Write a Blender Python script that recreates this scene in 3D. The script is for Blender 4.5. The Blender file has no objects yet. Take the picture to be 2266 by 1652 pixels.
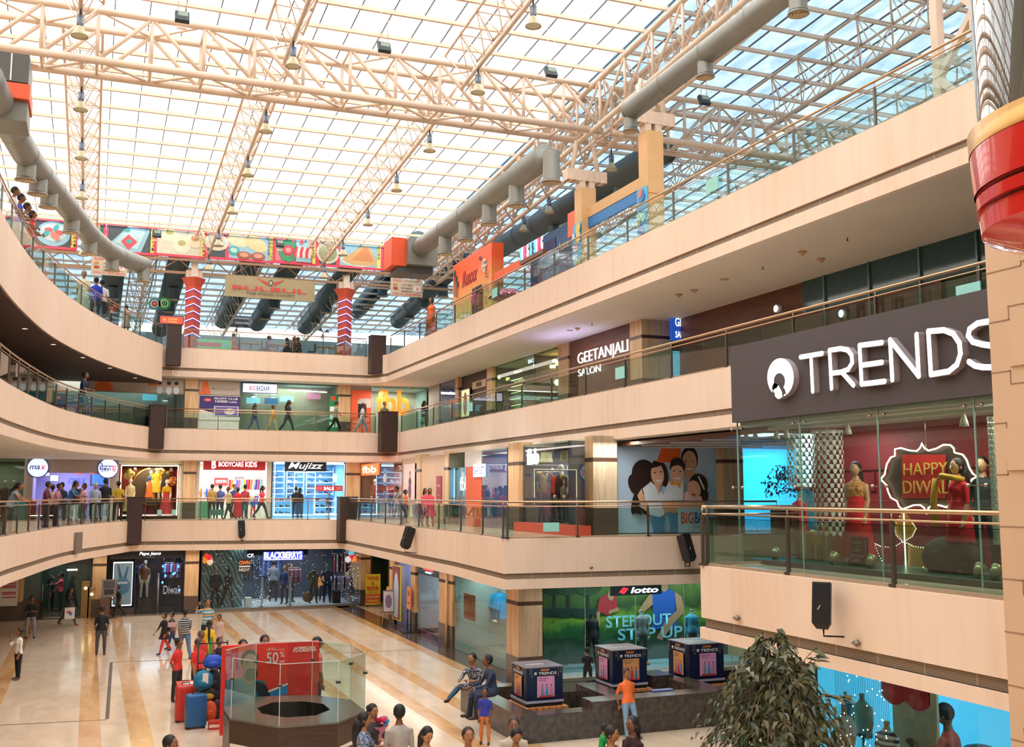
import bpy,bmesh,math,random
from math import sin,cos,pi,atan,atan2,sqrt,radians,hypot
from mathutils import Vector,Matrix
random.seed(7)
SC=bpy.context.scene
COL=SC.collection
V=Vector
#camera model (measured from the photograph)
FPX=2300.0;CX,CY,EZ=1133.0,826.0,5.95
PT=atan(266/FPX);cp,sp=cos(PT),sin(PT)
RGT=V((.9275,-.3737,0));FWD=V((.3737*cp,.9275*cp,sp));UPV=V((-.3737*sp,-.9275*sp,cp))
def ray(u,v):return FWD+RGT*((u-CX)/FPX)+UPV*((CY-v)/FPX)
def atz(u,v,z):d=ray(u,v);t=(z-EZ)/d.z;return V((t*d.x,t*d.y,z))
def atx(u,v,x):d=ray(u,v);t=x/d.x;return V((x,t*d.y,EZ+t*d.z))
def aty(u,v,y):d=ray(u,v);t=y/d.y;return V((t*d.x,y,EZ+t*d.z))
def roofz(x,y):return 24.0-.06*y+.01*x
def atr(u,v,dz=0):
 d=ray(u,v);t=(24.0+dz-EZ)/(d.z+.06*d.y-.01*d.x);return V((t*d.x,t*d.y,EZ+t*d.z))
cam_d=bpy.data.cameras.new('camera');cam=bpy.data.objects.new('camera',cam_d);COL.objects.link(cam)
cam_d.sensor_width=36;cam_d.lens=36*FPX/2266;cam_d.clip_end=500;cam_d.clip_start=.1
R3=Matrix((RGT,UPV,-FWD)).transposed();cam.matrix_world=Matrix.Translation((0,0,EZ))@R3.to_4x4()
SC.camera=cam
SC.view_settings.view_transform='Standard';SC.view_settings.look='None';SC.view_settings.gamma=1
SC.view_settings.exposure=0.0;SC.view_settings.use_curve_mapping=False
#materials
def lin(h):
 if not isinstance(h,str):return tuple(h)
 h=h.lstrip('#');c=[int(h[i:i+2],16)/255 for i in(0,2,4)]
 return tuple(x/12.92 if x<=.04045 else((x+.055)/1.055)**2.4 for x in c)
MC={}
def new_mat(name):
 m=bpy.data.materials.new(name);m.use_nodes=True;nt=m.node_tree
 return m,nt,nt.nodes['Principled BSDF']
def ramp(nt,fac,a,b,p0=.3,p1=.7):
 r=nt.nodes.new('ShaderNodeValToRGB');e=r.color_ramp.elements
 e[0].position,e[1].position=p0,p1;e[0].color=(*lin(a),1);e[1].color=(*lin(b),1)
 nt.links.new(fac,r.inputs[0]);return r.outputs[0]
def coords(nt,scale=(1,1,1),rot=(0,0,0)):
 tc=nt.nodes.new('ShaderNodeTexCoord');mp=nt.nodes.new('ShaderNodeMapping')
 mp.inputs['Scale'].default_value=scale;mp.inputs['Rotation'].default_value=rot
 nt.links.new(tc.outputs['Object'],mp.inputs[0]);return mp.outputs[0]
def noise(nt,vec,sc=3.,det=3.,dist=0.):
 n=nt.nodes.new('ShaderNodeTexNoise');n.inputs['Scale'].default_value=sc;n.inputs['Detail'].default_value=det
 n.inputs['Distortion'].default_value=dist;nt.links.new(vec,n.inputs['Vector']);return n.outputs[0]
def P(c,rough=.55,metal=0.,var=.06,sc=6.,stretch=(1,1,1),coat=0.):
 """painted / plastic / cloth: one colour with a slight procedural mottle"""
 k=('P',str(c),rough,metal,var,sc,stretch,coat)
 if k in MC:return MC[k]
 m,nt,b=new_mat('surface_'+str(c).strip('#').replace(' ',''));l=lin(c)
 if var>0:
  o=ramp(nt,noise(nt,coords(nt,stretch),sc),tuple(x*(1-var)for x in l),tuple(min(1,x*(1+var))for x in l))
  nt.links.new(o,b.inputs['Base Color'])
 else:b.inputs['Base Color'].default_value=(*l,1)
 b.inputs['Roughness'].default_value=rough;b.inputs['Metallic'].default_value=metal
 if coat:b.inputs['Coat Weight'].default_value=coat
 MC[k]=m;return m
def E(c,s=1.5):
 """emissive colour: tube, lit letter, screen, backlit panel, and glow painted on walls, balloons"""
 k=('E',str(c),s)
 if k in MC:return MC[k]
 m,nt,b=new_mat('lit_'+str(c).strip('#'));l=lin(c)
 b.inputs['Base Color'].default_value=(*l,1);b.inputs['Emission Color'].default_value=(*l,1);b.inputs['Emission Strength'].default_value=s
 m.cycles.emission_sampling='NONE' if s<2.5 else 'AUTO'
 MC[k]=m;return m
def GL(c,refl=.5,haze=.0,rough=.0):
 """clear sheet glass: tinted see-through + facing-dependent reflection"""
 k=('G',str(c),refl,haze,rough)
 if k in MC:return MC[k]
 m=bpy.data.materials.new('glass');m.use_nodes=True;nt=m.node_tree;nt.nodes.clear()
 o=nt.nodes.new('ShaderNodeOutputMaterial');t=nt.nodes.new('ShaderNodeBsdfTransparent');g=nt.nodes.new('ShaderNodeBsdfGlossy')
 t.inputs[0].default_value=(*lin(c),1);g.inputs['Roughness'].default_value=rough;g.inputs[0].default_value=(1,1,1,1)
 fr=nt.nodes.new('ShaderNodeFresnel');fr.inputs[0].default_value=1.5
 mu=nt.nodes.new('ShaderNodeMath');mu.operation='MULTIPLY';mu.inputs[1].default_value=refl*2;nt.links.new(fr.outputs[0],mu.inputs[0])
 mx=nt.nodes.new('ShaderNodeMixShader');nt.links.new(mu.outputs[0],mx.inputs[0]);nt.links.new(t.outputs[0],mx.inputs[1]);nt.links.new(g.outputs[0],mx.inputs[2])
 out=mx.outputs[0]
 if haze:
  d=nt.nodes.new('ShaderNodeBsdfDiffuse');d.inputs[0].default_value=(*lin(c),1)
  m2=nt.nodes.new('ShaderNodeMixShader');m2.inputs[0].default_value=haze;nt.links.new(out,m2.inputs[1]);nt.links.new(d.outputs[0],m2.inputs[2]);out=m2.outputs[0]
 nt.links.new(out,o.inputs[0]);MC[k]=m;return m
def wood(a,b,sc=(1,1,.12),n=9.,rough=.45,name='wood'):
 k=('W',a,b,sc,n)
 if k in MC:return MC[k]
 m,nt,p=new_mat(name);nt.links.new(ramp(nt,noise(nt,coords(nt,sc),n,6,1.),a,b,.35,.65),p.inputs['Base Color'])
 p.inputs['Roughness'].default_value=rough;MC[k]=m;return m
def brickmat(name,c1,c2,mort,w,h,ms,rot=(0,0,0),rough=.5,offset=.5,nz=None):
 if name in MC:return MC[name]
 m,nt,p=new_mat(name);br=nt.nodes.new('ShaderNodeTexBrick');br.offset=offset
 nt.links.new(coords(nt,(1,1,1),rot),br.inputs['Vector'])
 for i,c in(('Color1',c1),('Color2',c2),('Mortar',mort)):br.inputs[i].default_value=(*lin(c),1)
 br.inputs['Scale'].default_value=1;br.inputs['Mortar Size'].default_value=ms;br.inputs['Brick Width'].default_value=w;br.inputs['Row Height'].default_value=h
 nt.links.new(br.outputs[0],p.inputs['Base Color']);p.inputs['Roughness'].default_value=rough;MC[name]=m;return m
def mat_plaster():
 m,nt,b=new_mat('cream_plaster');c=coords(nt)
 a=ramp(nt,noise(nt,c,.35,4),'#ECCFB6','#F3DAC4',.3,.7)
 s=ramp(nt,noise(nt,coords(nt,(1,1,.08)),4.,5),(.90,.87,.84),(1,1,1),.3,.5)
 mx=nt.nodes.new('ShaderNodeMixRGB');mx.blend_type='MULTIPLY';mx.inputs[0].default_value=.6;nt.links.new(a,mx.inputs[1]);nt.links.new(s,mx.inputs[2])
 nt.links.new(mx.outputs[0],b.inputs['Base Color']);b.inputs['Roughness'].default_value=.6;return m
def mat_marble():
 m,nt,b=new_mat('polished_marble');c=coords(nt)
 n1=ramp(nt,noise(nt,coords(nt,(1,.35,1),(0,0,.5)),1.6,6,1.2),'#DDC4AA','#EAD5BD',.3,.7)
 br=nt.nodes.new('ShaderNodeTexBrick');br.offset=0;nt.links.new(c,br.inputs['Vector'])
 for i,q in(('Color1',(1,1,1)),('Color2',(.93,.91,.88)),('Mortar',(.8,.76,.7))):br.inputs[i].default_value=(*q,1)
 br.inputs['Scale'].default_value=1;br.inputs['Brick Width'].default_value=1.2;br.inputs['Row Height'].default_value=.9;br.inputs['Mortar Size'].default_value=.006
 mx=nt.nodes.new('ShaderNodeMixRGB');mx.blend_type='MULTIPLY';mx.inputs[0].default_value=.8;nt.links.new(n1,mx.inputs[1]);nt.links.new(br.outputs[0],mx.inputs[2])
 nt.links.new(mx.outputs[0],b.inputs['Base Color']);b.inputs['Roughness'].default_value=.12;b.inputs['Specular IOR Level'].default_value=.6;return m
def mat_streak(c1,c2):
 """see-through roof sheet with dust streaks"""
 m=bpy.data.materials.new('roof_sheet_tinted');m.use_nodes=True;nt=m.node_tree;nt.nodes.clear()
 o=nt.nodes.new('ShaderNodeOutputMaterial');t=nt.nodes.new('ShaderNodeBsdfTransparent')
 nt.links.new(ramp(nt,noise(nt,coords(nt,(1.,.35,1),(0,0,.25)),1.6,5,.8),c1,c2,.3,.7),t.inputs[0]);nt.links.new(t.outputs[0],o.inputs[0]);return m
PLASTER=mat_plaster();MARBLE=mat_marble()
STEEL=P('#B9B0A4',.25,.9,0.);STEELW=P('#C9A886',.28,.85,0.);DSTEEL=P('#6E675F',.3,.8,0.)
BLACK=P('#1A1A1E',.5,0,.1);DKBROWN=P('#37241E',.5,0,.08,2.);WHITE=P('#EFEFEC',.5)
COLM=wood('#C79C6E','#E2BC90',(1,1,.1),5.,.4,'travertine');DKBAND=P('#4A362A',.35)
COLG=wood('#A9977F','#CBB79C',(1,1,.08),7.,.4,'travertine_shaded')
CEIL=P('#E7E2DB',.7,0,.03,.6);BEIGEST=P('#E2CBB6',.5,0,.06,2.);ALU=P('#8E9089',.4,.3,.05)
GREENGL=GL('#D3E8DF',.5);RAILGL=GL('#C2DDD4',.55);CLEARGL=GL('#E8F2EE',.45);DARKGL=GL('#7FA3A6',.6)
GROOVE=brickmat('tile_band','#8F7B66','#988570','#B7A68C',1.1,5.,.02,(radians(90),0,0));MC['x']=None
def groove_mat():
 m,nt,b=new_mat('grille_band');tc=coords(nt)
 sep=nt.nodes.new('ShaderNodeSeparateXYZ');nt.links.new(tc,sep.inputs[0])
 ad=nt.nodes.new('ShaderNodeMath');ad.operation='ADD';nt.links.new(sep.outputs[0],ad.inputs[0]);nt.links.new(sep.outputs[1],ad.inputs[1])
 mo=nt.nodes.new('ShaderNodeMath');mo.operation='PINGPONG';mo.inputs[1].default_value=.45;nt.links.new(ad.outputs[0],mo.inputs[0])
 zz=nt.nodes.new('ShaderNodeMath');zz.operation='PINGPONG';zz.inputs[1].default_value=.014;nt.links.new(sep.outputs[2],zz.inputs[0])
 a=ramp(nt,mo.outputs[0],'#C4AF94','#94806A',.006,.014)
 z2=nt.nodes.new('ShaderNodeMath');z2.operation='MULTIPLY';z2.inputs[1].default_value=70;nt.links.new(zz.outputs[0],z2.inputs[0])
 s=ramp(nt,z2.outputs[0],(.45,.42,.4),(1,1,1),.3,.5)
 mx=nt.nodes.new('ShaderNodeMixRGB');mx.blend_type='MULTIPLY';mx.inputs[0].default_value=.8;nt.links.new(a,mx.inputs[1]);nt.links.new(s,mx.inputs[2])
 nt.links.new(mx.outputs[0],b.inputs['Base Color']);b.inputs['Roughness'].default_value=.6;return m
GROOVE=groove_mat()
#mesh builder
def frame_of(d):
 d=d.normalized();a=V((0,0,1))if abs(d.z)<.95 else V((1,0,0));x=a.cross(d).normalized();return x,d.cross(x).normalized(),d
class MB:
 def __init__(s):s.v=[];s.f=[];s.m=[];s.mats=[];s.sm=[]
 def mi(s,mat):
  if mat not in s.mats:s.mats.append(mat)
  return s.mats.index(mat)
 def add(s,vs,fs,mat,smooth=False):
  b=len(s.v);i=s.mi(mat);s.v.extend([tuple(p)for p in vs])
  for f in fs:s.f.append(tuple(b+k for k in f));s.m.append(i);s.sm.append(smooth)
  return s
 def box(s,c,d,mat,rz=0,M=None):
  x,y,z=d[0]/2,d[1]/2,d[2]/2;c=V(c)
  p=[V((i*x,j*y,k*z))for i in(-1,1)for j in(-1,1)for k in(-1,1)]
  if rz:r=Matrix.Rotation(rz,3,'Z');p=[r@q for q in p]
  if M:p=[M@q for q in p]
  return s.add([c+q for q in p],[(0,1,3,2),(4,6,7,5),(0,4,5,1),(2,3,7,6),(0,2,6,4),(1,5,7,3)],mat)
 def bb(s,a,b,mat):a,b=V(a),V(b);return s.box((a+b)/2,[abs(b[i]-a[i])for i in range(3)],mat)
 def bar(s,a,b,w,h,mat):
  a,b=V(a),V(b);x,y,d=frame_of(b-a);x*=w/2;y*=h/2
  return s.add([a-x-y,a+x-y,a+x+y,a-x+y,b-x-y,b+x-y,b+x+y,b-x+y],[(3,2,1,0),(4,5,6,7),(0,1,5,4),(1,2,6,5),(2,3,7,6),(3,0,4,7)],mat)
 def tube(s,pts,r,mat,n=8,cap=True):
  pts=[V(p)for p in pts];rs=r if isinstance(r,(list,tuple))else[r]*len(pts);vs=[];fs=[]
  px=None
  for i,p in enumerate(pts):
   d=(pts[min(i+1,len(pts)-1)]-pts[max(i-1,0)])
   if d.length<1e-9:d=V((0,0,1))
   x,y,d=frame_of(d)
   if px is not None:
    q=(px-d*px.dot(d))
    if q.length>1e-6:x=q.normalized();y=d.cross(x)
   px=x
   for k in range(n):a=2*pi*k/n;vs.append(p+(x*cos(a)+y*sin(a))*rs[i])
  for i in range(len(pts)-1):
   for k in range(n):k2=(k+1)%n;fs.append((i*n+k,i*n+k2,(i+1)*n+k2,(i+1)*n+k))
  if cap:fs.append(tuple(range(n))[::-1]);fs.append(tuple((len(pts)-1)*n+k for k in range(n)))
  return s.add(vs,fs,mat,True)
 def lathe(s,c,prof,mat,n=16,ax=(1,1),M=None,smooth=True,cap=True):
  c=V(c);vs=[];fs=[]
  for r,z in prof:
   for k in range(n):
    a=2*pi*k/n;q=V((r*cos(a)*ax[0],r*sin(a)*ax[1],z));vs.append(c+(M@q if M else q))
  for i in range(len(prof)-1):
   for k in range(n):k2=(k+1)%n;fs.append((i*n+k,i*n+k2,(i+1)*n+k2,(i+1)*n+k))
  if cap:fs.append(tuple(range(n))[::-1]);fs.append(tuple((len(prof)-1)*n+k for k in range(n)))
  return s.add(vs,fs,mat,smooth)
 def ell(s,c,r,mat,n=12,m=8,M=None):
  prof=[(max(1e-4,sin(pi*i/m)),-cos(pi*i/m))for i in range(m+1)];c=V(c);vs=[];fs=[]
  for a_,z in prof:
   for k in range(n):
    a=2*pi*k/n;q=V((a_*cos(a)*r[0],a_*sin(a)*r[1],z*r[2]));vs.append(c+(M@q if M else q))
  for i in range(m):
   for k in range(n):k2=(k+1)%n;fs.append((i*n+k,i*n+k2,(i+1)*n+k2,(i+1)*n+k))
  return s.add(vs,fs,mat,True)
 def prism(s,pts,z0,z1,mat,side=None):
  n=len(pts);vs=[V((p[0],p[1],z0))for p in pts]+[V((p[0],p[1],z1))for p in pts]
  s.add(vs,[tuple(range(n))[::-1],tuple(range(n,2*n))],mat)
  return s.add(vs,[(k,(k+1)%n,n+(k+1)%n,n+k)for k in range(n)],side or mat)
 def sheet(s,pts,h,mat):
  """vertical wall along a plan polyline; pts = (x,y), h = (z0,z1)"""
  vs=[V((p[0],p[1],z))for p in pts for z in h]
  return s.add(vs,[(2*i,2*i+2,2*i+3,2*i+1)for i in range(len(pts)-1)],mat)
 def sweep(s,path,prof,mats,closed=False):
  """path: (x,y) list, prof: (offset to the left of travel, z) list, mats one per profile edge"""
  n=len(path);nr=[]
  for i in range(n):
   a=V(path[max(i-1,0)]);b=V(path[min(i+1,n-1)]);c=V(path[i])
   d1=(c-a).normalized()if i>0 else None;d2=(b-c).normalized()if i<n-1 else None
   if d1 is None:d1=d2
   if d2 is None:d2=d1
   m=V((-d1.y-d2.y,d1.x+d2.x));m.normalize();k=m.dot(V((-d1.y,d1.x)));nr.append(m/max(k,.4))
  for j in range(len(prof)-1+(1 if closed else 0)):
   o0,z0=prof[j];o1,z1=prof[(j+1)%len(prof)];vs=[]
   for i in range(n):
    p=V(path[i]);a=p+nr[i]*o0;b=p+nr[i]*o1;vs+=[V((a.x,a.y,z0)),V((b.x,b.y,z1))]
   s.add(vs,[(2*i,2*i+2,2*i+3,2*i+1)for i in range(n-1)],mats if not isinstance(mats,(list,tuple))else mats[j])
  return s
 def merge(s,me,mats,M):
  b=len(s.v);s.v.extend([tuple(M@v.co)for v in me.vertices]);ix=[s.mi(m)for m in mats]
  for p in me.polygons:s.f.append(tuple(b+k for k in p.vertices));s.m.append(ix[min(p.material_index,len(ix)-1)]);s.sm.append(p.use_smooth)
  return s
 def build(s,name,parent=None,org=None,**kw):
  org=wloc(parent)if parent is not None else V(org or(0,0,0))
  me=bpy.data.meshes.new(name);me.from_pydata([(p[0]-org.x,p[1]-org.y,p[2]-org.z)for p in s.v],[],s.f)
  for m in s.mats:me.materials.append(m)
  me.polygons.foreach_set('material_index',s.m);me.polygons.foreach_set('use_smooth',s.sm);me.update()
  o=bpy.data.objects.new(name,me);COL.objects.link(o)
  if parent is not None:o.parent=parent
  else:o.location=org
  for k,v in kw.items():o[k]=v
  return o
def wloc(o):
 p=V((0,0,0))
 while o is not None:p+=o.location;o=o.parent
 return p
def thing(name,label,cat,loc,group=None):
 o=bpy.data.objects.new(name,None);COL.objects.link(o);o.location=V(loc);o.empty_display_size=.2
 o['label']=label;o['category']=cat
 if group:o['group']=group
 return o
def solo(mb,name,label,cat,org=None,group=None):
 if org is None:
  n=len(mb.v);org=(sum(p[0]for p in mb.v)/n,sum(p[1]for p in mb.v)/n,min(p[2]for p in mb.v))
 o=mb.build(name,None,org,label=label,category=cat)
 if group:o['group']=group
 return o
def struct(mb,name):return mb.build(name,None,None,kind='structure')
def clone(root,loc,label,group=None):
 """a copy of a thing with copies of its parts and sub-parts"""
 r=root.copy();COL.objects.link(r);r.location=V(loc);r['label']=label
 if group:r['group']=group
 for ch in[o for o in root.children]:
  c=ch.copy();COL.objects.link(c);c.parent=r
  for g in[o for o in ch.children]:d=g.copy();COL.objects.link(d);d.parent=c
 return r
#lettering and flat pictures
TC={}
TSC=bpy.data.scenes.new('lettering')
def text_mesh(s,ext=0.,bold=0.,shear=0.,spacing=1.):
 bold=bold*.32 if bold>0 else bold;k=(s,ext,bold,shear,spacing)
 if k in TC:return TC[k]
 cu=bpy.data.curves.new('t','FONT');cu.body=s;cu.size=1;cu.extrude=ext;cu.offset=bold;cu.shear=shear;cu.space_character=spacing
 cu.align_x='LEFT';cu.resolution_u=3;ob=bpy.data.objects.new('t',cu);TSC.collection.objects.link(ob);TSC.view_layers[0].update()
 me=bpy.data.meshes.new_from_object(ob.evaluated_get(TSC.view_layers[0].depsgraph));bpy.data.objects.remove(ob);bpy.data.curves.remove(cu)
 xs=[v.co.x for v in me.vertices]or[0,1];ys=[v.co.y for v in me.vertices]or[0,1]
 TC[k]=(me,min(xs),max(xs),min(ys),max(ys));return TC[k]
class Art:
 """flat coloured shapes on a board: o = lower left corner, ux/uy = directions, w x h metres; shapes in 0..1 units of the board"""
 def __init__(s,o,ux,w,h,uy=(0,0,1),step=.004,mb=None):
  s.o=V(o);s.ux=V(ux).normalized();s.uy=V(uy).normalized();s.n=s.ux.cross(s.uy).normalized();s.w,s.h=w,h;s.k=0;s.mb=mb or MB();s.step=step
 def pt(s,x,y,k=None):return s.o+s.ux*(x*s.w)+s.uy*(y*s.h)+s.n*(s.step*(s.k if k is None else k))
 def poly(s,pts,mat):s.k+=1;s.mb.add([s.pt(x,y)for x,y in pts],[tuple(range(len(pts)))],mat);return s
 def rect(s,x0,y0,x1,y1,mat):return s.poly([(x0,y0),(x1,y0),(x1,y1),(x0,y1)],mat)
 def back(s,mat,t=.03):
  c=[s.pt(x,y,0)for x,y in((0,0),(1,0),(1,1),(0,1))];vs=c+[p-s.n*t for p in c]
  s.mb.add(vs,[(0,1,2,3),(7,6,5,4),(0,4,5,1),(1,5,6,2),(2,6,7,3),(3,7,4,0)],mat);return s
 def disc(s,x,y,rx,ry,mat,n=18,a0=0.,a1=2*pi,rot=0.):
  """rx, ry in units of board height"""
  pts=[]
  for i in range(n):
   a=a0+(a1-a0)*i/(n if a1-a0>6.28 else n-1);p,q=rx*cos(a),ry*sin(a);p,q=p*cos(rot)-q*sin(rot),p*sin(rot)+q*cos(rot)
   pts.append((x+p*s.h/s.w,y+q))
  return s.poly(pts,mat)
 def text(s,t,x,y,hh,mat,w=None,bold=.01,shear=0.,ext=0.,spacing=1.,center=False):
  """x, y lower left of the writing, hh its height, w its width (all board units)"""
  me,x0,x1,y0,y1=text_mesh(t,0 if ext==0 else .5,bold,shear,spacing);s.k+=1
  sy=hh*s.h/max(y1-y0,.01);sx=(w*s.w/max(x1-x0,.01))if w else sy
  if center:x-=(x1-x0)*sx/s.w/2
  M=Matrix.Identity(4)
  for i in range(3):M[i][0]=s.ux[i]*sx;M[i][1]=s.uy[i]*sy;M[i][2]=s.n[i]*(ext if ext else 1)
  p=s.pt(x,y)-s.ux*x0*sx-s.uy*y0*sy+s.n*ext/2
  for i in range(3):M[i][3]=p[i]
  s.mb.merge(me,[mat],M);return s
def flat_text(t,o,ux,w,h,mat,ext=.04,**kw):
 a=Art(o,ux,w,h,step=.002);a.text(t,0,0,1,mat,w=1,ext=ext,**kw);return a.mb
def stroke(mb,pts,r,o,ux,n,depth,mf,ms,uy=V((0,0,1))):
 """rounded channel-letter stroke through 2D points (metres), front face mf, returns ms"""
 for i in range(len(pts)-1):
  a,b=V(pts[i]),V(pts[i+1]);d=(b-a);
  if d.length<1e-6:continue
  t0=atan2(d.y,d.x);out=[b+V((cos(t0+k),sin(t0+k)))*r for k in[(-pi/2)+pi*j/8 for j in range(9)]]+[a+V((cos(t0+k),sin(t0+k)))*r for k in[(pi/2)+pi*j/8 for j in range(9)]]
  m=len(out);f=[o+ux*p.x+uy*p.y+n*depth for p in out];g=[o+ux*p.x+uy*p.y for p in out]
  mb.add(f+g,[tuple(range(m))],mf);mb.add(f+g,[(k,m+k,m+(k+1)%m,(k+1)%m)for k in range(m)],ms)
#the building
F1,F2,F3=4.65,9.3,13.95
def UX(u,Y,v=1092):return aty(u,v,Y).x
def off(path,o):
 n=len(path);out=[]
 for i in range(n):
  a=V(path[max(i-1,0)][:2]);b=V(path[min(i+1,n-1)][:2]);d=(b-a).normalized();p=V(path[i][:2]);out.append((p.x-d.y*o,p.y+d.x*o))
 return out
def UY(u,X,v=1092):return atx(u,v,X).y
def catmull(pts,k=5):
 pts=[V(p)for p in pts];out=[]
 for i in range(len(pts)-1):
  p0=pts[max(i-1,0)];p1=pts[i];p2=pts[i+1];p3=pts[min(i+2,len(pts)-1)]
  for j in range(k):
   t=j/k;out.append(.5*((2*p1)+(p2-p0)*t+(2*p0-5*p1+4*p2-p3)*t*t+(3*p1-p0-3*p2+p3)*t**3))
 out.append(pts[-1]);return out
L3P=catmull([(-2.85,8),(-2.85,20),(-2.8,27),(-2.68,32.5),(-2.28,38),(-1.5,43.9),(.03,50.2),(1.76,55.1),(3.3,58.6)])
L2P=catmull([(-2.85,8),(-2.85,20),(-2.8,27),(-2.6,33.5),(-1.95,40.1),(-1.0,46.0),(.66,51.4),(2.65,55.8),(3.0,56.4)])
L1P=catmull([(-2.85,8),(-2.85,20),(-2.75,27),(-2.45,34),(-1.85,38.9),(-.66,46.2),(1.5,52.7),(1.95,53.9)])
FM=[PLASTER,PLASTER,GROOVE,PLASTER,PLASTER,PLASTER]
def fascia(path,F,name,deep=1.6,g=1.1):
 m=MB();m.sweep(path,[(.3,F),(0,F),(0,F-g),(.06,F-g),(.06,F-g-.17),(-.02,F-g-.17),(-.02,F-deep),(.3,F-deep),(.3,F-deep+.1)],[PLASTER,PLASTER,PLASTER,GROOVE,PLASTER,PLASTER,PLASTER,PLASTER]);return struct(m,name)
L1B=[(1.95,53.9),(2.42,54.1),(11.9,52.4),(11.6,34),(11.2,28.4),(24,27.85)]
L2B=[(3.0,56.4),(3.4,56.5),(14.75,56.4),(15.6,55.4),(15.6,2)]
L3B=[(3.9,59.4),(4.3,59.5),(14.85,59.4),(15.6,58.0),(15.6,2)]
LR1=[tuple(p)for p in L1P]+[(2.42,54.1),(11.9,52.4),(11.6,34),(11.2,28.4),(24,27.85)]
LR2=[tuple(p)for p in L2P]+[(3.4,56.5),(14.75,56.4),(15.6,55.4),(15.6,2)]
fascia(LR1,F1,'wall_gallery_lower',1.45,1.0);fascia(LR2,F2,'wall_gallery_middle');fascia(L3B,F3,'wall_gallery_upper')
m=MB();m.sweep([tuple(p)for p in L3P],[(.3,F3),(0,F3),(0,F3-2.0),(.1,F3-2.0)],PLASTER)
e=L3P[-1];m.add([(e.x,e.y,F3-2),(e.x,e.y,F3),(e.x-1.5,e.y+1,F3),(e.x-1.5,e.y+1,F3-2)],[(0,1,2,3)],PLASTER);struct(m,'wall_gallery_curved')
m=MB();m.sweep([(-4,58.4),(1.5,59.4),(3.9,59.4)],[(.3,F3),(0,F3),(0,F3-1.1),(.06,F3-1.1),(.06,F3-1.27),(0,F3-1.27),(0,F3-1.6),(.3,F3-1.6)],[PLASTER,PLASTER,PLASTER,GROOVE,PLASTER,PLASTER,PLASTER]);struct(m,'wall_gallery_return')
NEAR=[(24,16.6),(10.4,16.6),(10.35,2)]
fascia(NEAR,F1,'wall_gallery_near',1.3,.93)
FLOORW=P('#CDB79E',.16,0,.05,1.)
def plate(pts,z,mat,name,dz=-.12):
 m=MB();m.prism(pts,z+dz,z,mat);return struct(m,name)
I=lambda path,o=.04:path
plate(off(LR1,.03)+[(24,63),(-12,63),(-12,8)],F1-.005,FLOORW,'floor');plate(off(LR1,.03)+[(24,63),(-12,63),(-12,8)],F1-1.25,CEIL,'ceiling')
plate(off(LR2,.03)+[(26,2),(26,63),(-12,63),(-12,8)],F2-.005,FLOORW,'floor');plate(off(LR2,.03)+[(26,2),(26,63),(-12,63),(-12,8)],F2-1.5,CEIL,'ceiling')
plate(off(L3B,.03)+[(34,2),(34,84),(-12,84),(-12,60.5),(3.2,60.5)],F3-.005,FLOORW,'floor')
plate(off(L3B,.03)+[(26,2),(26,66),(-12,66),(-12,60.5),(3.2,60.5)],F3-1.5,CEIL,'ceiling')
plate(off(L3P,.04)+[(3.2,60.5),(-12,60.5),(-12,8)],F3-.006,FLOORW,'floor')
SOFW=brickmat('dark_wood_soffit','#4A2C20','#56352A','#221410',60.,.55,.02,(0,0,radians(-62)),.5)
plate(off(L3P,.04)+[(3.2,59.3),(-12,59.3),(-12,8)],F3-1.93,SOFW,'ceiling')
plate([(10.38,2),(10.43,16.57),(24,16.57),(24,2)],F1-.005,FLOORW,'floor');plate([(10.38,2),(10.43,16.57),(24,16.57),(24,2)],F1-1.1,CEIL,'ceiling')
m=MB();m.bb((-14,-10,-.2),(30,64,0),MARBLE);struct(m,'floor')
TAN=wood('#C6925F','#DCB07C',(1,.3,1),2.2,.14,'tan_marble');TAND=P('#574337',.14,0,.25,2.)
st=MB()
for x0,x1 in((-.02,.5),(1.15,1.68),(5.7,6.15),(6.85,7.3),(8.55,9.0),(9.75,10.25),(-2.6,-2.1)):st.bb((x0,8,.001),(x1,55.6,.004),TAN)
st.bb((11.9,31.5,.001),(12.35,55.6,.004),TAN);struct(st,'trim_1')
st=MB();st.bb((12.35,31.0,.001),(13.4,55.8,.005),TAND);st.bb((-8,55.0,.001),(13,55.8,.005),P('#8A7460',.15,0,.1));struct(st,'trim_2')
st=MB();a=atz(246,1465,0);b=atz(237,1590,0);st.bar((a.x,a.y,.003),(b.x,b.y,.003),.1,.008,P('#5C5348',.4,0,.3,30))
for p,q in(((246,1465),(1000,1434)),((0,1604),(237,1592))):
 p,q=atz(*p,0),atz(*q,0);st.bar((p.x,p.y,.003),(q.x,q.y,.003),.03,.008,P('#4A4038',.4))
struct(st,'trim_3')
m=MB();SH=P('#CBBBA6',.7)
m.bb((-12.3,-10,0),(-12,84,22),SH);struct(m,'wall_left')
m=MB();m.bb((-12,-10.3,0),(34,-10,23),SH);struct(m,'wall_front')
m=MB();m.bb((34,-10,0),(34.3,84,21.5),P('#5D6A78',.7));struct(m,'wall_right')
m=MB();m.bb((-12,84,F3),(34,84.3,18.35),P('#B4BABE',.7));m.bb((-12,62.9,0),(30,63.1,F3-1.5),SH);struct(m,'wall_back')
m=MB();m.bb((24,2,0),(24.2,62.9,F2-1.5),SH);m.bb((26,-10,F2-1.5),(26.2,62.9,F3-1.5),P('#3A2A26',.5));struct(m,'wall_right')
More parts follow.
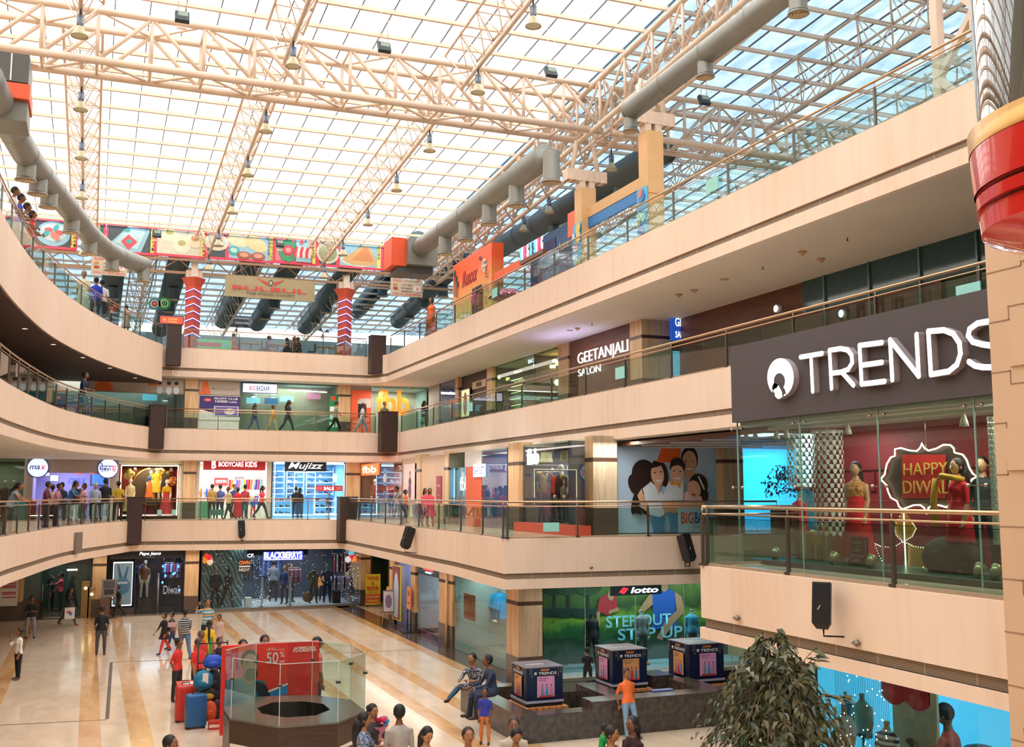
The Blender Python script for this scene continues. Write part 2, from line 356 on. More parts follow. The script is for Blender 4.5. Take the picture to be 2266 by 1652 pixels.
#columns
def column(x0,y0,x1,y1,z0,z1,grey=None,band=True,base=True,name='column'):
 m=MB();m.bb((x0,y0,z0),(x1,y1,z1),COLM)
 if grey:m.bb((x0+.004,y0-.01,z0),(x1,y0+.02,z1),COLG)  # greyer copy of the stone: the less lit front put into colour
 if band:zb=z0+(z1-z0)*.74;m.bb((x0-.012,y0-.02,zb),(x1+.012,y1+.012,zb+.12),DKBAND)
 if base:m.bb((x0-.014,y0-.022,z0),(x1+.014,y1+.014,z0+.85),P('#5A4A40',.2,0,.1,2.))
 return struct(m,name)
gy=55.35
column(UX(213,gy),gy,UX(243,gy),55.9,0,3.3);column(UX(416,gy),gy,UX(446,gy),55.9,0,3.3);column(UX(801,gy),gy,UX(822,gy),59,0,3.3)
column(UX(-20,gy),gy,UX(62,gy),56.5,0,3.3)
GX=13.25
for a,b in((866,877),(914,923),(976,1005)):column(GX-.05,UY(b,GX),GX+.5,UY(a,GX),0,3.3)
m=MB();p=UY(990,GX-.12);m.tube([(GX-.12,p,0),(GX-.12,p,3.28)],.05,P('#E2B98C',.4));struct(m,'column')
kx0,kx1=UX(1147,30.9,1400),UX(1200,30.9,1400);column(kx0,30.9,kx1,UY(1121,kx0,1400),0,3.3,True)
y1=57.3
column(UX(405,y1),y1,UX(433,y1),58,F1,F2-1.5);column(UX(766,y1),y1,UX(797,y1),58,F1,F2-1.5)
RX=14.4
for a,b in((920,932),(985,994)):column(RX-.05,UY(b,RX),RX+.4,UY(a,RX),F1,F2-1.5)
column(RX-.12,UY(1156,RX),RX+.4,UY(1131,RX),F1,F2-1.5)
cy=29.9
cx0=UX(1313,cy);column(cx0,cy,UX(1366,cy),UY(1295,cx0),F1,F2-1.5,True);column(UX(1601,cy),cy,UX(1645,cy),30.3,F1,F2-1.5,True)
y2=60.2
column(UX(409,y2,880),y2,UX(439,y2,880),61,F2,F3-1.5);column(UX(749,y2,880),y2,UX(776,y2,880),61,F2,F3-1.5)
WX=18.6
for a,b in((1011,1018),(1081,1092),(1240,1262)):column(WX-.1,UY(b,WX,850),WX+.3,UY(a,WX,850),F2,F3-1.5)
column(WX-.1,33.2,WX+1.15,34.1,F2,F3-1.5,True)
p=atz(2070,500,F3-1.5);column(19.85,20.0,20.4,UY(2070,19.85,520),F2,F3-1.5)
def roofcol(x,y,zt,w=.62):
 m=MB();CB=P('#E0B27C',.6,0,.05,2.)
 m.bb((x-w/2,y-w/2,F3),(x+w/2,y+w/2,zt),CB);m.bb((x-w/2-.01,y-w/2-.01,zt-2.2),(x+w/2+.01,y+w/2+.01,zt-2.18),P('#A07B50',.6))
 for dx in(-.2,.2):
  m.bb((x+dx-.12,y-.2,zt),(x+dx+.12,y+.2,zt+.28),BEIGEST)
 m.bb((x-.85,y-.22,zt+.28),(x+.85,y+.22,zt+.72),BEIGEST)
 for i in range(-3,4):m.bb((x+i*.26-.02,y-.25,zt+.28),(x+i*.26+.02,y+.25,zt+.72),BEIGEST)
 for dx in(-.7,.7):m.tube([(x+dx*.8,y,zt+.7),(x+dx*.5,y,zt+1.9)],.09,BEIGEST);
 return struct(m,'column')
roofcol(17.35,30.3,18.25);roofcol(17.35,35.45,17.7)
m=MB();q=atx(2170,20,17.35);m.bb((17.0,q.y-.5,F3),(17.7,q.y,23),BEIGEST)
m.bb((17.1,q.y+1.0,F3),(17.3,q.y+1.2,23),BEIGEST)
for i in range(7):m.bar((17.2,q.y+(1.1 if i%2 else 0),F3+i*1.2),(17.2,q.y+(0 if i%2 else 1.1),F3+i*1.2+1.2),.14,.14,BEIGEST)
struct(m,'column')
#dark tiled piers where curved and straight galleries meet
PIER=brickmat('pier_tile','#3A241F','#43291F','#2A1916',.6,.09,.012,(radians(90),0,0),.5)
def pier(u0,u1,vt,vb,Y,label_name,F):
 a=aty(u0,vb,Y);b=aty(u1,vb,Y);m=MB();m.bb((a.x,Y-.35,F-1.08),(b.x,Y+.45,F+1.12),PIER)
 m.bb((a.x-.03,Y-.38,F+1.12),(b.x+.03,Y+.5,F+1.16),DKBROWN);struct(m,label_name)
for u0,u1,Y,F in((282,316,53.6,F1),(750,788,52.0,F1),(330,363,56.0,F2),(841,877,55.8,F2),(368,400,58.9,F3),(819,851,58.7,F3)):pier(u0,u1,0,1100 if F==F1 else(950 if F==F2 else 780),Y,'column',F)
#roof
RT=thing('skylight_frame','cream steel purlins and dark glazing bars under the glass roof','roof frame',(8,40,20))
PUR=BEIGEST;MUL=P('#5E5A5C',.5)
ys=[27.7,29.3,30.9,32.5,34.15]+[36.55+1.65*k for k in range(-6+6,14)]+[58.65]
ys=sorted(set([27.7-1.65*k for k in range(1,10)]+ys));far=[60.3+1.65*k for k in range(14)]
for y in ys+far:
 m=MB();m.bar((-12,y,roofz(-12,y)-.09),(33,y,roofz(33,y)-.09),.12,.13,PUR);m.build('purlin',RT)
for k in range(-11,31):
 x=.07+1.093*k;m=MB();m.bar((x,10,roofz(x,10)+.03),(x,83.5,roofz(x,83.5)+.03),.035,.06,MUL);m.build('glazing_bar',RT)
m=MB();X1=17.47
def rq(x0,x1,y0,y1,mt,name):
 m=MB();m.add([(x0,y0,roofz(x0,y0)+.05),(x1,y0,roofz(x1,y0)+.05),(x1,y1,roofz(x1,y1)+.05),(x0,y1,roofz(x0,y1)+.05)],[(0,1,2,3)],mt);struct(m,name)
rq(-12,X1,-10,59.6,GL('#FFFFFF',.0),'window_1')
BL=mat_streak('#69859F','#93A3AE');rq(X1,34,-10,84,BL,'window_2');rq(-12,X1,59.6,84,BL,'window_3')
def truss_box(x0,x1,y0,y1,name,label,n,zb=None):
 t=thing(name,label,'roof truss',((x0+x1)/2,y0,roofz(x0,y0)-2));zt=lambda x,y:roofz(x,y)-.42;zl=lambda x,y:19.82+.004*x
 for y in(y0,y1):
  for z,r in((zt,.11),(zl,.13)):MB().tube([(x0,y,z(x0,y)),(x1,y,z(x1,y))],r,BEIGEST,10).build('chord',t)
 dx=(x1-x0)/n;mid=n*.43
 for i in range(n):
  xa,xb=x0+i*dx,x0+(i+1)*dx;m=MB()
  for y in(y0,y1):
   m.tube([(xa,y,zl(xa,y)),(xa,y,zt(xa,y))],.065,BEIGEST,6)
   lo,hi=(xa,xb)if i<mid else(xb,xa);m.tube([(lo,y,zl(lo,y)),(hi,y,zt(hi,y))],.07,BEIGEST,6)
  for z in(zt,zl):
   m.tube([(xa,y0,z(xa,y0)),(xa,y1,z(xa,y1))],.045,BEIGEST,6)
   c=(xa,y0,xb,y1)if i%2 else(xa,y1,xb,y0);m.tube([(c[0],c[1],z(c[0],c[1])),(c[2],c[3],z(c[2],c[3]))],.045,BEIGEST,6)
  m.build('bracing',t)
 return t
truss_box(-12,17.8,34.8,36.1,'box_truss','big cream tubular box truss crossing the hall over the white skylight',18)
truss_box(18.2,33,34.8,36.1,'box_truss','shorter cream box truss carrying on under the blue roof panes',9)
def truss_tri(xc,y0,y1,label,drop=1.45,w=.62,end=False,st=1.65):
 t=thing('triangular_truss',label,'roof truss',(xc,(y0+y1)/2,roofz(xc,y0)-drop),'triangular trusses under the skylight');zt=lambda y:roofz(xc,y)-.3;zb=lambda y:roofz(xc,y)-drop
 for s in(-1,1):MB().tube([(xc+s*w,y0,zt(y0)),(xc+s*w,y1,zt(y1))],.05,BEIGEST,6).build('chord',t)
 MB().tube([(xc,y0,zb(y0)),(xc,y1,zb(y1))],.075,BEIGEST,8).build('lower_chord',t)
 n=max(1,round((y1-y0)/st));d=(y1-y0)/n;m=MB()
 for i in range(n):
  a,b=y0+i*d,y0+(i+1)*d;c=(a+b)/2
  for s in(-1,1):
   m.tube([(xc+s*w,a,zt(a)),(xc,c,zb(c))],.024,BEIGEST,5);m.tube([(xc,c,zb(c)),(xc+s*w,b,zt(b))],.024,BEIGEST,5)
   m.tube([(xc+s*w,a,zt(a)),(xc+s*w,a,roofz(xc,a)-.15)],.04,BEIGEST,5)
   m.tube([(xc+s*w,a,zt(a)),(xc,a,zb(a))],.02,BEIGEST,5)
  m.tube([(xc-w,a,zt(a)),(xc+w,a,zt(a))],.026,BEIGEST,5);m.tube([(xc-w,a,zt(a)),(xc+w,b,zt(b))],.026,BEIGEST,5)
 m.build('bracing',t)
 if end:
  for s in(-1,1):m=MB();m.box((xc+s*w,y1-.2,zt(y1)),(.3,.5,.3),BEIGEST);m.build('end_bracket',t)
 return t
nm=['leftmost','second','third','fourth']
for xc,s in((-7.2,'left of the curved duct'),(-.9,'above the curved grey duct'),(5.5,'above the hanging tan banner'),(11.9,'nearest the thick straight duct'),):
 truss_tri(xc,36.4,59.3,'cream lattice truss behind the box truss, '+s.replace('leftmost',''),end=True)
 truss_tri(xc,11,34.5,'cream lattice truss before the box truss, '+s)
truss_tri(18.3,11,59.3,'cream triangular truss on the seam between white and blue roof',1.9,.7)
truss_tri(24.6,11,33.8,'greyish triangular truss under the blue roof above the glass rail',1.7,.8)
truss_tri(24.6,36.5,58,'triangular truss under the blue roof beyond the orange kiosk',1.7,.8)
truss_tri(30.5,14,58,'triangular truss farthest out under the blue roof',1.7,.8)
for xc,s in((8.5,'above the food court left of its right-hand column'),(14.6,'above the food court by its right-hand column'),(2.4,'above the food court by its left-hand column')):truss_tri(xc,60.6,83,'grey lattice truss '+s,2.0,.7,st=3.2)
t=thing('box_truss','cream box truss resting on the concrete roof columns along the gallery','roof truss',(17.9,30,19.8))
for x in(17.3,18.6):
 for z in(-.5,-2.3):MB().tube([(x,24,roofz(x,24)+z),(x,58,roofz(x,58)+z)],.1,BEIGEST,8).build('chord',t)
m=MB()
for i in range(17):
 a,b=24+2*i,26+2*i
 for x in(17.3,18.6):
  m.tube([(x,a,roofz(x,a)-.5),(x,a,roofz(x,a)-2.3)],.055,BEIGEST,6);m.tube([(x,a,roofz(x,a)-.5),(x,b,roofz(x,b)-2.3)],.055,BEIGEST,6)
 m.tube([(17.3,a,roofz(17,a)-2.3),(18.6,b,roofz(18,b)-2.3)],.04,BEIGEST,6)
m.build('bracing',t)
#ducts
DUCT=P('#8F9089',.45,.35,.07,1.5);DUCTD=P('#4F5F5E',.5,.25,.08,1.5);GRL=P('#D9C09A',.5)
def duct(pts,r,label,mat,outs,rings=2.2,cap=True,down=.55,ro=.28,group=None,grille=True):
 pts=[V(p)for p in pts];t=thing('air_duct',label,'air duct',pts[0],group)
 m=MB();m.tube(pts,r,mat,24)
 L=0
 for i in range(len(pts)-1):
  seg=pts[i+1]-pts[i];d=seg.normalized();l=seg.length;k=(-L)%rings
  while k<l:p=pts[i]+d*k;m.tube([p-d*.02,p+d*.02],r*1.025,mat,24);k+=rings
  L+=l
 m.build('duct_tube',t)
 for p in outs:
  p=V(p);o=MB();o.tube([p,p-V((0,0,r+down))],ro,mat,16,False);o.tube([p-V((0,0,r+down-.02)),p-V((0,0,r+down+.06))],[ro,ro*1.2],mat,16,False)
  b=o.build('outlet',t);g=MB()
  for q in range(4):g.lathe(p-V((0,0,r+down+.03)),[(ro*(1.12-q*.27),-.02),(ro*(1.0-q*.27),-.02),(ro*(1.0-q*.27),.02)],GRL,16,cap=False)
  g.lathe(p-V((0,0,r+down)),[(.01,0),(ro*1.1,0)],P('#5A5048',.6),16,cap=False);h=g.build('grille',b)
 return t
rp=lambda u,v:atx(u,v,13.5)
outs=[(13.5,UY(u,13.5,v),17.05)for u,v in((1220,385),(1143,425),(1083,460),(1030,500),(985,540))]
duct([(13.5,30.6,17.05),(13.5,45,17.1)],.42,'thick straight grey air duct running from the orange box to the columns',DUCT,outs,2.6)
m=MB();a=rp(895,558);m.bb((12.9,44.6,16.3),(14.3,46.4,17.5),ALU);m.bb((12.2,44.9,16.25),(12.9,46.3,17.55),P('#E4562A',.5));m.bb((12.5,45,15.95),(14.2,46.2,16.3),P('#4A4D4C',.5))
solo(m,'air_handling_unit','orange and grey metal air unit at the far end of the thick straight duct','air conditioner')
n0,n1=atx(1395,245,13.9),atx(1755,-30,13.9)
duct([(13.9,n0.y,n0.z),(13.9,n1.y,n1.z),(13.9,n1.y-3,n1.z+.1)],.3,'slimmer grey duct crossing in front of the first roof column',DUCT,[(13.9,n0.y,n0.z)]+[(13.9,UY(u,13.9,v),n0.z+.1)for u,v in((1560,120),(1765,-20))],2.0,down=.25,ro=.2)
d2=[atx(1470,330,21.5),atx(1130,560,21.5)]
duct([(21.5,d2[0].y,d2[0].z),(21.5,d2[1].y+4,d2[0].z)],.6,'dark grey duct passing behind both beige roof columns',P('#5F6766',.5,.3,.06),[(21.5,UY(u,21.5,400),d2[0].z)for u in(1370,1285,1225)],2.6)
CP=[atz(u,v,17.2)for u,v in((-30,170),(15,262),(60,345),(110,410),(160,470),(200,520),(250,560),(318,588))]
cpts=catmull([tuple(p)for p in CP],4)
duct(cpts,.43,'long grey air duct curving above the curved gallery',DUCT,[CP[2],(CP[2]+CP[3])/2,CP[3],CP[4],CP[5],CP[6],CP[7]+V((0,-.2,0))],2.2,ro=.3,down=.35)
m=MB();p=atz(20,232,17.2);m.bb((p.x-1.6,p.y-.2,p.z-.5),(p.x+.5,p.y+1.2,p.z+.1),P('#77776F',.5));m.bb((p.x-1.6,p.y-.4,p.z+.1),(p.x+.55,p.y+1.2,p.z+.55),P('#E4562A',.5));m.bb((p.x-1.6,p.y-.35,p.z+.6),(p.x+.5,p.y+1.2,p.z+1.45),P('#4D4B48',.4))
for i in range(4):m.bb((p.x-1.55+i*.52,p.y-.37,p.z+.62),(p.x-1.51+i*.52,p.y-.33,p.z+1.43),STEEL)
solo(m,'air_handling_unit','orange and dark metal air unit feeding the curved duct','air conditioner')
for i,(a,b,s)in enumerate((((290,600),(240,742),'behind the left notice board'),((392,610),(355,740),'left of the left red column'),((548,610),(492,722),'under the left end of the tan banner'),((630,620),(568,728),'under the right half of the tan banner'),((775,600),(675,735),'meeting the right red column from the left'),((860,610),(790,700),'just right of the right red column'),((990,615),(880,722),'below the right notice board, ending by the gallery rail'))):
 q=aty(b[0],b[1],79-i*.3);r=.62
 duct([(q.x,61.2,q.z+1.6+r),(q.x,79-i*.3,q.z+r*.7)],r,'dark food court duct '+s,DUCTD,[(q.x,y,q.z+1.2-(y-61)*.03)for y in(66,70,74)],3.,down=.02,ro=.35)
#lamps and floodlights
def bay_lamp():
 t=thing('high_bay_lamp','','pendant lamp',(0,0,0),'high bay lamps under the roof trusses')
 MB().lathe((0,0,0),[(.10,.62),(.115,.62),(.10,.3),(.09,.28)],P('#6E7480',.3,.6),12).build('ballast',t);MB().lathe((0,0,0),[(.03,.95),(.03,.62)],BLACK,8).build('stem',t)
 MB().lathe((0,0,0),[(.09,.3),(.13,.22),(.2,.08),(.25,0),(.255,-.03),(.24,-.02),(.1,.25)],P('#B9AF8E',.3,.2,0),16,cap=False).build('reflector',t);MB().lathe((0,0,0),[(.01,.01),(.22,.01)],P('#DAD4B4',.4),16,cap=False).build('lens',t)
 return t
lp=bay_lamp();first=True
LN={-.9:'truss above the curved duct',5.5:'middle truss',11.9:'truss beside the straight duct'}
for xc in(-.9,5.5,11.9):
 ly=[32.7,38.3,43.1,48.2,53.6,58.4]if xc>0 else[32.7,38.3,43.1,48,57.2]
 if xc>10:ly=[27.8]+ly
 for j,y in enumerate(ly):
  z=roofz(xc,y)-2.35
  where=('before the box truss' if y<30 else 'hanging inside the box truss' if y<34 else['first','second','third','fourth','fifth'][j-(2 if xc>10 else 1)]+' behind the box truss')
  lb='high bay lamp on the %s, %s'%(LN[xc],where)
  if first:lp.location=(xc,y,z);lp['label']=lb;first=False
  else:clone(lp,(xc,y,z),lb)
for u,v,s in((1353,375,'bell lamp on a long cable between the two roof columns'),(1215,470,'bell lamp on a cable above the second blue pane row left of the far column'),(1159,510,'bell lamp on a cable lowest under the blue roof')):
 p=atx(u,v,19.5);c=clone(lp,p,s);w=MB().tube([p+V((0,0,.9)),(p.x,p.y,roofz(p.x,p.y))],.012,BLACK,5);w.build('cable',c)
def flood(u,v,s,dz=-1.8,sz=.42):
 p=atr(u,v,dz);t=thing('floodlight',s,'floodlight',p,'floodlights hung under the roof');Mx=Matrix.Rotation(radians(-28),3,'X')
 m=MB();m.box(p,(sz,.14,sz*.95),P('#26343A',.5),M=Mx);m.build('housing',t)
 m=MB();m.box(p+Mx@V((.02,-.075,.01)),(sz*.7,.01,sz*.6),P('#9DB3A6',.15));m.build('lens',t)
 m=MB();[m.tube([p+V((s_*.12,0,.15)),(p.x+s_*.12,p.y,roofz(p.x,p.y))],.012,BEIGEST,5)for s_ in(-1,1)];m.bb(p+V((-.15,-.03,-.38)),p+V((.15,.03,-.3)),BEIGEST);m.build('bracket',t)
for u,v,s in((403,38,'dark square floodlight above the left part of the box truss'),(850,105,'dark square floodlight above the middle of the box truss'),(1219,160,'tilted floodlight near the right end of the box truss'),(1558,222,'small floodlight under the blue panes by the lattice truss'),(347,517,'floodlight in front of the red food banner between two food pictures'),(619,539,'floodlight in front of the red food banner above the green salad picture')):flood(u,v,s)
GF='small dark fittings hanging on the glazing bars'
for k in range(-2,17):
 if k in(5,11):continue
 x=.07+1.093*k;y=50.4;z=roofz(x,y)-.12;m=MB();m.ell((0,0,0),(.07,.07,.11),MUL,8,6)
 o=m.build('pendant_fitting',None,(x,y,z),label='small dark pendant fitting on a glazing bar of the white skylight',category='fitting',group=GF)
#people
PSC=bpy.data.scenes.new('figures')
def stripes(cols,h,ax=2,rough=.7):
 k=('S',tuple(cols),h,ax)
 if k in MC:return MC[k]
 m,nt,b=new_mat('striped_cloth');tc=nt.nodes.new('ShaderNodeTexCoord');sp_=nt.nodes.new('ShaderNodeSeparateXYZ');nt.links.new(tc.outputs['Object'],sp_.inputs[0])
 d=nt.nodes.new('ShaderNodeMath');d.operation='DIVIDE';d.inputs[1].default_value=h*len(cols);nt.links.new(sp_.outputs[ax],d.inputs[0])
 f=nt.nodes.new('ShaderNodeMath');f.operation='FRACT';nt.links.new(d.outputs[0],f.inputs[0])
 r=nt.nodes.new('ShaderNodeValToRGB');r.color_ramp.interpolation='CONSTANT';e=r.color_ramp.elements
 while len(e)<len(cols):e.new(.5)
 for i,c in enumerate(cols):e[i].position=i/len(cols);e[i].color=(*lin(c),1)
 nt.links.new(f.outputs[0],r.inputs[0]);nt.links.new(r.outputs[0],b.inputs['Base Color']);b.inputs['Roughness'].default_value=rough;MC[k]=m;return m
def floral(a,b_,sc=22.,p=.5):
 k=('F',a,b_,sc)
 if k in MC:return MC[k]
 m,nt,b=new_mat('printed_cloth');nt.links.new(ramp(nt,noise(nt,coords(nt),sc,2),a,b_,p-.03,p+.03),b.inputs['Base Color']);b.inputs['Roughness'].default_value=.7;MC[k]=m;return m
SKIN=['#8A5A3C','#A06C48','#7A4C32','#B58058']
POSE={'stand':dict(L=(3,3,4),R=(-2,3,4),aL=(4,9,12,.1),aR=(0,9,14,.1)),'walk':dict(L=(24,8,1),R=(-20,18,1),aL=(-20,8,22,.1),aR=(22,8,28,.1),lean=4),'phone':dict(L=(2,2,4),R=(-2,3,3),aL=(4,9,14,.1),aR=(40,14,128,.15)),'crossed':dict(L=(2,2,6),R=(-3,4,6),aL=(22,8,80,.8),aR=(22,8,76,.8)),'pocket':dict(L=(5,5,4),R=(-3,2,4),aL=(-8,22,42,.3),aR=(-8,22,42,.3)),'rail':dict(L=(2,2,4),R=(-6,4,4),aL=(32,14,52,.5),aR=(30,14,56,.5),lean=22,head=(0,12)),'railup':dict(L=(2,2,4),R=(-3,4,4),aL=(14,14,62,.55),aR=(12,14,66,.55),lean=8,head=(0,4)),'sit':dict(L=(84,84,8),R=(82,70,8),aL=(26,10,48,.3),aR=(24,10,52,.3),lean=10,hip=.46),'sitx':dict(L=(80,76,4),R=(98,34,14),aL=(30,12,70,.5),aR=(34,12,62,.5),lean=14,hip=.52),'behind':dict(L=(2,2,6),R=(-2,2,6),aL=(-18,10,30,.5),aR=(-18,10,30,.5)),'point':dict(L=(3,3,4),R=(-2,3,4),aL=(62,8,24,.1),aR=(10,8,40,.2)),'shield':dict(L=(3,3,5),R=(-2,3,5),aL=(2,9,14,.1),aR=(70,62,138,.5)),'leanb':dict(L=(16,4,5),R=(10,2,5),aL=(-14,16,24,.1),aR=(-14,16,24,.1),lean=-8,head=(0,16)),'carry':dict(L=(3,3,5),R=(-2,3,5),aL=(30,10,75,.4),aR=(26,10,80,.4),head=(10,6)),'look':dict(L=(3,3,4),R=(-2,3,4),aL=(30,6,80,.5),aR=(30,6,84,.5),lean=6,head=(0,24)),}
def person(x,y,z,H,face,pose,top,bot,label,shoe='#2A2420',skin=0,sleeve=.55,hair='short',hairc='#15100E',fem=False,extra=None,shorts=None,kurta=None,head=None,cat='person',name='person',group=None,stout=1.,vox=.024,bald=False,headm=None,hem=-.035,lite=False,nohead=False,cut=None):
 ps=dict(POSE[pose])if isinstance(pose,str)else dict(pose);T=top if isinstance(top,bpy.types.Material)else P(top,.75,0,.1,9.);B=bot if isinstance(bot,bpy.types.Material)else P(bot,.75,0,.1,9.)
 SK=skin if isinstance(skin,bpy.types.Material)else P(SKIN[skin%4],.5,0,.04,4.);SHO=P(shoe,.5)
 lean=radians(ps.get('lean',0));segs=[];m0=MB();S=H
 def dirp(p,ab=0.,s=1):p=radians(p);a=radians(ab);return V((sin(a)*s,-sin(p)*cos(a),-cos(p)*cos(a)))
 hw=(.052 if not fem else .054)*S
 lo=0;legs=[]
 for s,k in((1,'L'),(-1,'R')):
  tp,kb,ab=ps[k];a=V((s*hw,0,0));kn=a+dirp(tp,ab,s)*(.245*S);an=kn+dirp(tp-kb,ab*.3,s)*(.245*S);legs.append((a,kn,an));lo=min(lo,an.z-.045*S)
 hz=-lo if 'hip' not in ps else ps['hip'];up=V((0,0,hz));wr=.035*S
 for a,kn,an in legs:
  a,kn,an=a+up,kn+up,an+up;f=1.1*stout
  m0.tube([a,a.lerp(kn,.5),kn,kn.lerp(an,.35),an],[.053*S*f,.046*S*f,.034*S*f,.034*S*f,.025*S*f],B,10)
  ft=an+V((0,-.045*S,-.022*S));m0.ell(ft,(.027*S,.077*S,.024*S),B,10,6)
  segs+=[(a,kn,'leg',0),(kn,an,'shin',0),(an+V((0,.02,-.02))*S,an+V((0,-.1*S,-.03*S)),'foot',0)]
 sd=V((0,-sin(lean),cos(lean)));sy=V((0,cos(lean),sin(lean)))
 def spn(t,ox=0.,oy=0.):return up+sd*(t*S)+V((ox*S,0,0))+sy*(oy*S)
 w=.92 if fem else 1.;bf=stout
 rings=[(-.05,.06*bf,.05*bf),(-.02,.094*bf,.066*bf),(.03,.093*bf,.066*bf),(.09,.078*w*bf,.057*bf),(.17,.092*w*bf,.066*bf),(.222,.1*w,.064*bf),(.248,.094*w,.054),(.268,.064*w,.044),(.284,.037,.036),(.3,.031,.032),(.33,.03,.03)]
 vs=[];fs=[];n=16
 for t,rx,ry in rings:
  for k in range(n):a=2*pi*k/n;vs.append(spn(t,rx*cos(a),ry*sin(a)))
 for i in range(len(rings)-1):
  for k in range(n):k2=(k+1)%n;fs.append((i*n+k,i*n+k2,(i+1)*n+k2,(i+1)*n+k))
 fs.append(tuple(range(n))[::-1]);fs.append(tuple((len(rings)-1)*n+k for k in range(n)));m0.add(vs,fs,B)
 if fem:
  for s in(-1,1):m0.ell(spn(.19,s*.04,-.045),(.032*S,.032*S,.03*S),B,8,6)
 segs+=[(spn(-.04),spn(.255),'torso',0),(spn(.287),spn(.34),'neck',0)]
 hands=[]
 for s,k in((1,'aL'),(-1,'aR')):
  p,ab,eb,inw=ps[k];sh=spn(.242,s*(.1*w if not fem else .088))
  el=sh+dirp(p+ps.get('lean',0)*.5,ab,s)*(.165*S);q=radians(p+eb);fd=V((-s*inw,-sin(q),-cos(q))).normalized();wrp=el+fd*(.145*S);hd=wrp+fd*(.045*S)
  m0.tube([sh,sh.lerp(el,.5),el,el.lerp(wrp,.4),wrp],[.031*S*stout,.028*S*stout,.023*S,.022*S,.0155*S],B,8)
  m0.ell(hd,(.02*S,.02*S,.028*S),B,8,6);segs+=[(sh,el,'upper',0),(el,wrp,'fore',0),(wrp,wrp+fd*.1*S,'hand',0)];hands.append((wrp,fd,s))
 me=bpy.data.meshes.new('b');me.from_pydata([tuple(v)for v in m0.v],[],m0.f);ob=bpy.data.objects.new('b',me);PSC.collection.objects.link(ob)
 r=ob.modifiers.new('r','REMESH');r.mode='VOXEL';r.voxel_size=vox*(S/1.7 if S<1.5 else 1);r.use_smooth_shade=True
 sm=ob.modifiers.new('s','SMOOTH');sm.factor=.5;sm.iterations=2
 PSC.view_layers[0].update();m2=bpy.data.meshes.new_from_object(ob.evaluated_get(PSC.view_layers[0].depsgraph));bpy.data.objects.remove(ob);bpy.data.meshes.remove(me)
 out=MB();vv=[v.co.copy()for v in m2.vertices]
 mats={'top':T,'bot':B,'skin':SK,'shoe':SHO};grp={k:[]for k in mats}
 for pl in m2.polygons:
  c=pl.center;best=1e9;bk=None
  for a,b,k,_ in segs:
   d=b-a;t=max(0,min(1,(c-a).dot(d)/d.length_squared));dd=(c-a-d*t).length-(.06*S if k=='torso' else .052*S if k=='neck' else .02*S if k in('leg',)else 0)
   if dd<best:best=dd;bk=k;bt=t
  if bk in('leg','torso'):
   h=(c-up).dot(sd)/S;g='top' if h>hem and(bk=='torso' or h>hem)else 'bot'
   if bk=='leg' and shorts is not None and bt>shorts:g='skin'
  elif bk=='shin':g='skin' if shorts is not None else 'bot'
  elif bk=='foot':g='shoe'
  elif bk=='neck':g='skin'
  elif bk=='upper':g='top' if bt<sleeve*1.8 else 'skin'
  elif bk=='fore':g='top' if sleeve>1 and bt<sleeve-1+.0 else 'skin'
  else:g='skin'
  grp[g].append(tuple(pl.vertices))
 out.v=[tuple(v)for v in vv]
 for g,fl in grp.items():
  if fl:i=out.mi(mats[g]);out.f+=fl;out.m+=[i]*len(fl);out.sm+=[True]*len(fl)
 bpy.data.meshes.remove(m2)
 for wrp,fd,s in hands:
  if lite:break
  x_,y_,_=frame_of(fd);side=V((s,0,0))-fd*fd.dot(V((s,0,0)))
  if side.length<.2:side=x_
  side.normalize();nr_=fd.cross(side);b0=wrp+fd*(.05*S)
  for i in range(4):
   q=b0+side*(.0105*S*(i-1.5));L=(.032,.042,.045,.038)[i]*S;out.tube([q,q+fd*L*.6,q+fd*L*.95+nr_*L*.3],[.0062*S,.0055*S,.004*S],SK,5)
  q=wrp+fd*(.02*S)-side*(.014*S);out.tube([q,q+(fd-side).normalized()*.022*S,q+(fd*1.4-side*.6).normalized()*.04*S],[.0075*S,.0065*S,.0045*S],SK,5)
 hyaw,hp=head or ps.get('head',(0,0));HR=Matrix.Rotation(radians(hyaw),3,'Z')@Matrix.Rotation(radians(hp),3,'X');HS=S*1.07 if S>1.4 else S*1.22
 hc=spn(.33)+sd*(.05*HS)+V((0,-.012*S,0));SH_=headm or SK
 L=lambda a,b,c:hc+HR@V((a*HS,b*HS,c*HS))
 if nohead:out.lathe(spn(.335),[(.03*S,0),(.03*S,.02*S),(.026*S,.025*S)],SK,10)
 else:
  vs=[];fs=[];n,mm=16,12
  for i in range(mm+1):
   ph=pi*i/mm;zz=-cos(ph);rr=max(1e-3,sin(ph))
   for k in range(n):
    a=2*pi*k/n;xx,yy=cos(a)*rr*.046,sin(a)*rr*.056
    if zz<0:xx*=1+.30*zz;yy=yy*(1+.25*zz)if yy>0 else yy*(1+.06*zz)
    vs.append(L(xx,yy,zz*.066))
  for i in range(mm):
   for k in range(n):k2=(k+1)%n;fs.append((i*n+k,i*n+k2,(i+1)*n+k2,(i+1)*n+k))
  out.add(vs,fs,SH_,True)
  out.tube([L(0,-.052,.012),L(0,-.061,-.008),L(0,-.0655,-.014)],[.004*S,.007*S,.0095*S],SH_,6)
  for s in(-1,1):out.ell(L(s*.046,.004,-.004),(.006*S,.012*S,.016*S),SH_,6,5)
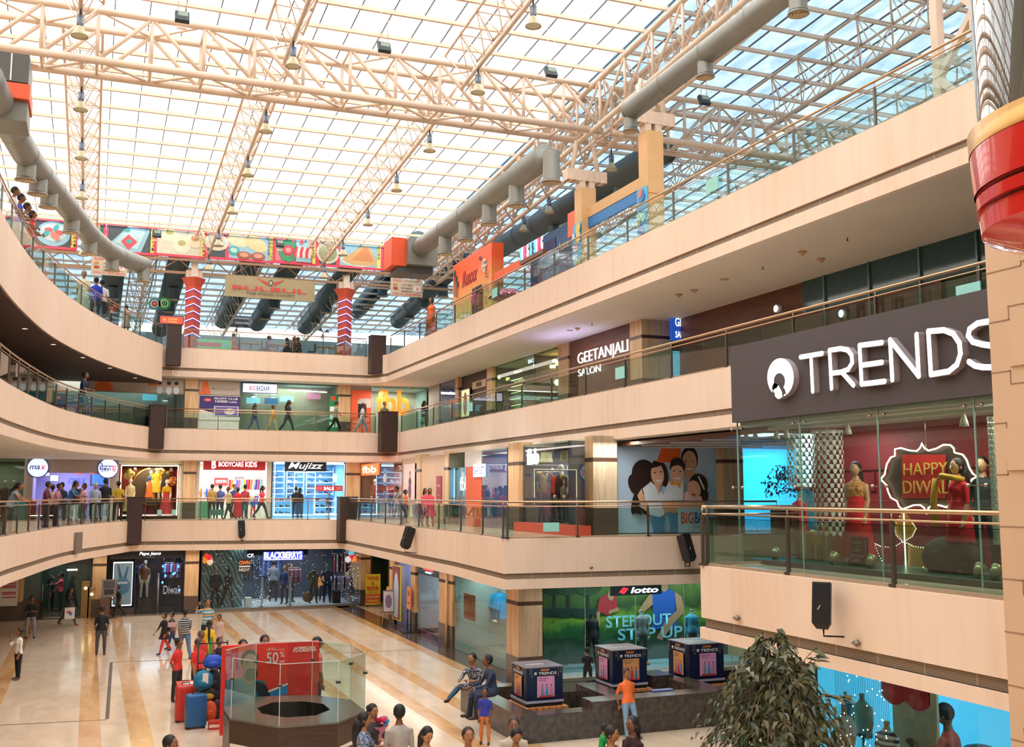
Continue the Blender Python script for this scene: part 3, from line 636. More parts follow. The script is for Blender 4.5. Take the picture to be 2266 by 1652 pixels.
  if cat=='person':
   EW,ED,MO=P('#D8D0C8',.3,0,0),P('#1C1210',.3,0,0),P('#7A3A34',.5,0,0)
   for s in(-1,1):
    out.ell(L(s*.018,-.0475,.008),(.0085*S,.005*S,.0045*S),EW,6,4);out.ell(L(s*.018,-.0515,.008),(.004*S,.003*S,.004*S),ED,6,4);out.ell(L(s*.018,-.0505,.019),(.011*S,.004*S,.0025*S),ED,6,4)
   out.ell(L(0,-.0535,-.031),(.014*S,.005*S,.0045*S),MO,8,4)
 if cut is not None:
  keep=[i for i,f in enumerate(out.f)if min(out.v[k][2]for k in f)>cut*S];out.f=[out.f[i]for i in keep];out.m=[out.m[i]for i in keep];out.sm=[out.sm[i]for i in keep]
 o=out.build(name,None,None,label=label,category=cat)
 if group:o['group']=group
 HM=P(hairc,.6,0,.2,30.)
 if hair and not nohead:
  h=MB();h.ell(L(0,.013,.016),(.053*HS,.058*HS,.062*HS),HM,14,10,M=HR)
  if fem or hair in('long','bun','tail'):
   h.ell(L(0,.02,-.005),(.053*HS,.05*HS,.062*HS),HM,12,8,M=HR)
  if hair=='long':h.tube([L(0,.04,.0),L(0,.058,-.06),spn(.23,0,.075),spn(.13,0,.085)],[.05*S,.052*S,.046*S,.018*S],HM,10)
  if hair=='tail':h.tube([L(0,.055,.01),L(0,.085,-.03),L(0,.075,-.12),spn(.16,0,.085)],[.022*S,.024*S,.02*S,.008*S],HM,8)
  if hair=='braid':h.ell(L(0,.02,-.005),(.053*S,.05*S,.062*S),HM,12,8,M=HR);h.tube([L(0,.05,-.02),spn(.24,0,.075),spn(.1,0,.085),spn(0,0,.085)],[.028*S,.024*S,.022*S,.01*S],HM,8)
  if hair=='bun':h.ell(L(0,.07,.02),(.028*S,.026*S,.028*S),HM,8,6)
  if hair=='beard':h.ell(L(0,-.024,-.042),(.036*S,.032*S,.026*S),HM,10,6,M=HR)
  h.build('hair',o)
 if kurta:
  km,kl,fl=kurta;km=km if isinstance(km,bpy.types.Material)else P(km,.75,0,.12,9.);h=MB();vs=[];fs=[];n=18
  mid=(legs[0][1]+legs[1][1])/2+up
  prof=[(.12,.081*w*bf,.062),(.03,.1*bf,.075),(-.03,.108*bf,.082),(-kl*.5,.112+fl*.4,.09+fl*.4),(-kl,.115+fl,.095+fl)]
  for t,rx,ry in prof:
   c=spn(t)if t>0 else up+V((0,(mid.y-up.y)*min(1,-t/.245)*.9,t*S))
   for k in range(n):a=2*pi*k/n;q=1+.04*sin(5*a)*(1 if t<-.1 else 0);vs.append(c+V((rx*S*cos(a)*q,ry*S*sin(a)*q,0)))
  for i in range(len(prof)-1):
   for k in range(n):k2=(k+1)%n;fs.append((i*n+k,i*n+k2,(i+1)*n+k2,(i+1)*n+k))
  h.add(vs,fs,km,True);h.build('tunic' if kl<.4 else 'long_skirt',o)
 if extra:extra(o,spn,L,S,hands)
 o.location=(x,y,z);o.rotation_euler=(0,0,radians(face));return o
def ph(u,v,z,H):return atz(u,v,z)
#glass railings
def along(path,step,start=0.):
 pts=[V((p[0],p[1]))for p in path];out=[];acc=0;nxt=start
 for i in range(len(pts)-1):
  d=(pts[i+1]-pts[i]);l=d.length
  while nxt<=acc+l+1e-6:out.append((pts[i]+d*((nxt-acc)/l),d.normalized()));nxt+=step
  acc+=l
 return out,acc
def railing(path,F,step,label,start=None,o=.1):
 pl=off(path,o);mid=pl[len(pl)//2];t=thing('glass_railing',label,'railing',(mid[0],mid[1],F),'glass railings of the galleries')
 ps,L=along(pl,step);
 if L-(len(ps)-1)*step>.5:ps.append((V(pl[-1]),ps[-1][1]))
 p3=lambda z:[(p[0],p[1],z)for p in pl]
 MB().tube(p3(F+1.06),.032,STEELW,10).build('handrail',t);MB().tube(p3(F+.93),.016,STEELW,8).build('lower_rail',t);
 m=MB();m.sweep(pl,[(-.03,F),(-.03,F+.05),(.03,F+.05),(.03,F)],P('#A58E76',.5));m.build('base_channel',t)
 for p,d in ps:
  m=MB();a=V((p.x,p.y,0));q=V((d.x,d.y,0));ang=atan2(d.y,d.x)
  m.box(a+V((0,0,F+.46)),(.05,.055,.92),DSTEEL,rz=ang);m.tube([a+V((0,0,F+.9)),a+V((0,0,F+1.05))],.012,STEEL,6);m.box(a+V((0,0,F+.03)),(.12,.1,.04),DSTEEL,rz=ang);m.build('post',t)
 pts=[V(p)for p in pl]
 for i in range(len(ps)-1):
  a,b=ps[i][0],ps[i+1][0];da=(b-a).normalized();a=a+da*.05;b=b-da*.05;m=MB()
  m.add([(a.x,a.y,F+.06),(b.x,b.y,F+.06),(b.x,b.y,F+.86),(a.x,a.y,F+.86)],[(0,1,2,3)],RAILGL);m.bar((a.x,a.y,F+.862),(b.x,b.y,F+.862),.012,.008,GL('#8FC0B4',.6));m.build('glass_panel',t)
 return t
cut=lambda P_,y:[tuple(p)for p in P_ if p[1]>y]
railing(cut(L3P,18),F3,2.15,'glass railing following the curved top gallery on the left')
railing(cut(L2P,18),F2,1.75,'glass railing following the curved middle gallery on the left')
railing(cut(L1P,18),F1,1.75,'glass railing following the curved lowest gallery on the left')
railing([(2.5,54.08),(11.2,52.55)],F1,2.6,'straight glass railing at the back, in front of the lit shoe shop')
railing([(11.9,52.0),(11.6,34),(11.2,28.4)],F1,2.63,'glass railing of the lowest right gallery up to its corner')
railing([(11.2,28.4),(20.5,28.0)],F1,2.35,'glass railing in front of the big family poster')
railing([(3.5,56.5),(14.55,56.4)],F2,2.58,'straight glass railing at the back in front of the supermarket entrance')
railing([(15.6,55.2),(15.6,6)],F2,2.88,'long glass railing of the middle right gallery above the dark lit sign')
railing([(4.4,59.5),(14.7,59.4)],F3,3.0,'straight glass railing of the food court between two red columns')
railing([(15.6,57.7),(15.6,6)],F3,2.87,'long glass railing along the top right gallery')
railing([(12.5,16.6),(10.4,16.6)],F1,2.1,'short end of the near glass railing beside the shop window',o=.1)
railing([(10.4,16.5),(10.36,9.0)],F1,2.4,'near glass railing in front of the festive shop window')
NT='pale notices taped to the glass railings'
def notice(p,ux,w,h,s):
 a=Art(p,ux,w,h);a.back(P('#9EDCD2',.6,0,.04));solo(a.mb,'paper_notice',s,'notice',group=NT)
for u,v,X,s,F in((1575,408,15.62,'on the top right railing, nearest the glass lift',F3),(1094,653,15.62,'on the top railing below the orange kiosk',F3),(1371,829,15.62,'on the railing below the brown salon wall',F2),(2142,652,15.62,'on the railing beside the stone pillar',F2),(1040,900,15.62,'on the middle right railing beside the lit sign reflection',F2)):
 p=atx(u,v,X);notice((X,p.y+.3,F+.32),(0,-1,0),.6,.38,'pale green paper notice '+s)
for u,s in((1222,'before the red plinth of the clothes shop'),):p=aty(u,1160,28.2);notice((p.x-.3,28.15,F1+.2),(1,0,0),.5,.26,'pale green paper notice '+s)
for u,s in((480,'in front of the childrenswear shop'),(354,'in front of the framed sari display'),(386,'at the right edge of the framed sari display')):x=UX(u,53.9);notice((x-.35 if u==480 else x-.1,53.75,F1+.25),(1,-.17,0),.7 if u==480 else .2,.28,'pale green paper notice on the railing '+s)
#loudspeakers on the fascias
def speaker(p,yaw,s,sc=1.,pitch=18):
 t=thing('loudspeaker',s,'loudspeaker',p,'black loudspeakers on the gallery fascias');M=Matrix.Rotation(radians(yaw),3,'Z')@Matrix.Rotation(radians(-pitch),3,'X');p=V(p)
 b=MB();w,h,d=.17*sc,.42*sc,.17*sc
 pr=[(-w,-d),(w,-d),(w*.55,d),(-w*.55,d)];vs=[p+M@V((x,y,z))for z in(-h,-h*.75,h)for x,y in[(q[0]*(1 if z>-h else .6),q[1]*(1 if z>-h else .6))for q in pr]]
 b.add(vs,[(3,2,1,0),(8,9,10,11)]+[(4*k+i,4*k+(i+1)%4,4*k+4+(i+1)%4,4*k+4+i)for k in(0,1)for i in range(4)],BLACK);b.build('cabinet',t)
 MB().box(p+M@V((0,-d-.008,.02)),(w*1.8,.012,h*1.7),P('#101012',.8),M=M).build('grille',t)
 w0=Matrix.Rotation(radians(yaw),3,'Z');q=p+w0@V((w*2.1,d+.16*sc,-h*.55));m=MB();m.box(q,(.07*sc,.05,.34*sc),BLACK,M=w0)
 e=p+M@V((0,0,-h));m.tube([e,e+V((0,0,-.12*sc)),q+V((0,0,-.34*sc)),q+V((0,0,-.15*sc))],.018*sc,BLACK,6);m.build('bracket',t)
 MB().box(p+M@V((-w*.2,-d-.018,-h*.1)),(.012,.006,.09*sc),P('#CFCFCF',.3),M=M@Matrix.Rotation(.5,3,'Y')).build('badge',t)
sp_=atx(1823,1340,10.1);speaker(sp_,-55,'large black loudspeaker on the near fascia above the tree',.8,9)
sp_=aty(1518,1213,27.6);speaker(sp_,20,'black loudspeaker on the fascia below the big family poster',1.0)
sp_=atx(903,1190,11.4);speaker(sp_,-80,'black loudspeaker on the lowest right fascia near the dark pier',1.0)
sp_=aty(533,1171,53.2);speaker(sp_,5,'black loudspeaker on the back fascia below the childrenswear shop',1.0)
sp_=atz(148,1196,3.95);speaker(sp_+V((.3,-.3,0)),60,'black loudspeaker on the curved lowest fascia at the left',1.1)
m=MB();p=atz(162,1200,3.95);m.box(p+V((.2,-.2,0)),(.5,.08,.85),P('#8C8074',.4,.4),rz=radians(62));solo(m,'wall_hatch','grey metal hatch on the curved fascia beside the loudspeaker','hatch')
for u,v,X in((1308,1255,None),(1630,1366,10.34),(1895,1422,10.34)):
 p=aty(u,v,28.3)if X is None else atx(u,v,X);m=MB();m.ell(p,(.05,.05,.05),P('#8C7F70',.3,.7),8,6);m.lathe(p,[(.07,-.01),(.07,.01)],P('#8C7F70',.3,.7),10)
 solo(m,'fascia_spotlight',{1308:'tiny metal spotlight on the fascia below the family poster',1630:'small metal spotlight on the near fascia left of the loudspeaker',1895:'small metal spotlight on the near fascia right of the loudspeaker'}[u],'spotlight')
#food court
YB=59.75
b0=aty(55,492,YB);b1=aty(942,550,YB);BW=b1.x-b0.x;zb=18.98;BH=1.62
RED=P('#F2506A',.5);REDF=P('#EE5A68',.5)
CRM=P('#E9E0CE',.6);YEL=P('#F3E36A',.5);INK=P('#23323A',.5);AQ=P('#9CC9DA',.5);TEA=P('#4DB5B0',.5);GRN=P('#3E9E72',.5);DKG=P('#4E5A60',.5)
def board(x0u,x1u,label,fn,name='menu_board'):
 xa,xb=aty(x0u,540,YB).x,aty(x1u,560,YB).x;z0=zb+.03*(xa-b0.x)*.9*.6;a=Art((xa,YB,z0),(1,0,0),xb-xa,BH,step=.006);a.back(RED,.12);fn(a)
 solo(a.mb,name,label,'food sign',group='red food picture boards over the food court')
def vtxt(a,s,x,w=.045,top=.92,h=.1,mat=None):
 st=min(.13,.88/len(s));
 for i,c in enumerate(s):a.text(c,x,top-st*(i+1),st*.72,mat or INK,w=w,bold=.02)
def b_bhalla(a):
 a.rect(.12,.08,.86,.9,DKG);a.disc(.5,.5,.52,.42,AQ,24);a.disc(.5,.55,.4,.3,P('#C9DEE2',.5),20)
 for i,(x,y)in enumerate(((.4,.62),(.55,.7),(.5,.45),(.62,.55),(.35,.48),(.58,.38))):a.disc(x,y,.13,.08,(P('#D8686E',.5),TEA,P('#E08A80',.5))[i%3],12,rot=i)
 a.rect(.87,.08,.97,.9,YEL);vtxt(a,'BHALLA',.855,.05);vtxt(a,'PAPRI',.925,.05,.75)
def b_green(a):a.rect(.08,.1,.9,.9,P('#2F6F5E',.5));a.disc(.45,.5,.3,.25,P('#4FB089',.5));a.disc(.55,.35,.25,.12,P('#B9D8CE',.5))
def b_bhaji(a):
 a.rect(.04,.08,.94,.92,DKG);a.poly([(.1,.35),(.45,.95),(.9,.88),(.72,.08),(.3,.02)],AQ);a.poly([(.16,.36),(.45,.86),(.8,.8),(.64,.16)],P('#BFE0E8',.5));a.poly([(.3,.4),(.45,.66),(.64,.42),(.46,.12)],REDF);a.disc(.47,.42,.1,.07,TEA);a.disc(.42,.8,.1,.07,TEA)
 a.rect(.91,.08,.98,.92,YEL);vtxt(a,'PAV',.88,.04);vtxt(a,'BHAJI',.935,.04,.8)
def b_gol(a):
 a.rect(.04,.08,.96,.92,P('#DCD8C4',.5));a.disc(.28,.72,.28,.24,P('#E8E2C6',.5));a.disc(.52,.4,.3,.27,P('#EFE8CC',.5));a.disc(.78,.6,.28,.25,P('#EAE0C2',.5))
 for x,y,c in((.28,.85,'#B9C880'),(.52,.5,'#A9C98E'),(.78,.7,'#D98A5A')):a.disc(x,y,.13,.09,P(c,.5));a.disc(x,y,.07,.05,P('#E2A070',.5))
 a.rect(.9,.06,.965,.94,YEL);vtxt(a,'GOL',.885,.045);vtxt(a,'GAPPA',.93,.045,.72)
def b_plate(a):a.rect(.08,.08,.92,.9,DKG);a.disc(.5,.6,.42,.3,CRM);a.disc(.5,.62,.3,.2,P('#C4D3CC',.5))
def b_chole(a):
 a.rect(.04,.08,.95,.92,AQ);a.disc(.22,.72,.38,.22,P('#E3DCB6',.5),rot=-.3);a.disc(.6,.66,.45,.25,P('#E6D2A0',.5),rot=-.5);a.disc(.14,.34,.2,.16,TEA);a.disc(.14,.36,.12,.09,P('#BFE6DF',.5))
 for x in(.36,.66):a.disc(x,.2,.25,.14,P('#A8604C',.5));a.disc(x,.22,.16,.08,P('#D9A08A',.5))
 a.rect(.91,.06,.97,.94,YEL);vtxt(a,'CHOLE',.87,.045);vtxt(a,'BHATURE',.925,.045)
def b_salad(a):
 a.rect(.04,.1,.95,.9,P('#D98A90',.5));
 for i in range(9):a.disc(.32+.16*cos(i*.7),.48+.32*sin(i*.7),.13,.1,GRN,10,rot=i)
 a.disc(.32,.5,.2,.17,P('#E8485C',.5));a.disc(.32,.5,.1,.1,P('#F4A0A0',.5));a.rect(.5,.1,.86,.9,AQ)
 for i in range(6):a.disc(.5+i*.065,.45,.07,.22,(P('#E8485C',.5),P('#F3E4DA',.5))[i%2],10,rot=-.15)
 a.disc(.62,.82,.06,.08,P('#E8485C',.5));a.rect(.88,.06,.95,.94,YEL);vtxt(a,'SALAD',.89,.05)
def b_bowl(a):a.rect(.08,.08,.92,.92,DKG);a.disc(.5,.5,.42,.4,CRM,20);a.disc(.5,.5,.34,.32,P('#9DB08A',.5),20);[a.disc(.35+.1*(i%4),.35+.09*i%.4,.06,.03,P('#D8B890',.5),8,rot=i)for i in range(8)]
def b_dosa(a):a.rect(.04,.08,.95,.92,AQ);a.disc(.45,.3,.7,.24,P('#CFE2DE',.5));a.poly([(.08,.3),(.55,.88),(.68,.86),(.86,.3),(.8,.14),(.3,.12)],P('#D9B27A',.5));a.poly([(.3,.3),(.56,.8),(.66,.78),(.78,.3)],P('#D8935E',.5));a.rect(.86,.06,.94,.94,YEL);vtxt(a,'DOSA',.87,.055,h=.14)
def b_sweet(a):
 a.rect(.04,.1,.45,.9,P('#D9867A',.5));a.rect(.47,.1,.86,.9,P('#E5604E',.5));a.disc(.16,.45,.17,.17,P('#C98A62',.5));a.disc(.34,.45,.17,.17,P('#C98A62',.5));a.disc(.2,.8,.12,.1,P('#D9A89A',.5))
 for i in range(7):a.disc(.52+.05*i,.3+.06*(i%3),.05,.03,P('#F0A080',.5),8)
 a.rect(.88,.1,.96,.9,P('#4A4A3A',.5));vtxt(a,'SWEETS',.89,.05,mat=YEL)
for a_,b_,s,f in((62,170,'red board with a blue food plate, leftmost behind the curved railing',b_bhalla),(184,232,'small red board with green food, behind the curved duct',b_green),(234,342,'red board with a tilted square tray behind the curved duct',b_bhaji),(343,455,'red board picturing three pale filled puri balls',b_gol),(456,502,'narrow red board with a white plate beside the puri balls',b_plate),(503,606,'red board picturing puffed bread and two bowls',b_chole),(607,702,'red board picturing a green and red salad',b_salad),(703,748,'narrow red board with a round bowl by the lattice truss',b_bowl),(749,848,'red board picturing a golden folded pancake',b_dosa),(849,940,'red board with round sweets, partly behind the air unit',b_sweet)):board(a_,b_,s,f)
m=MB()
for z,dy in((zb-.12,0),(zb-.75,.6)):m.bar((-6,YB+.15+dy,z),(b1.x+3,YB+.15+dy,z+.35),.12,.14,P('#B49274',.5))
for i in range(26):x=-6+i;m.bar((x,YB+.15+.6*(i%2),zb-.12-.63*(i%2)+.0145*i),(x+1,YB+.15+.6*((i+1)%2),zb-.12-.63*((i+1)%2)+.0145*i),.05,.05,P('#B49274',.5))
solo(m,'sign_truss','thin beige lattice beam carrying the red food picture boards','roof truss')
p0=aty(497,655,59.0);p1=aty(696,667,59.0);zt=aty(497,608,59.0).z;a=Art((p0.x,59.0,p0.z+.02),(1,0,0),p1.x-p0.x,zt-p0.z,step=.006);a.back(P('#A89B78',.7,0,.06,3.),.03)
RB=P('#D9413C',.5)
for s in(-1,1):
 for i in range(4):a.poly([(.5+s*.03,.78-i*.055),(.5+s*(.155-i*.028),.95-i*.07),(.5+s*(.145-i*.028),.9-i*.07),(.5+s*.03,.745-i*.055)][::s],RB)
a.disc(.5,.76,.1,.14,P('#2B2A30',.5));a.text('B',.487,.67,.17,P('#E9E0CC',.5),bold=.05)
a.text('BULBUL',.08,.34,.2,RB,w=.83,bold=.055);a.text('THE FOOD COURT',.23,.14,.11,P('#2A2730',.5),w=.54,bold=.02)
solo(a.mb,'hanging_banner','long tan banner with red winged emblem and red capitals','banner')
def fcnotice(u0,u1,vt,vb,s):
 p0=aty(u0,vb,58.6);p1=aty(u1,vb,58.6);zt=aty(u0,vt,58.6).z;a=Art((p0.x,58.6,p0.z),(1,0,0),p1.x-p0.x,zt-p0.z,step=.005);a.back(P('#C9BBA6',.7),.03);K=P('#3A302C',.6)
 a.text('BULBUL',.08,.82,.12,RB,w=.28,bold=.05);a.text('THE FOOD COURT',.42,.83,.07,K,w=.5)
 for i,t in enumerate(('OUT SIDE','EATABLES','BEVERAGE')):a.text(t,.34,.6-i*.18,.08,K,w=.32,bold=.03)
 a.rect(.08,.58,.2,.7,P('#C98A5A',.5));a.rect(.08,.36,.22,.48,P('#A8342C',.5));a.rect(.72,.3,.93,.62,P('#EEE6DA',.5));a.text('X',.77,.36,.2,RB,bold=.03);a.text('STRICTLY PROHIBITED',.05,.06,.11,RB,w=.9,bold=.03)
 solo(a.mb,'notice_board',s,'notice board')
fcnotice(201,281,566,606,'beige hanging notice board beside the end of the curved duct');fcnotice(864,935,614,653,'beige hanging notice board under the right end of the food boards')
NEON=E('#BFD6FF',3.2);NB=E('#2B55FF',2.0);ORC=P('#D2573E',.5,0,.1,1.)
def redcol(uc,vt,s):
 c=aty(uc,vt,60.6);x=c.x;t=thing('neon_column',s,'column',(x,60.6,F3),'red neon columns of the food court');w=.42
 m=MB();m.prism([(x-w,60.6),(x,60.2),(x+w,60.6),(x,61.1)],F3,17.6,ORC);m.add([(x-w,60.6,17.6),(x,60.2,17.6),(x+w,60.6,17.6),(x,61.1,17.6),(x-w*1.6,60.6,18.1),(x,60.0,18.1),(x+w*1.6,60.6,18.1),(x,61.3,18.1)],[(0,1,5,4),(1,2,6,5),(2,3,7,6),(3,0,4,7),(7,6,5,4)],ORC);m.build('shaft',t)
 m=MB();m.bb((x-.45,60.3,18.1),(x+.45,61,18.5),BEIGEST);m.bb((x-.18,60.2,18.1),(x+.18,60.5,18.9),CRM);m.build('capital',t)
 for k in range(8):
  z=F3+.9+k*.42+(.25 if k==7 else 0);m=MB()
  for r,mt in((.03,NB),(.018,NEON)):
   y=.0 if r>.02 else-.03;m.tube([(x-w-.03,60.56+y,z-.1),(x,60.14+y,z+.05),(x+w+.03,60.56+y,z-.1)],r,mt,6)
  m.build('neon_tube',t)
redcol(429,612,'red column with blue neon zigzags left of the tan banner');redcol(764,632,'red column with blue neon zigzags right of the tan banner')
TB=P('#B98D5E',.5)
def table(x,y,s):
 t=thing('dining_table',s,'table',(x,y,F3),'food court tables');MB().box((x,y,F3+.74),(1.1,.7,.04),TB).build('table_top',t)
 m=MB();m.tube([(x,y,F3),(x,y,F3+.72)],.04,DSTEEL,8);m.box((x,y,F3+.02),(.5,.5,.03),DSTEEL);m.build('pedestal',t)
def chair(x,y,r,s,c='#3A2E2A'):
 t=thing('dining_chair',s,'chair',(x,y,F3),'food court chairs');C_=P(c,.5);R_=Matrix.Rotation(radians(r),3,'Z');o=V((x,y,F3))
 MB().box(o+V((0,0,.45)),(.42,.42,.05),C_,M=R_).build('seat',t);MB().box(o+R_@V((0,.2,.72)),(.42,.04,.48),C_,M=R_).build('backrest',t)
 for i in(-1,1):
  for j in(-1,1):MB().tube([o+R_@V((i*.18,j*.18,0)),o+R_@V((i*.18,j*.18,.44))],.014,DSTEEL,6).build('leg',t)
for i,(u,s)in enumerate(((555,'in front of the orange-clad diner'),(615,'second from the left red column'),(722,'before the right red column'))):x=aty(u,780,61.6).x;table(x,61.7,'small wooden table %s at the rail'%s);chair(x-.85,61.8,-90,'dark chair left of the table %s'%s);chair(x+.85,61.8,90,['lime green chair right of the table %s','dark chair right of the table %s'][i<2]%s,'#8FA83E' if i==2 else '#3A2E2A')
def fan(u,v,s):
 p=aty(u,v,70.);t=thing('wall_fan',s,'fan',p);m=MB();m.lathe(p,[(.5,0),(.52,.02),(.5,.04)],DSTEEL,20,M=Matrix.Rotation(pi/2,3,'X'),cap=False)
 for i in range(12):a=i*pi/6;m.tube([p,p+V((.5*cos(a),0,.5*sin(a)))],.008,DSTEEL,4)
 m.build('guard',t);m=MB()
 for i in range(3):a=i*2.09;m.add([p+V((0,.04,0)),p+V((.42*cos(a),.04,.42*sin(a))),p+V((.42*cos(a+.7),.1,.42*sin(a+.7)))],[(0,1,2)],ALU)
 m.build('blades',t);MB().tube([p+V((0,.1,0)),p+V((0,.1,-2.2))],.03,DSTEEL,6).build('stand',t)
fan(525,722,'tall fan behind the diners left of the tan banner');fan(716,735,'tall fan just left of the right red column')
m=MB();a=Art(aty(435,784,60.4),(1,0,0),1.9,.9);a.back(P('#7EDC9A',.5));a.rect(0,.55,.7,.8,P('#E8607A',.5));a.disc(.82,.68,.14,.12,P('#7FD3E6',.5));a.text('INDIE',.12,.06,.34,INK,w=.8,bold=.03);solo(a.mb,'counter_sign','green counter sign beside the foot of the left red column','sign')
a=Art(aty(353,716,61.),(1,0,0),1.3,.5);a.back(P('#2A2A55',.4),.1);a.rect(.03,.1,.97,.9,E('#E8503A',.9));a.disc(.2,.5,.15,.15,E('#F0902E',1));a.text('SULTHAN',.36,.52,.2,E('#F6C060',1),w=.36);a.text('SHAWARMA',.36,.24,.16,E('#F6C060',1),w=.36);solo(a.mb,'lightbox_sign','small red lit sign hanging left of the left red column','sign')
for u,v,c,s in((342,672,'#3A9A9A','teal and red ring-shaped hanging decoration'),(364,671,'#2FAE4E','green ring-shaped hanging decoration under the dark duct')):
 p=aty(u,v,62.);m=MB();Mx=Matrix.Rotation(pi/2,3,'X')
 for r,cc in((.34,c),(.24,'#E8E4DA'),(.16,'#D8563A' if u<350 else c)):m.lathe(p,[(r-.12,-.04),(r,-.04),(r,.04),(r-.12,.04)],P(cc,.4),20,M=Mx,cap=False)
 m.tube([p+V((0,0,.4)),(p.x,p.y,roofz(p.x,62))],.01,BLACK,4);solo(m,'hanging_ring',s,'decoration')
m=MB();p=aty(531,712,83.5);m.box(p,(3,.4,.9),P('#4A4A4E',.5));m.bb((p.x-1.4,p.y-.25,p.z-.3),(p.x+1.4,p.y-.2,p.z+.2),P('#5E5E62',.4));solo(m,'wall_air_conditioner','dark air conditioner high on the far food court wall','air conditioner')
#top right gallery kiosks
KX=17.55
ka,kb=UY(1003,KX,600),UY(1088,KX,560)
def grad_mat():
 m,nt,b=new_mat('orange_to_yellow_paint');tc=nt.nodes.new('ShaderNodeTexCoord');s_=nt.nodes.new('ShaderNodeSeparateXYZ');nt.links.new(tc.outputs['Object'],s_.inputs[0])
 r=nt.nodes.new('ShaderNodeMapRange');r.inputs[1].default_value=.6;r.inputs[2].default_value=4.;nt.links.new(s_.outputs[2],r.inputs[0]);nt.links.new(ramp(nt,r.outputs[0],'#EBD27C','#F25A22',.1,.85),b.inputs['Base Color']);b.inputs['Roughness'].default_value=.5;return m
t=thing('food_kiosk','orange and yellow kiosk booth on the top right gallery','kiosk',(KX,kb,F3));OG=grad_mat()
m=MB();m.bb((KX,kb,F3),(KX+.62,ka,18.1),OG);b=m.build('booth',t)
dz0=F3;a=Art((KX-.01,ka,F3),(0,-1,0),ka-kb,4.15,step=.004);RR=P('#C9232E',.4);a.text('Roxxx',.26,.64,.2,BLACK,w=.4,bold=.09,shear=.3);a.text('Roxxx',.26,.645,.19,RR,w=.39,bold=.045,shear=.3)
a.disc(.83,.77,.09,.08,CRM,14);a.text('GAME',.78,.775,.05,INK,w=.11,bold=.03);a.text('ZONE',.78,.71,.05,RR,w=.11,bold=.03)
for i,x in enumerate((.05,.1,.14)):a.rect(x,.58-i*.02,x+.012,.9-i*.08,INK);a.disc(x+.006,.88-i*.08,.03,.05,INK,10)
a.disc(.74,.88,.03,.03,INK,8)
for i in range(6):a.poly([(.3+i*.05,.2),(.33+i*.06,.45),(.315+i*.05,.2)],(INK,CRM)[i%2])
a.rect(.56,.0,.8,.55,P('#272B2C',.3));[a.text(c,.89,.6-i*.16,.09,INK,w=.04,bold=.04)for i,c in enumerate('ENG')]
a.mb.build('painted_front',b)
p=atx(1088,540,KX+.6)
m=MB();m.bb((19.6,41.2,F3),(19.8,kb,18.2),P('#2F5C88',.5));a=Art((19.58,44.6,F3+1.5),(0,-1,0),3.2,2.5);a.rect(.05,.05,.45,.95,P('#1A2A66',.5));a.disc(.2,.6,.5,.15,P('#8FB7DC',.5));a.disc(.28,.3,.4,.12,P('#3D6FA8',.5));a.text('Aqua',.55,.6,.2,P('#C9C07A',.5),w=.35);m2=a.mb
o=solo(m,'game_zone_panel','blue panel wall beside the orange booth','panel');m2.build('painted_scene',o)
q0,q1=atx(1152,577,17.5),atx(1203,560,17.5);m=MB();m.bb((17.6,q0.y,16.15),(17.75,kb-.1,16.5),P('#F0602C',.5));o=solo(m,'shop_fascia','thin orange fascia strip running toward the roof columns','fascia board')
cs=['#5FC6E8','#F0F0F0','#F05A9A','#E0364A','#F0F0F0','#B05AD8','#5FC6E8','#F05A9A']
a=Art((17.5,q0.y,q0.z),(0,-1,0),q0.y-q1.y,.62,step=.0)
for i,c in enumerate('WINGS & SWING'):
 if c!=' ':a.text(c,i/13,0,.9,E(cs[i%8],1.1),w=.055,bold=.05,ext=.05)
solo(a.mb,'channel_letters','multicoloured letters standing on the brown beam beside the orange booth','letters')
m=MB();m.bb((17.45,q1.y,q0.z-.2),(17.7,q0.y,q0.z-.02),P('#7A4A30',.5));solo(m,'sign_beam','brown beam under the multicoloured letters','beam')
m=MB();m.bb((17.6,35.8,16.3),(17.8,37.6,17.3),P('#F0602C',.5));solo(m,'shop_fascia','orange fascia panel against the far roof column','fascia board')
m=MB();m.bb((17.3,30.6,16.5),(17.4,35.2,16.9),P('#E0B27C',.6));m.bb((17.32,30.6,16.1),(17.4,35.2,16.5),P('#2E7FC4',.5));solo(m,'shop_fascia','beige and blue fascia joining the two roof columns','fascia board')
def playwrap(y,s):
 a=Art((16.98,y+.36,F3+.05),(0,-1,0),.72,2.3,step=.004);a.back(P('#4FB4E6',.4),.02)
 for i in range(14):a.disc(random.uniform(.15,.85),random.uniform(.05,.95),random.uniform(.05,.12),random.uniform(.04,.1),P(random.choice(['#2E86D0','#BFE8F4','#E8705A','#F2D25A','#7FD0C0','#D8EFF8']),.4),8,rot=i)
 a.text('MALL',.55,.3,.06,WHITE,w=.2);solo(a.mb,'column_wrap',s,'poster')
playwrap(30.3,'blue party-coloured wrap on the near roof column');playwrap(35.45,'blue and yellow patterned wrap on the far roof column')
m=MB();c=V((17.6,44.0,F3))
m.lathe(c,[(.75,0),(.9,.3),(.9,.5),(.1,.55)],P('#3C8FB0',.4),18);m.lathe(c+V((0,0,1.0)),[(1.0,0),(.9,.12),(.3,.4),(.02,.45)],P('#D0303A',.4),18);m.tube([c,c+V((0,0,1.4))],.06,STEEL,8)
o=solo(m,'toy_carousel','small red-topped blue carousel behind the top railing','ride');m=MB()
for i in range(16):a=i*pi/8;m.ell(c+V((.95*cos(a),.95*sin(a),1.05)),(.03,.03,.03),E('#FFF3D0',3),6,4)
m.build('light_string',o)
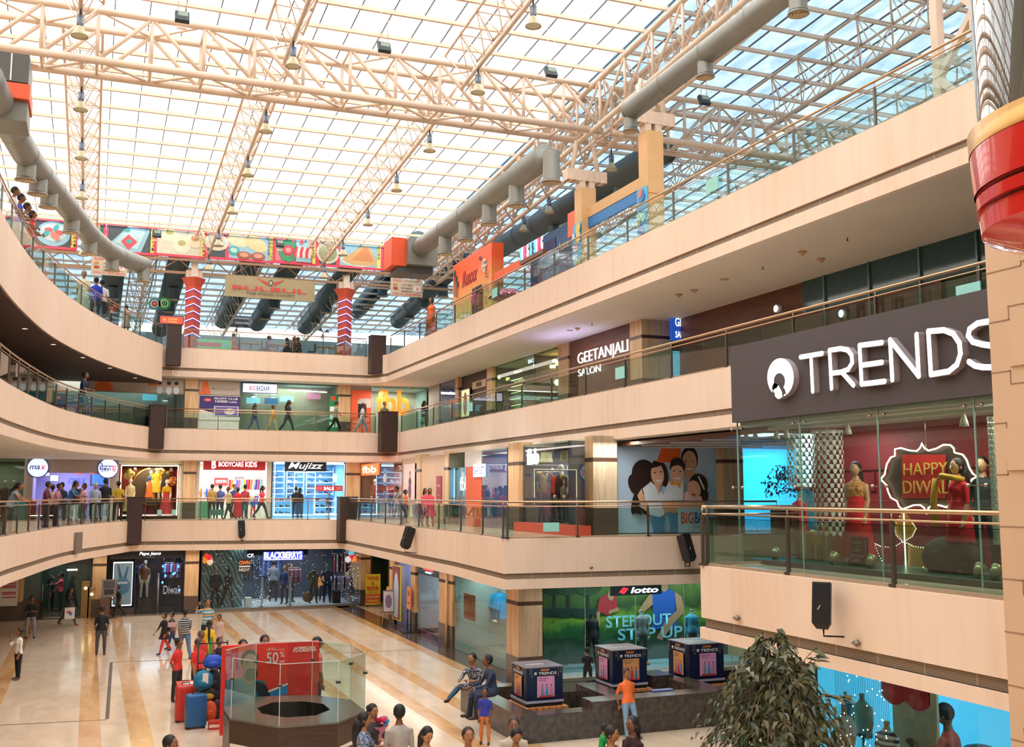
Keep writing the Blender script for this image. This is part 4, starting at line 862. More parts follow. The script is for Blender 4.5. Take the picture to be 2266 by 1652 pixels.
#shops
def lamp(x,y,z,sx,sy,W,col=(1,.95,.88),name='shop_light',rx=0,rz=0):
 l=bpy.data.lights.new(name,'AREA');l.shape='RECTANGLE';l.size=sx;l.size_y=sy;l.energy=W;l.color=col
 o=bpy.data.objects.new(name,l);o.location=(x,y,z);o.rotation_euler=(radians(rx),0,radians(rz));COL.objects.link(o);return o
def room(x0,x1,y0,y1,z0,z1,wc,fc='#D8CBB8',cc='#F0EEE8',open_='y0',W=70,col=(1,.95,.88),name='wall_shop',back=None):
 m=MB();wm=P(wc,.6,0,.03,1.)if isinstance(wc,str)else wc;t=.06
 if open_!='y0':m.bb((x0,y0-t,z0),(x1,y0,z1),wm)
 m.bb((x0,y1,z0),(x1,y1+t,z1),back or wm)
 if open_!='x0':m.bb((x0-t,y0,z0),(x0,y1,z1),wm)
 m.bb((x1,y0,z0),(x1+t,y1,z1),back or wm)
 m.bb((x0,y0,z1-.05),(x1,y1,z1),P(cc,.6,0,0));m.bb((x0,y0,z0),(x1,y1,z0+.02),P(fc,.2,0,.03));struct(m,name)
 if W:lamp((x0+x1)/2,(y0+y1)/2,z1-.12,(x1-x0)*.6,(y1-y0)*.6,W,col)
def glazing(a,b,z0,z1,label=None,mat=None,name='window_4'):
 m=MB();m.add([(a[0],a[1],z0),(b[0],b[1],z0),(b[0],b[1],z1),(a[0],a[1],z1)],[(0,1,2,3)],mat or CLEARGL);return struct(m,name)
GM={}
def garment(x,y,z,c,rz,label,group,kind='shirt',sc=1.):
 k=(str(c),kind)
 if k not in GM:
  o_=[(-.05,0),(.05,0),(.2,-.06),(.3,-.42),(.23,-.46),(.17,-.26),(.19,-.72),(-.19,-.72),(-.17,-.26),(-.23,-.46),(-.3,-.42),(-.2,-.06)]if kind=='shirt' else[(-.06,0),(.06,0),(.14,-.1),(.12,-.4),(.28,-1.05),(-.28,-1.05),(-.12,-.4),(-.14,-.1)]
  n=len(o_);vs=[V((a,-.03*(1 if b_>-.1 else 1.4),b_))for a,b_ in o_]+[V((a,.03*(1 if b_>-.1 else 1.4),b_))for a,b_ in o_];mt=c if isinstance(c,bpy.types.Material)else P(c,.8,0,.12,9.)
  m=MB();m.add(vs,[tuple(range(n))[::-1],tuple(range(n,2*n))]+[(k_,(k_+1)%n,n+(k_+1)%n,n+k_)for k_ in range(n)],mt);m.tube([(0,0,0),(0,0,.05)],.006,STEEL,5)
  o=m.build('hanging_garment',None,(0,0,0));GM[k]=o.data;bpy.data.objects.remove(o)
 o=bpy.data.objects.new('hanging_garment',GM[k]);COL.objects.link(o);o.location=(x,y,z);o.rotation_euler=(0,0,radians(rz));o.scale=(sc,sc,sc)
 o['label']=label;o['category']='garment';o['group']=group;return o
def rail_of(x0,y0,x1,y1,z,cols,n,label,group,kind='shirt',turn=70,rlabel=None,sc=1.):
 t=thing('clothes_rail',rlabel,'clothes rail',((x0+x1)/2,(y0+y1)/2,z));MB().tube([(x0,y0,z+.06),(x1,y1,z+.06)],.015,STEEL,6).build('rail',t)
 m=MB();[m.tube([(x,y,z+.06),(x,y+.0,z+.3)],.01,STEEL,5)for x,y in((x0,y0),(x1,y1))];m.build('hanger_rod',t)
 for i in range(n):f=(i+.5)/n;garment(x0+(x1-x0)*f,y0+(y1-y0)*f,z,cols[i%len(cols)],turn,label,group,kind,sc)
def mann(x,y,z,H,face,pose,top,bot,label,**k):
 H*=1.14
 k.setdefault('skin',P('#D9CBB4',.35,0,0));k.setdefault('hair',None);k.setdefault('lite',True)
 return person(x,y,z,H,face,pose,top,bot,label,cat='mannequin',name='mannequin',**k)
def shelves(x0,x1,y,z0,z1,n,c,label,glow=None,dep=.3,sgn=1):
 t=thing('shelf_unit',label,'shelves',((x0+x1)/2,y,z0));mt=P(c,.4);m=MB();[m.bb((x-.02,y,z0),(x+.02,y+dep*sgn,z1),mt)for x in(x0,x1)];m.build('side_panel',t)
 for i in range(n):
  z=z0+(z1-z0)*(i+.3)/n;m=MB();m.bb((x0,y,z),(x1,y+dep*sgn,z+.03),mt)
  if glow:m.bb((x0+.03,y+.0,z-.02),(x1-.03,y+.02,z),E(glow,1.6))
  m.build('shelf',t)
 return[z0+(z1-z0)*(i+.3)/n+.03 for i in range(n)]
def spot(p,s,lit='#FFF6DC',down=.3,g='small ceiling spotlights'):
 t=thing('ceiling_spotlight',s,'spotlight',p,g);p=V(p);MB().lathe(p,[(.03,0),(.06,-.04),(.09,-down),(.08,-down)],P('#BEBAB0',.4),10).build('shade',t);MB().lathe(p+V((0,0,-down+.01)),[(.005,0),(.075,0)],E(lit,5),10,cap=False).build('bulb',t)
Z1T,Z0T,Z2T=F2-1.62,F1-1.38,F3-1.62
yF=57.5
X=lambda u,v=1080:UX(u,yF,v)
LIL='#B9A9A0'
m=MB();m.bb((-12,yF,F1),(X(-60),yF+.1,Z1T),P('#7F8F80',.5));m.bb((X(58),yF,7.0),(X(262),yF+.12,Z1T),P(LIL,.6));m.bb((X(58),yF,F1),(X(72),yF+.12,7.0),P(LIL,.6));m.bb((X(242),yF,F1),(X(262),yF+.12,7.0),P(LIL,.6))
m.bb((X(395),yF,F1),(X(405),yF+.1,Z1T),P('#CFC6B8',.6));m.bb((X(262),yF,F1),(X(263),yF+.3,Z1T),BLACK);struct(m,'wall_back')
room(X(-60),X(56),yF+.3,60.8,F1,Z1T,'#5E6A52',W=35,col=(1,.95,.8));glazing((X(-60),yF+.1),(X(57),yF+.1),F1,Z1T,mat=GREENGL)
m=MB();m.bb((X(52),yF-.05,F1),(X(58),yF+.15,Z1T),P('#CFC2B0',.5));struct(m,'column')
for i,(u,c,s)in enumerate(((8,'#7C4438','maroon dress'),(28,'#3E5A3E','green dress'))):mann(X(u),yF+.9,F1,1.75,0,'stand',c,c,'mannequin in a %s behind the leftmost glass front'%s,kurta=(c,.3,.05),fem=True)
m=MB();m.bb((X(30),56.3,F1),(X(62),56.9,F1+1.0),P('#2D8F8A',.4));solo(m,'display_counter','teal counter by the leftmost glass front behind the curved railing','counter')
m=MB();m.bb((X(64),56.3,F1),(X(84),56.9,F1+.98),P('#8A3A2E',.4));solo(m,'display_counter','red-brown counter below the left round shop sign','counter')
room(X(72),X(242),yF+.12,61.5,F1,Z1T,'#A9A4D8',W=120,col=(.85,.85,1))
def roundsign(u,v,fn,s):
 c=aty(u,v,yF-.1);m=MB();M=Matrix.Rotation(pi/2,3,'X');m.lathe(c,[(.5,0),(.52,-.1),(.5,-.12)][::-1],P('#5A6ED0',.4),28,M=M);a=Art((c.x-.48,c.y-.13,c.z-.48),(1,0,0),.96,.96,step=.006,mb=m)
 a.disc(.5,.5,.49,.49,E('#D9E8F4',1.0),28);fn(a);solo(m,'round_sign',s,'sign',org=c)
IB,IR=E('#2A2F8C',.8),E('#E0304E',1)
roundsign(84,1034,lambda a:(a.text('ma',.1,.4,.2,IB,w=.5,bold=.04,shear=.25),a.text('x',.62,.4,.2,IR,w=.26,bold=.05,shear=.25)),'round white lit sign reading max')
def hindi(a):
 a.rect(.08,.6,.72,.64,IB);a.rect(.72,.6,.92,.64,IR)
 a.rect(.2,.3,.235,.62,IB);a.rect(.1,.42,.2,.455,IB);a.disc(.12,.5,.045,.05,IB,10);a.rect(.1,.46,.13,.6,IB);a.poly([(.1,.8),(.13,.82),(.235,.64),(.2,.64)],IB);a.poly([(.17,.82),(.2,.82),(.24,.64),(.22,.64)],IB)
 a.rect(.38,.3,.41,.62,IB);a.disc(.33,.46,.07,.07,IB,10);a.disc(.33,.46,.03,.03,WHITE,10);a.disc(.47,.46,.06,.07,IB,10,a0=-1.6,a1=1.6);a.poly([(.5,.45),(.56,.36),(.53,.34),(.47,.43)],IB)
 a.rect(.58,.42,.66,.455,IB);a.rect(.58,.455,.61,.6,IB)
 a.rect(.84,.3,.87,.62,IR);a.rect(.72,.44,.84,.475,IR);a.poly([(.72,.6),(.76,.6),(.76,.45),(.82,.34),(.78,.32),(.72,.44)],IR)
roundsign(239,1036,hindi,'round white lit sign with blue Hindi letters beside the framed sari display')
for u0,u1,v,c in((128,222,1030,'#6FA8F0'),):p0,p1=aty(u0,v,60.5),aty(u1,v,60.5);a=Art(p0,(1,0,0),p1.x-p0.x,.3);a.back(E('#3C62C8',1),.05);[a.rect(i/5+.02,.3,i/5+.15,.7,E('#CFE4FF',2))for i in range(5)];solo(a.mb,'lit_strip_sign','row of blue lit panels deep inside the lilac shop','sign')
a=Art(aty(150,1072,60.3),(1,0,0),1.0,.45);a.text('max',0,.1,.7,E('#3A4CE0',1.4),w=.95,bold=.05,shear=.3,ext=.05);solo(a.mb,'wall_logo','blue glowing word at the counter inside the lilac shop','sign')
for u,v,s in((174,1046,'left red dome pendant'),(208,1046,'right red dome pendant')):p=aty(u,v,59.5);m=MB();m.lathe(p,[(.2,-.05),(.18,.05),(.08,.15),(.02,.18)],P('#D8302A',.3),14,cap=False);m.tube([p+V((0,0,.15)),(p.x,p.y,Z1T-.06)],.008,BLACK,4);solo(m,'pendant_lamp',s+' inside the lilac shop','pendant lamp')
for i,(u,v,w,c,s)in enumerate(((100,1046,.5,'#B9D4EE','framed blue-white picture'),(120,1058,.45,'#EAEAF2','framed white picture'),(220,1062,.9,'#3E6FA8','dark-framed blue screen'))):p=aty(u,v,60.8);a=Art((p.x-w/2,60.8,p.z-w/3),(1,0,0),w,w*.75);a.back(BLACK);a.rect(.06,.06,.94,.94,E(c,.9));solo(a.mb,'framed_picture',s+' inside the lilac shop','picture')
for i in range(5):x=X(80+i*30);m=MB();m.bb((x,59.4,F1),(x+.9,60.0,F1+.95),P(['#C9BFE0','#8F8AC0'][i%2],.5));solo(m,'display_table','folded-clothes table %s inside the lilac shop'%['at the far left','second from the left','in the middle','fourth from the left','at the far right'][i],'table')
xa,xb=X(264),X(395);DR=P('#5A1E1C',.6,0,.15,2.)
room(xa+.05,xb-.05,yF+.02,59.3,F1+.12,7.42,'#8A2A26','#7A1E1C','#2A1614',W=60,col=(1,.8,.5))
def ledframe(x0,x1,z0,z1,y,c,s,r=.03,st_=6.):m=MB();m.tube([(x0,y,z0),(x1,y,z0),(x1,y,z1),(x0,y,z1),(x0,y,z0)],r,E(c,st_),6);return solo(m,'led_frame',s,'light frame')
ledframe(xa+.06,xb-.06,F1+.2,7.4,yF-.06,'#FFF0C0','glowing warm light frame around the sari display');m=MB();m.bb((xa-.08,yF-.04,7.45),(xb+.1,yF+.05,Z1T),P('#CFC6B8',.5));m.bb((xb,yF-.04,F1),(xb+.12,yF+.06,7.5),P('#CFC6B8',.5));struct(m,'trim_4')
m=MB();M=Matrix.Rotation(pi/2,3,'X');p=aty(337,1076,58.9);m.lathe(p,[(1.0,0),(1.03,.05),(.97,.06)],P('#B8924A',.3,.6),36,M=M,cap=False);m.lathe(p+V((0,-.0,0)),[(.01,0),(.97,.01)],P('#4A3A2A',.5),36,M=M,cap=False);solo(m,'round_backdrop','large round backdrop panel in the sari display','decoration')
for u,v,r,c,s in((285,1048,.3,'#B9A860','large pale green flower ball, leftmost'),(358,1042,.16,'#D8B84A','small yellow flower ball near the top'),(383,1064,.24,'#D0702E','orange flower ball at the right edge'),(372,1046,.1,'#8A9A4A','tiny green flower ball')):
 p=aty(u,v,58.3);m=MB();m.ell(p,(r*.8,r*.8,r*.8),P(c,.8),10,8);random.seed(u)
 for i in range(50):a,b=random.uniform(0,6.28),random.uniform(-1.5,1.5);q=V((cos(a)*cos(b),sin(a)*cos(b),sin(b)));m.ell(p+q*r*.85,(r*.22,)*3,P(c if i%3 else '#E8E0A8',.8),5,4)
 solo(m,'flower_ball',s+' in the sari display','decoration')
WS=P('#E8E4DC',.3,0,0)
mann(X(289),58.2,F1+.14,1.75,5,'stand','#D8CFA8','#7A3A2E','white-headed mannequin in a cream top, leftmost in the sari display',fem=True,skin=WS,kurta=('#C8B888',.4,.1))
mann(X(335),58.5,F1+.9,1.45,0,'stand','#3A5A8A','#E07A30','small mannequin in blue and orange beside the yellow one',fem=True,kurta=('#E07A30',.4,.05))
mann(X(348),58.4,F1+.9,1.62,-5,'stand','#E8C83A','#E8E0C0','mannequin in a yellow tunic in front of the round backdrop',kurta=('#E8C83A',.28,.02))
mann(X(371),58.1,F1+.14,1.7,-10,'stand','#D8A828','#A8282A','white-headed mannequin in a mustard blouse at the right of the sari display',fem=True,skin=WS,kurta=('#B02A2E',.5,.12))
for i,u in enumerate((298,329,355,379)):spot((X(u),58.0,7.35),'%s spotlight under the ceiling of the sari display'%['first','second','third','fourth'][i],down=.22)
xa,xb=X(434),X(600)
room(xa,xb,yF+.05,61,F1,Z1T,'#EDE6DE','#E0D8CC','#F4F2EE',W=190,col=(1,.97,.94));m=MB();m.bb((xb,yF,F1),(X(603),yF+.2,Z1T),BLACK);m.bb((xb-.25,yF-.02,F1),(xb,yF+.08,Z1T),P('#C9BCB0',.5));m.bb((xa,yF-.02,F1),(xa+.15,yF+.08,Z1T),P('#C9BCB0',.5));struct(m,'wall_back')
p=aty(450,1039,yF-.1);a=Art(p,(1,0,0),X(587)-X(450),.6);a.back(P('#C8202A',.4),.12);W1=E('#FFFFFF',2.2)
a.text('B',.13,.12,.74,W1,w=.07,bold=.1);a.text('BODYCARE',.24,.3,.42,W1,w=.4,bold=.05);a.text('KIDS',.67,.28,.46,W1,w=.19,bold=.07);solo(a.mb,'shop_sign','red sign with white letters over the childrenswear shop','sign')
a=Art(aty(474,1073,60.9),(1,0,0),.75,.42);a.back(P('#D83038',.5));a.text('NORTH',.12,.3,.4,W1,w=.76,bold=.03);solo(a.mb,'wall_sign','red wall sign inside the childrenswear shop','sign')
a=Art(aty(520,1070,60.9),(1,0,0),.5,.38);a.back(P('#3A3040',.5));a.rect(.08,.1,.92,.9,P('#B88A80',.5));a.disc(.5,.5,.2,.25,P('#E0B8A0',.5));solo(a.mb,'framed_picture','small framed photo high on the childrenswear shop wall','picture')
CC=['#D83038','#E8803A','#F0F0F0','#4A6ED0','#E05A90','#7FC8D8','#F0C84A','#8A5AB0']
rail_of(xb-1.9,60.4,xb-.3,58.6,F1+2.1,CC,14,'small bright garment on the upper rail of the childrenswear shop','upper rail garments in the childrenswear shop','dress',40,'upper clothes rail in the childrenswear shop',.55)
rail_of(xb-1.9,60.4,xb-.3,58.6,F1+1.2,CC[::-1],14,'small bright garment on the lower rail of the childrenswear shop','lower rail garments in the childrenswear shop','shirt',40,'lower clothes rail in the childrenswear shop',.7)
rail_of(xa+.3,60.6,xa+1.4,60.6,F1+1.6,CC,7,'garment on the left rail of the childrenswear shop','left rail garments in the childrenswear shop','shirt',70,'left clothes rail in the childrenswear shop',.7)
mann(X(494),59.3,F1+.5,1.0,0,'stand','#3A62C8','#3A62C8','child mannequin in a blue top in the childrenswear shop',hair=None)
mann(X(545),58.2,F1,.95,-20,'stand','#38B0C0','#2A3450','child mannequin in a turquoise top by the shop entrance');mann(X(565),58.2,F1,1.05,10,'stand','#2A60C0','#E03A3A','child mannequin in blue by the shop entrance')
m=MB();m.bb((xa+.2,58.0,F1),(xa+.9,58.6,F1+.9),P('#5FA87F',.5));solo(m,'display_block','green display block at the left of the childrenswear shop','display')
for i in range(6):spot((xa+.6+i*.62,59.0,Z1T-.06),['leftmost','second','third','fourth','fifth','rightmost'][i]+' spotlight in the childrenswear shop ceiling',down=.12)
xa,xb=X(604),X(765);BLU=E('#BFE6FF',5)
room(xa,xb,yF+.05,60.8,F1,Z1T,'#9CCBE8','#B9D8EA','#DCEEF8',W=170,col=(.55,.8,1));ledframe(xa+.08,xb-.1,F1+.15,Z1T-.1,yF-.02,'#CFEAFF','white-blue light frame around the shoe shop front')
ledframe(X(651),X(697),F1+.15,7.1,yF-.04,'#CFEAFF','white-blue light frame around the shoe shop doorway',.022);m=MB();m.bb((xb-.1,yF,F1),(xb,yF+.2,Z1T),BLACK);struct(m,'wall_back')
p=aty(630,1042,yF-.1);a=Art(p,(1,0,0),X(722)-X(630),.52);a.back(P('#1A1E28',.4),.08);a.text('Mujizz',.08,.08,.84,W1,w=.84,bold=.01,shear=.35);solo(a.mb,'shop_sign','black sign with white slanted script over the shoe shop','sign')
a=Art(aty(698,1086,yF-.06),(1,0,0),X(758)-X(698),.3);a.back(P('#D83A4A',.4));a.text('SALE',.3,.2,.6,W1,w=.38,bold=.05);[a.text('xx',q,.25,.5,P('#F4B0B8',.5),w=.2)for q in(.04,.76)];solo(a.mb,'sale_banner','red SALE strip across the right window of the shoe shop','sign')
SHM={}
def shoe(x,y,z,c,label,group):
 if c not in SHM:
  m=MB();m.ell((0,0,.04),(.13,.045,.05),P(c,.4),8,5);m.ell((-.07,0,.075),(.05,.04,.06),P(c,.4),8,5);m.box((0,0,.01),(.25,.08,.02),BLACK);o=m.build('shoe');SHM[c]=o.data;bpy.data.objects.remove(o)
 o=bpy.data.objects.new('shoe',SHM[c]);COL.objects.link(o);o.location=(x,y,z);o.rotation_euler=(0,0,random.uniform(-.4,.4));o['label']=label;o['category']='shoe';o['group']=group
random.seed(3)
for(u0,u1,yy,z0_,z1_,n,s)in((607,648,58.0,F1+.1,F1+1.15,3,'low lit shelves in the left window of the shoe shop'),(700,748,58.0,F1+.1,F1+1.15,3,'low lit shelves in the right window of the shoe shop'),(700,762,60.3,F1+1.2,F1+2.8,5,'wall shelves at the right back of the shoe shop'),(655,694,60.4,F1+.9,F1+2.8,6,'wall shelves seen through the shoe shop doorway'),(608,648,60.3,F1+1.2,F1+2.8,5,'wall shelves at the left back of the shoe shop')):
 for z in shelves(X(u0),X(u1),yy,z0_,z1_,n,'#DDEBF4',s,'#DDF2FF'):
  k=int((X(u1)-X(u0))/.33)
  for i in range(k):shoe(X(u0)+.18+i*.33,yy+.14,z,random.choice(['#2A2A34','#4A5A7A','#E0E4EC','#6A4A3A','#8A9AC0']),'shoe on the '+s,'shoes on the '+s)
m=MB();m.bb((X(664),58.6,F1),(X(680),59.2,F1+.85),P('#26445A',.4));solo(m,'cash_counter','dark blue counter in the shoe shop doorway','counter')
m=MB();a=Art(aty(736,1068,yF+.02),(1,0,0),.25,.55);a.disc(.5,.5,.2,.45,W1,16);solo(a.mb,'window_sticker','white oval sticker on the shoe shop window','sticker')
LA,LB=V((X(798),57.3)),V((14.38,UY(889,14.38)))
def onl(u,o=0.):
 d=ray(u,1100);e=LB-LA;nn=V((-e.y,e.x)).normalized();nn=nn if nn.x>0 else-nn;A_=LA+nn*o;det=d.x*e.y-d.y*e.x;t_=(A_.x*e.y-A_.y*e.x)/det;return V((d.x*t_,d.y*t_,F1))
q0,q1=onl(798,1.7),onl(889,1.7);m=MB();m.sheet([(q0.x,q0.y),(q1.x+.6,q1.y)],(F1,Z1T),P('#D9B8B0',.6,0,.06,1.));m.sheet([(LB.x,LB.y),(q1.x+.6,q1.y)],(F1,Z1T),P('#CDB0A8',.6));struct(m,'wall_shop')
glazing(LA,LB,F1,Z1T);c_=onl(845,.8);lamp(c_.x,c_.y,Z1T-.15,1,3,60,(1,.85,.78));dl=(LB-LA).normalized()
p=onl(798,-.08);q=onl(836,-.08);a=Art((p.x,p.y,6.95),(dl.x,dl.y,0),(q-p).length,.62,step=.01);a.back(E('#F07A30',.7),.08);a.text('fbb',.08,.2,.62,E('#FFD9B0',3),w=.82,bold=.05);solo(a.mb,'shop_sign','orange lit sign with round letters over the pink corner window','sign')
p=onl(829,.7);mann(p.x,p.y,F1+.3,1.62,-20,'stand','#8A2A2A','#6A1E22','white mannequin in a khaki waistcoat and maroon shirt in the pink window',skin=WS,sleeve=2);p=onl(866,.7);mann(p.x,p.y,F1+.3,1.55,-30,'stand','#E8484A','#2A3048','white mannequin in a red top and pale jacket in the pink window',skin=WS,sleeve=.2)
a0,a1,a2,a3=onl(799,.1),onl(888,.1),onl(888,1.2),onl(799,1.2);m=MB();m.prism([a0,a3,a2,a1][::-1],F1,F1+.3,P('#E0603A',.5));solo(m,'display_plinth','orange plinth under the two mannequins of the pink window','plinth')
p=onl(846,1.65);a=Art((p.x,p.y,6.0),(dl.x,dl.y,0),1.2,.6,step=.01);[a.disc(.5+.16*(i-2),.3+.1*(2-abs(i-2)),.07,.32,P('#C8924A',.4),12,rot=(2-i)*.3)for i in range(5)];solo(a.mb,'wall_motif','gold lotus motif on the wall of the pink window','decoration')
Yr=lambda u,v=1100:UY(u,RX,v)
def rboard(u0,u1,v0,v1,fn,name,label,cat,X_=RX,back=WHITE,vv=1100,t=.03,group=None):
 """board on a wall facing -X between image columns; v0 top, v1 bottom at u0"""
 ya,yb_=UY(u0,X_,vv),UY(u1,X_,vv);zt,zb_=atx(u0,v0,X_).z,atx(u0,v1,X_).z;a=Art((X_,ya,zb_),(0,-1,0),ya-yb_,zt-zb_,step=.005);a.back(back,t);fn(a);return solo(a.mb,name,label,cat,group=group)
m=MB();CW=P('#C9A684',.5,0,.05,1.)
m.bb((RX,Yr(985),F1),(RX+.15,Yr(890),Z1T),CW);m.bb((RX,Yr(1065),7.05),(RX+.15,Yr(994),Z1T),P('#D8CFC6',.5));m.bb((RX,Yr(1065),F1),(RX+.15,Yr(1030),7.05),P('#E06238',.5));m.bb((RX,Yr(1131),F1),(RX+.15,Yr(1122),Z1T),P('#8A8494',.5));struct(m,'wall_right')
rboard(893,921,1027,1108,lambda a:(a.disc(.5,.52,.12,.12,P('#5A3628',.5),14),a.disc(.5,.74,.05,.07,P('#5A3628',.5),12),a.disc(.5,.68,.05,.07,P('#C08A68',.5),12),a.disc(.5,.28,.12,.22,P('#7A4A5A',.5),12)),'wall_poster','pink poster of a woman on the right wall behind the corner shop','poster',back=P('#E8C8BE',.5),X_=RX-.05)
rboard(965,976,1053,1112,lambda a:(a.text('PULL',.2,.6,.08,WHITE,w=.6),a.disc(.5,.3,.03,.03,WHITE)),'fire_hose_cabinet','tall dark red cabinet in the beige recess of the right wall','cabinet',back=P('#9A2A26',.4),X_=RX-.04)
ty=(Yr(1030)+Yr(994))/2
room(RX+.05,RX+3.5,Yr(1028),Yr(994),F1,Z1T,'#8FB8C4','#D86A48','#D8E4E4','x0',W=60,col=(.75,.9,1));glazing((RX,Yr(994)),(RX,Yr(1028)),F1,Z1T,mat=GREENGL)
room(RX+.05,RX+4,Yr(1130),Yr(1066),F1,Z1T,'#8C93B8','#B8A8A0','#D8DCE8','x0',W=110,col=(.8,.85,1));glazing((RX,Yr(1066)),(RX,Yr(1130)),F1,Z1T,mat=GREENGL)
a=Art((RX+.3,Yr(1002),F1+1.35),(0,-1,0),Yr(1002)-Yr(1022),.75);a.text('fbb',.05,.1,.8,E('#FFFFFF',3),w=.9,bold=.05);solo(a.mb,'lit_letters','white lit letters low in the narrow blue window','letters')
a=Art((RX-.1,Yr(1052),6.62),(0,-1,0),Yr(1052)-Yr(1078),.5);a.back(E('#EAF0FF',1.2));a.text('BARNET',.08,.2,.6,P('#5A62A8',.4),w=.84,bold=.03);solo(a.mb,'projecting_sign','white lit sign above the orange wall panel','sign')
t=thing('shelf_unit','lit blue shelves behind the glass right of the orange panel','shelves',(RX+2,Yr(1100),F1))
for i in range(5):m=MB();m.bb((RX+1.2,Yr(1122),F1+.5+i*.5),(RX+1.6,Yr(1072),F1+.54+i*.5),P('#C8D4EA',.4));m.bb((RX+1.18,Yr(1122),F1+.47+i*.5),(RX+1.2,Yr(1072),F1+.5+i*.5),E('#9FC4FF',3));m.build('shelf',t)
random.seed(5);cols=['#B03A4A','#3A4A8A','#C8C8D8','#6A3A6A','#4A8AA8']
for i in range(5):
 for j in range(9):y=Yr(1120)+(Yr(1074)-Yr(1120))*j/9;m=MB();m.box((RX+1.4,y+.1,F1+.64+i*.5),(.26,.3,.2),P(random.choice(cols),.7));solo(m,'folded_clothes','folded clothes pile on the lit blue shelves','clothes',group='folded clothes on the lit blue shelves')
room(RX+.05,RX+5,30.95,Yr(1157),F1+.25,Z1T,'#6A6A78','#C8543E','#B9BDB0','x0',W=130,col=(.9,.9,1));glazing((RX,Yr(1157)),(RX,Yr(1295)),F1+.3,Z1T,mat=GREENGL)
m=MB();m.bb((RX-.35,Yr(1295)+.02,F1),(RX+.2,Yr(1157),F1+.3),P('#E5523A',.45));solo(m,'window_plinth','long red-orange plinth under the clothes shop window','plinth')
p=Yr(1162);a=Art((RX+.1,p,6.95),(0,-1,0),p-Yr(1190),.62);a.text('fbb',.02,.05,.9,E('#FFFFFF',4),w=.92,bold=.05,ext=.05);solo(a.mb,'lit_letters','white glowing letters high in the clothes shop window','letters')
p=Yr(1180);a=Art((RX+3.5,p,6.5),(0,-1,0),p-31.6,.4);a.back(P('#3A2A6A',.4));[a.rect(i/9+.02,.25,i/9+.08,.75,E(('#C8D0FF','#E84A5A')[i%2],1.6))for i in range(9)];solo(a.mb,'lit_strip_sign','purple strip of lit marks deep in the clothes shop','sign')
rail_of(RX+3.2,Yr(1170),RX+3.2,Yr(1235),F1+2.2,['#4A4A5A','#8A8A98','#2E2E3A','#6A5A6A'],16,'dark garment on the rail at the back of the clothes shop','dark garments at the back of the clothes shop','dress',20,'long rail at the back of the clothes shop')
for u,dx,c1,c2,s,hm in((1222,1.2,'#E0402E','#22222A','black-bodied mannequin with a red cap and a pale shirt',None),(1243,.8,'#22303A','#1E2430','white-headed mannequin in dark clothes',None),(1262,1.4,'#C8C4B8','#22222A','white-headed mannequin in a dark jacket',None),(1281,.9,'#D8D2C4','#3A3E48','tall white mannequin in a silver jacket nearest the column',None)):
 mann(RX+dx,UY(u,RX+dx),F1+.3,1.8,-70,'stand',c1,c2,s+' in the clothes shop window',skin=WS,sleeve=2)
m=MB();
for k,s in((1209,'first'),(1255,'second')):q=UY(k,RX+.8);m=MB();m.lathe((RX+.8,q,Z1T-.4),[(.24,-.2),(.2,.15),(.19,.15)],P('#E8DCA8',.5),16,cap=False);m.tube([(RX+.8,q,Z1T-.3),(RX+.8,q,Z1T)],.01,BLACK,4);m.ell((RX+.8,q,Z1T-.45),(.08,.08,.08),E('#FFE9B0',5),8,6);solo(m,'pendant_lamp',s+' cream drum pendant in the clothes shop window','pendant lamp')
PYY=30.6
m=MB();m.bb((UX(1366,PYY),PYY,F1),(UX(1601,PYY),PYY+.2,Z1T),P('#A9B8C8',.6));struct(m,'wall_back')
x0=UX(1367,PYY-.05);x1=UX(1600,PYY-.05);a=Art((x0,PYY-.06,F1+.02),(1,0,0),x1-x0,Z1T-F1-.12,step=.004)
a.back(P('#BCD6F0',.35,0,.03,.7),.02);SKN,SKN2,HR_=P('#E2B496',.5,0,.03),P('#D8A484',.5,0,.03),P('#2B1B1A',.5,0,.1);OR_=P('#EE6A2A',.5);WT=P('#DCEAF6',.5);WT2=P('#C6DBEE',.5)
Yc=lambda x,y:(x,y)
a.poly([(.36,.8),(.42,1.0),(.6,1.0),(.58,.8)],OR_)
a.poly([(.6,.72),(.52,.5),(.5,.3),(.72,.36),(.78,.5),(.72,.66)],WT2);a.disc(.675,.84,.115,.15,HR_,24,rot=-.1);a.disc(.672,.805,.098,.135,SKN2,24,rot=-.1);a.disc(.665,.735,.045,.02,WHITE,12,a0=pi,a1=2*pi);a.disc(.64,.82,.012,.008,HR_,8);a.disc(.7,.81,.012,.008,HR_,8);a.poly([(.63,.69),(.72,.69),(.71,.62),(.62,.62)],SKN2)
a.disc(.24,.66,.16,.17,HR_,24,rot=.4);a.disc(.17,.54,.1,.14,HR_,18,rot=.6);a.disc(.16,.36,.05,.16,HR_,14,rot=-.3);a.disc(.42,.66,.06,.14,HR_,18,rot=.15)
a.poly([(.22,.5),(.3,.58),(.36,.5),(.42,.42),(.42,.2),(.34,.15),(.28,.2)],WT);a.poly([(.17,.42),(.21,.5),(.24,.38),(.3,.16),(.26,.14)],SKN);a.poly([(.33,.56),(.38,.54),(.375,.42)],SKN2);a.disc(.36,.66,.085,.13,SKN,24,rot=.12);a.poly([(.27,.72),(.33,.82),(.42,.78),(.37,.75)],HR_);a.disc(.37,.6,.04,.028,WHITE,12,a0=pi,a1=2*pi,rot=.1);a.disc(.335,.68,.013,.008,HR_,8);a.disc(.39,.69,.013,.008,HR_,8)
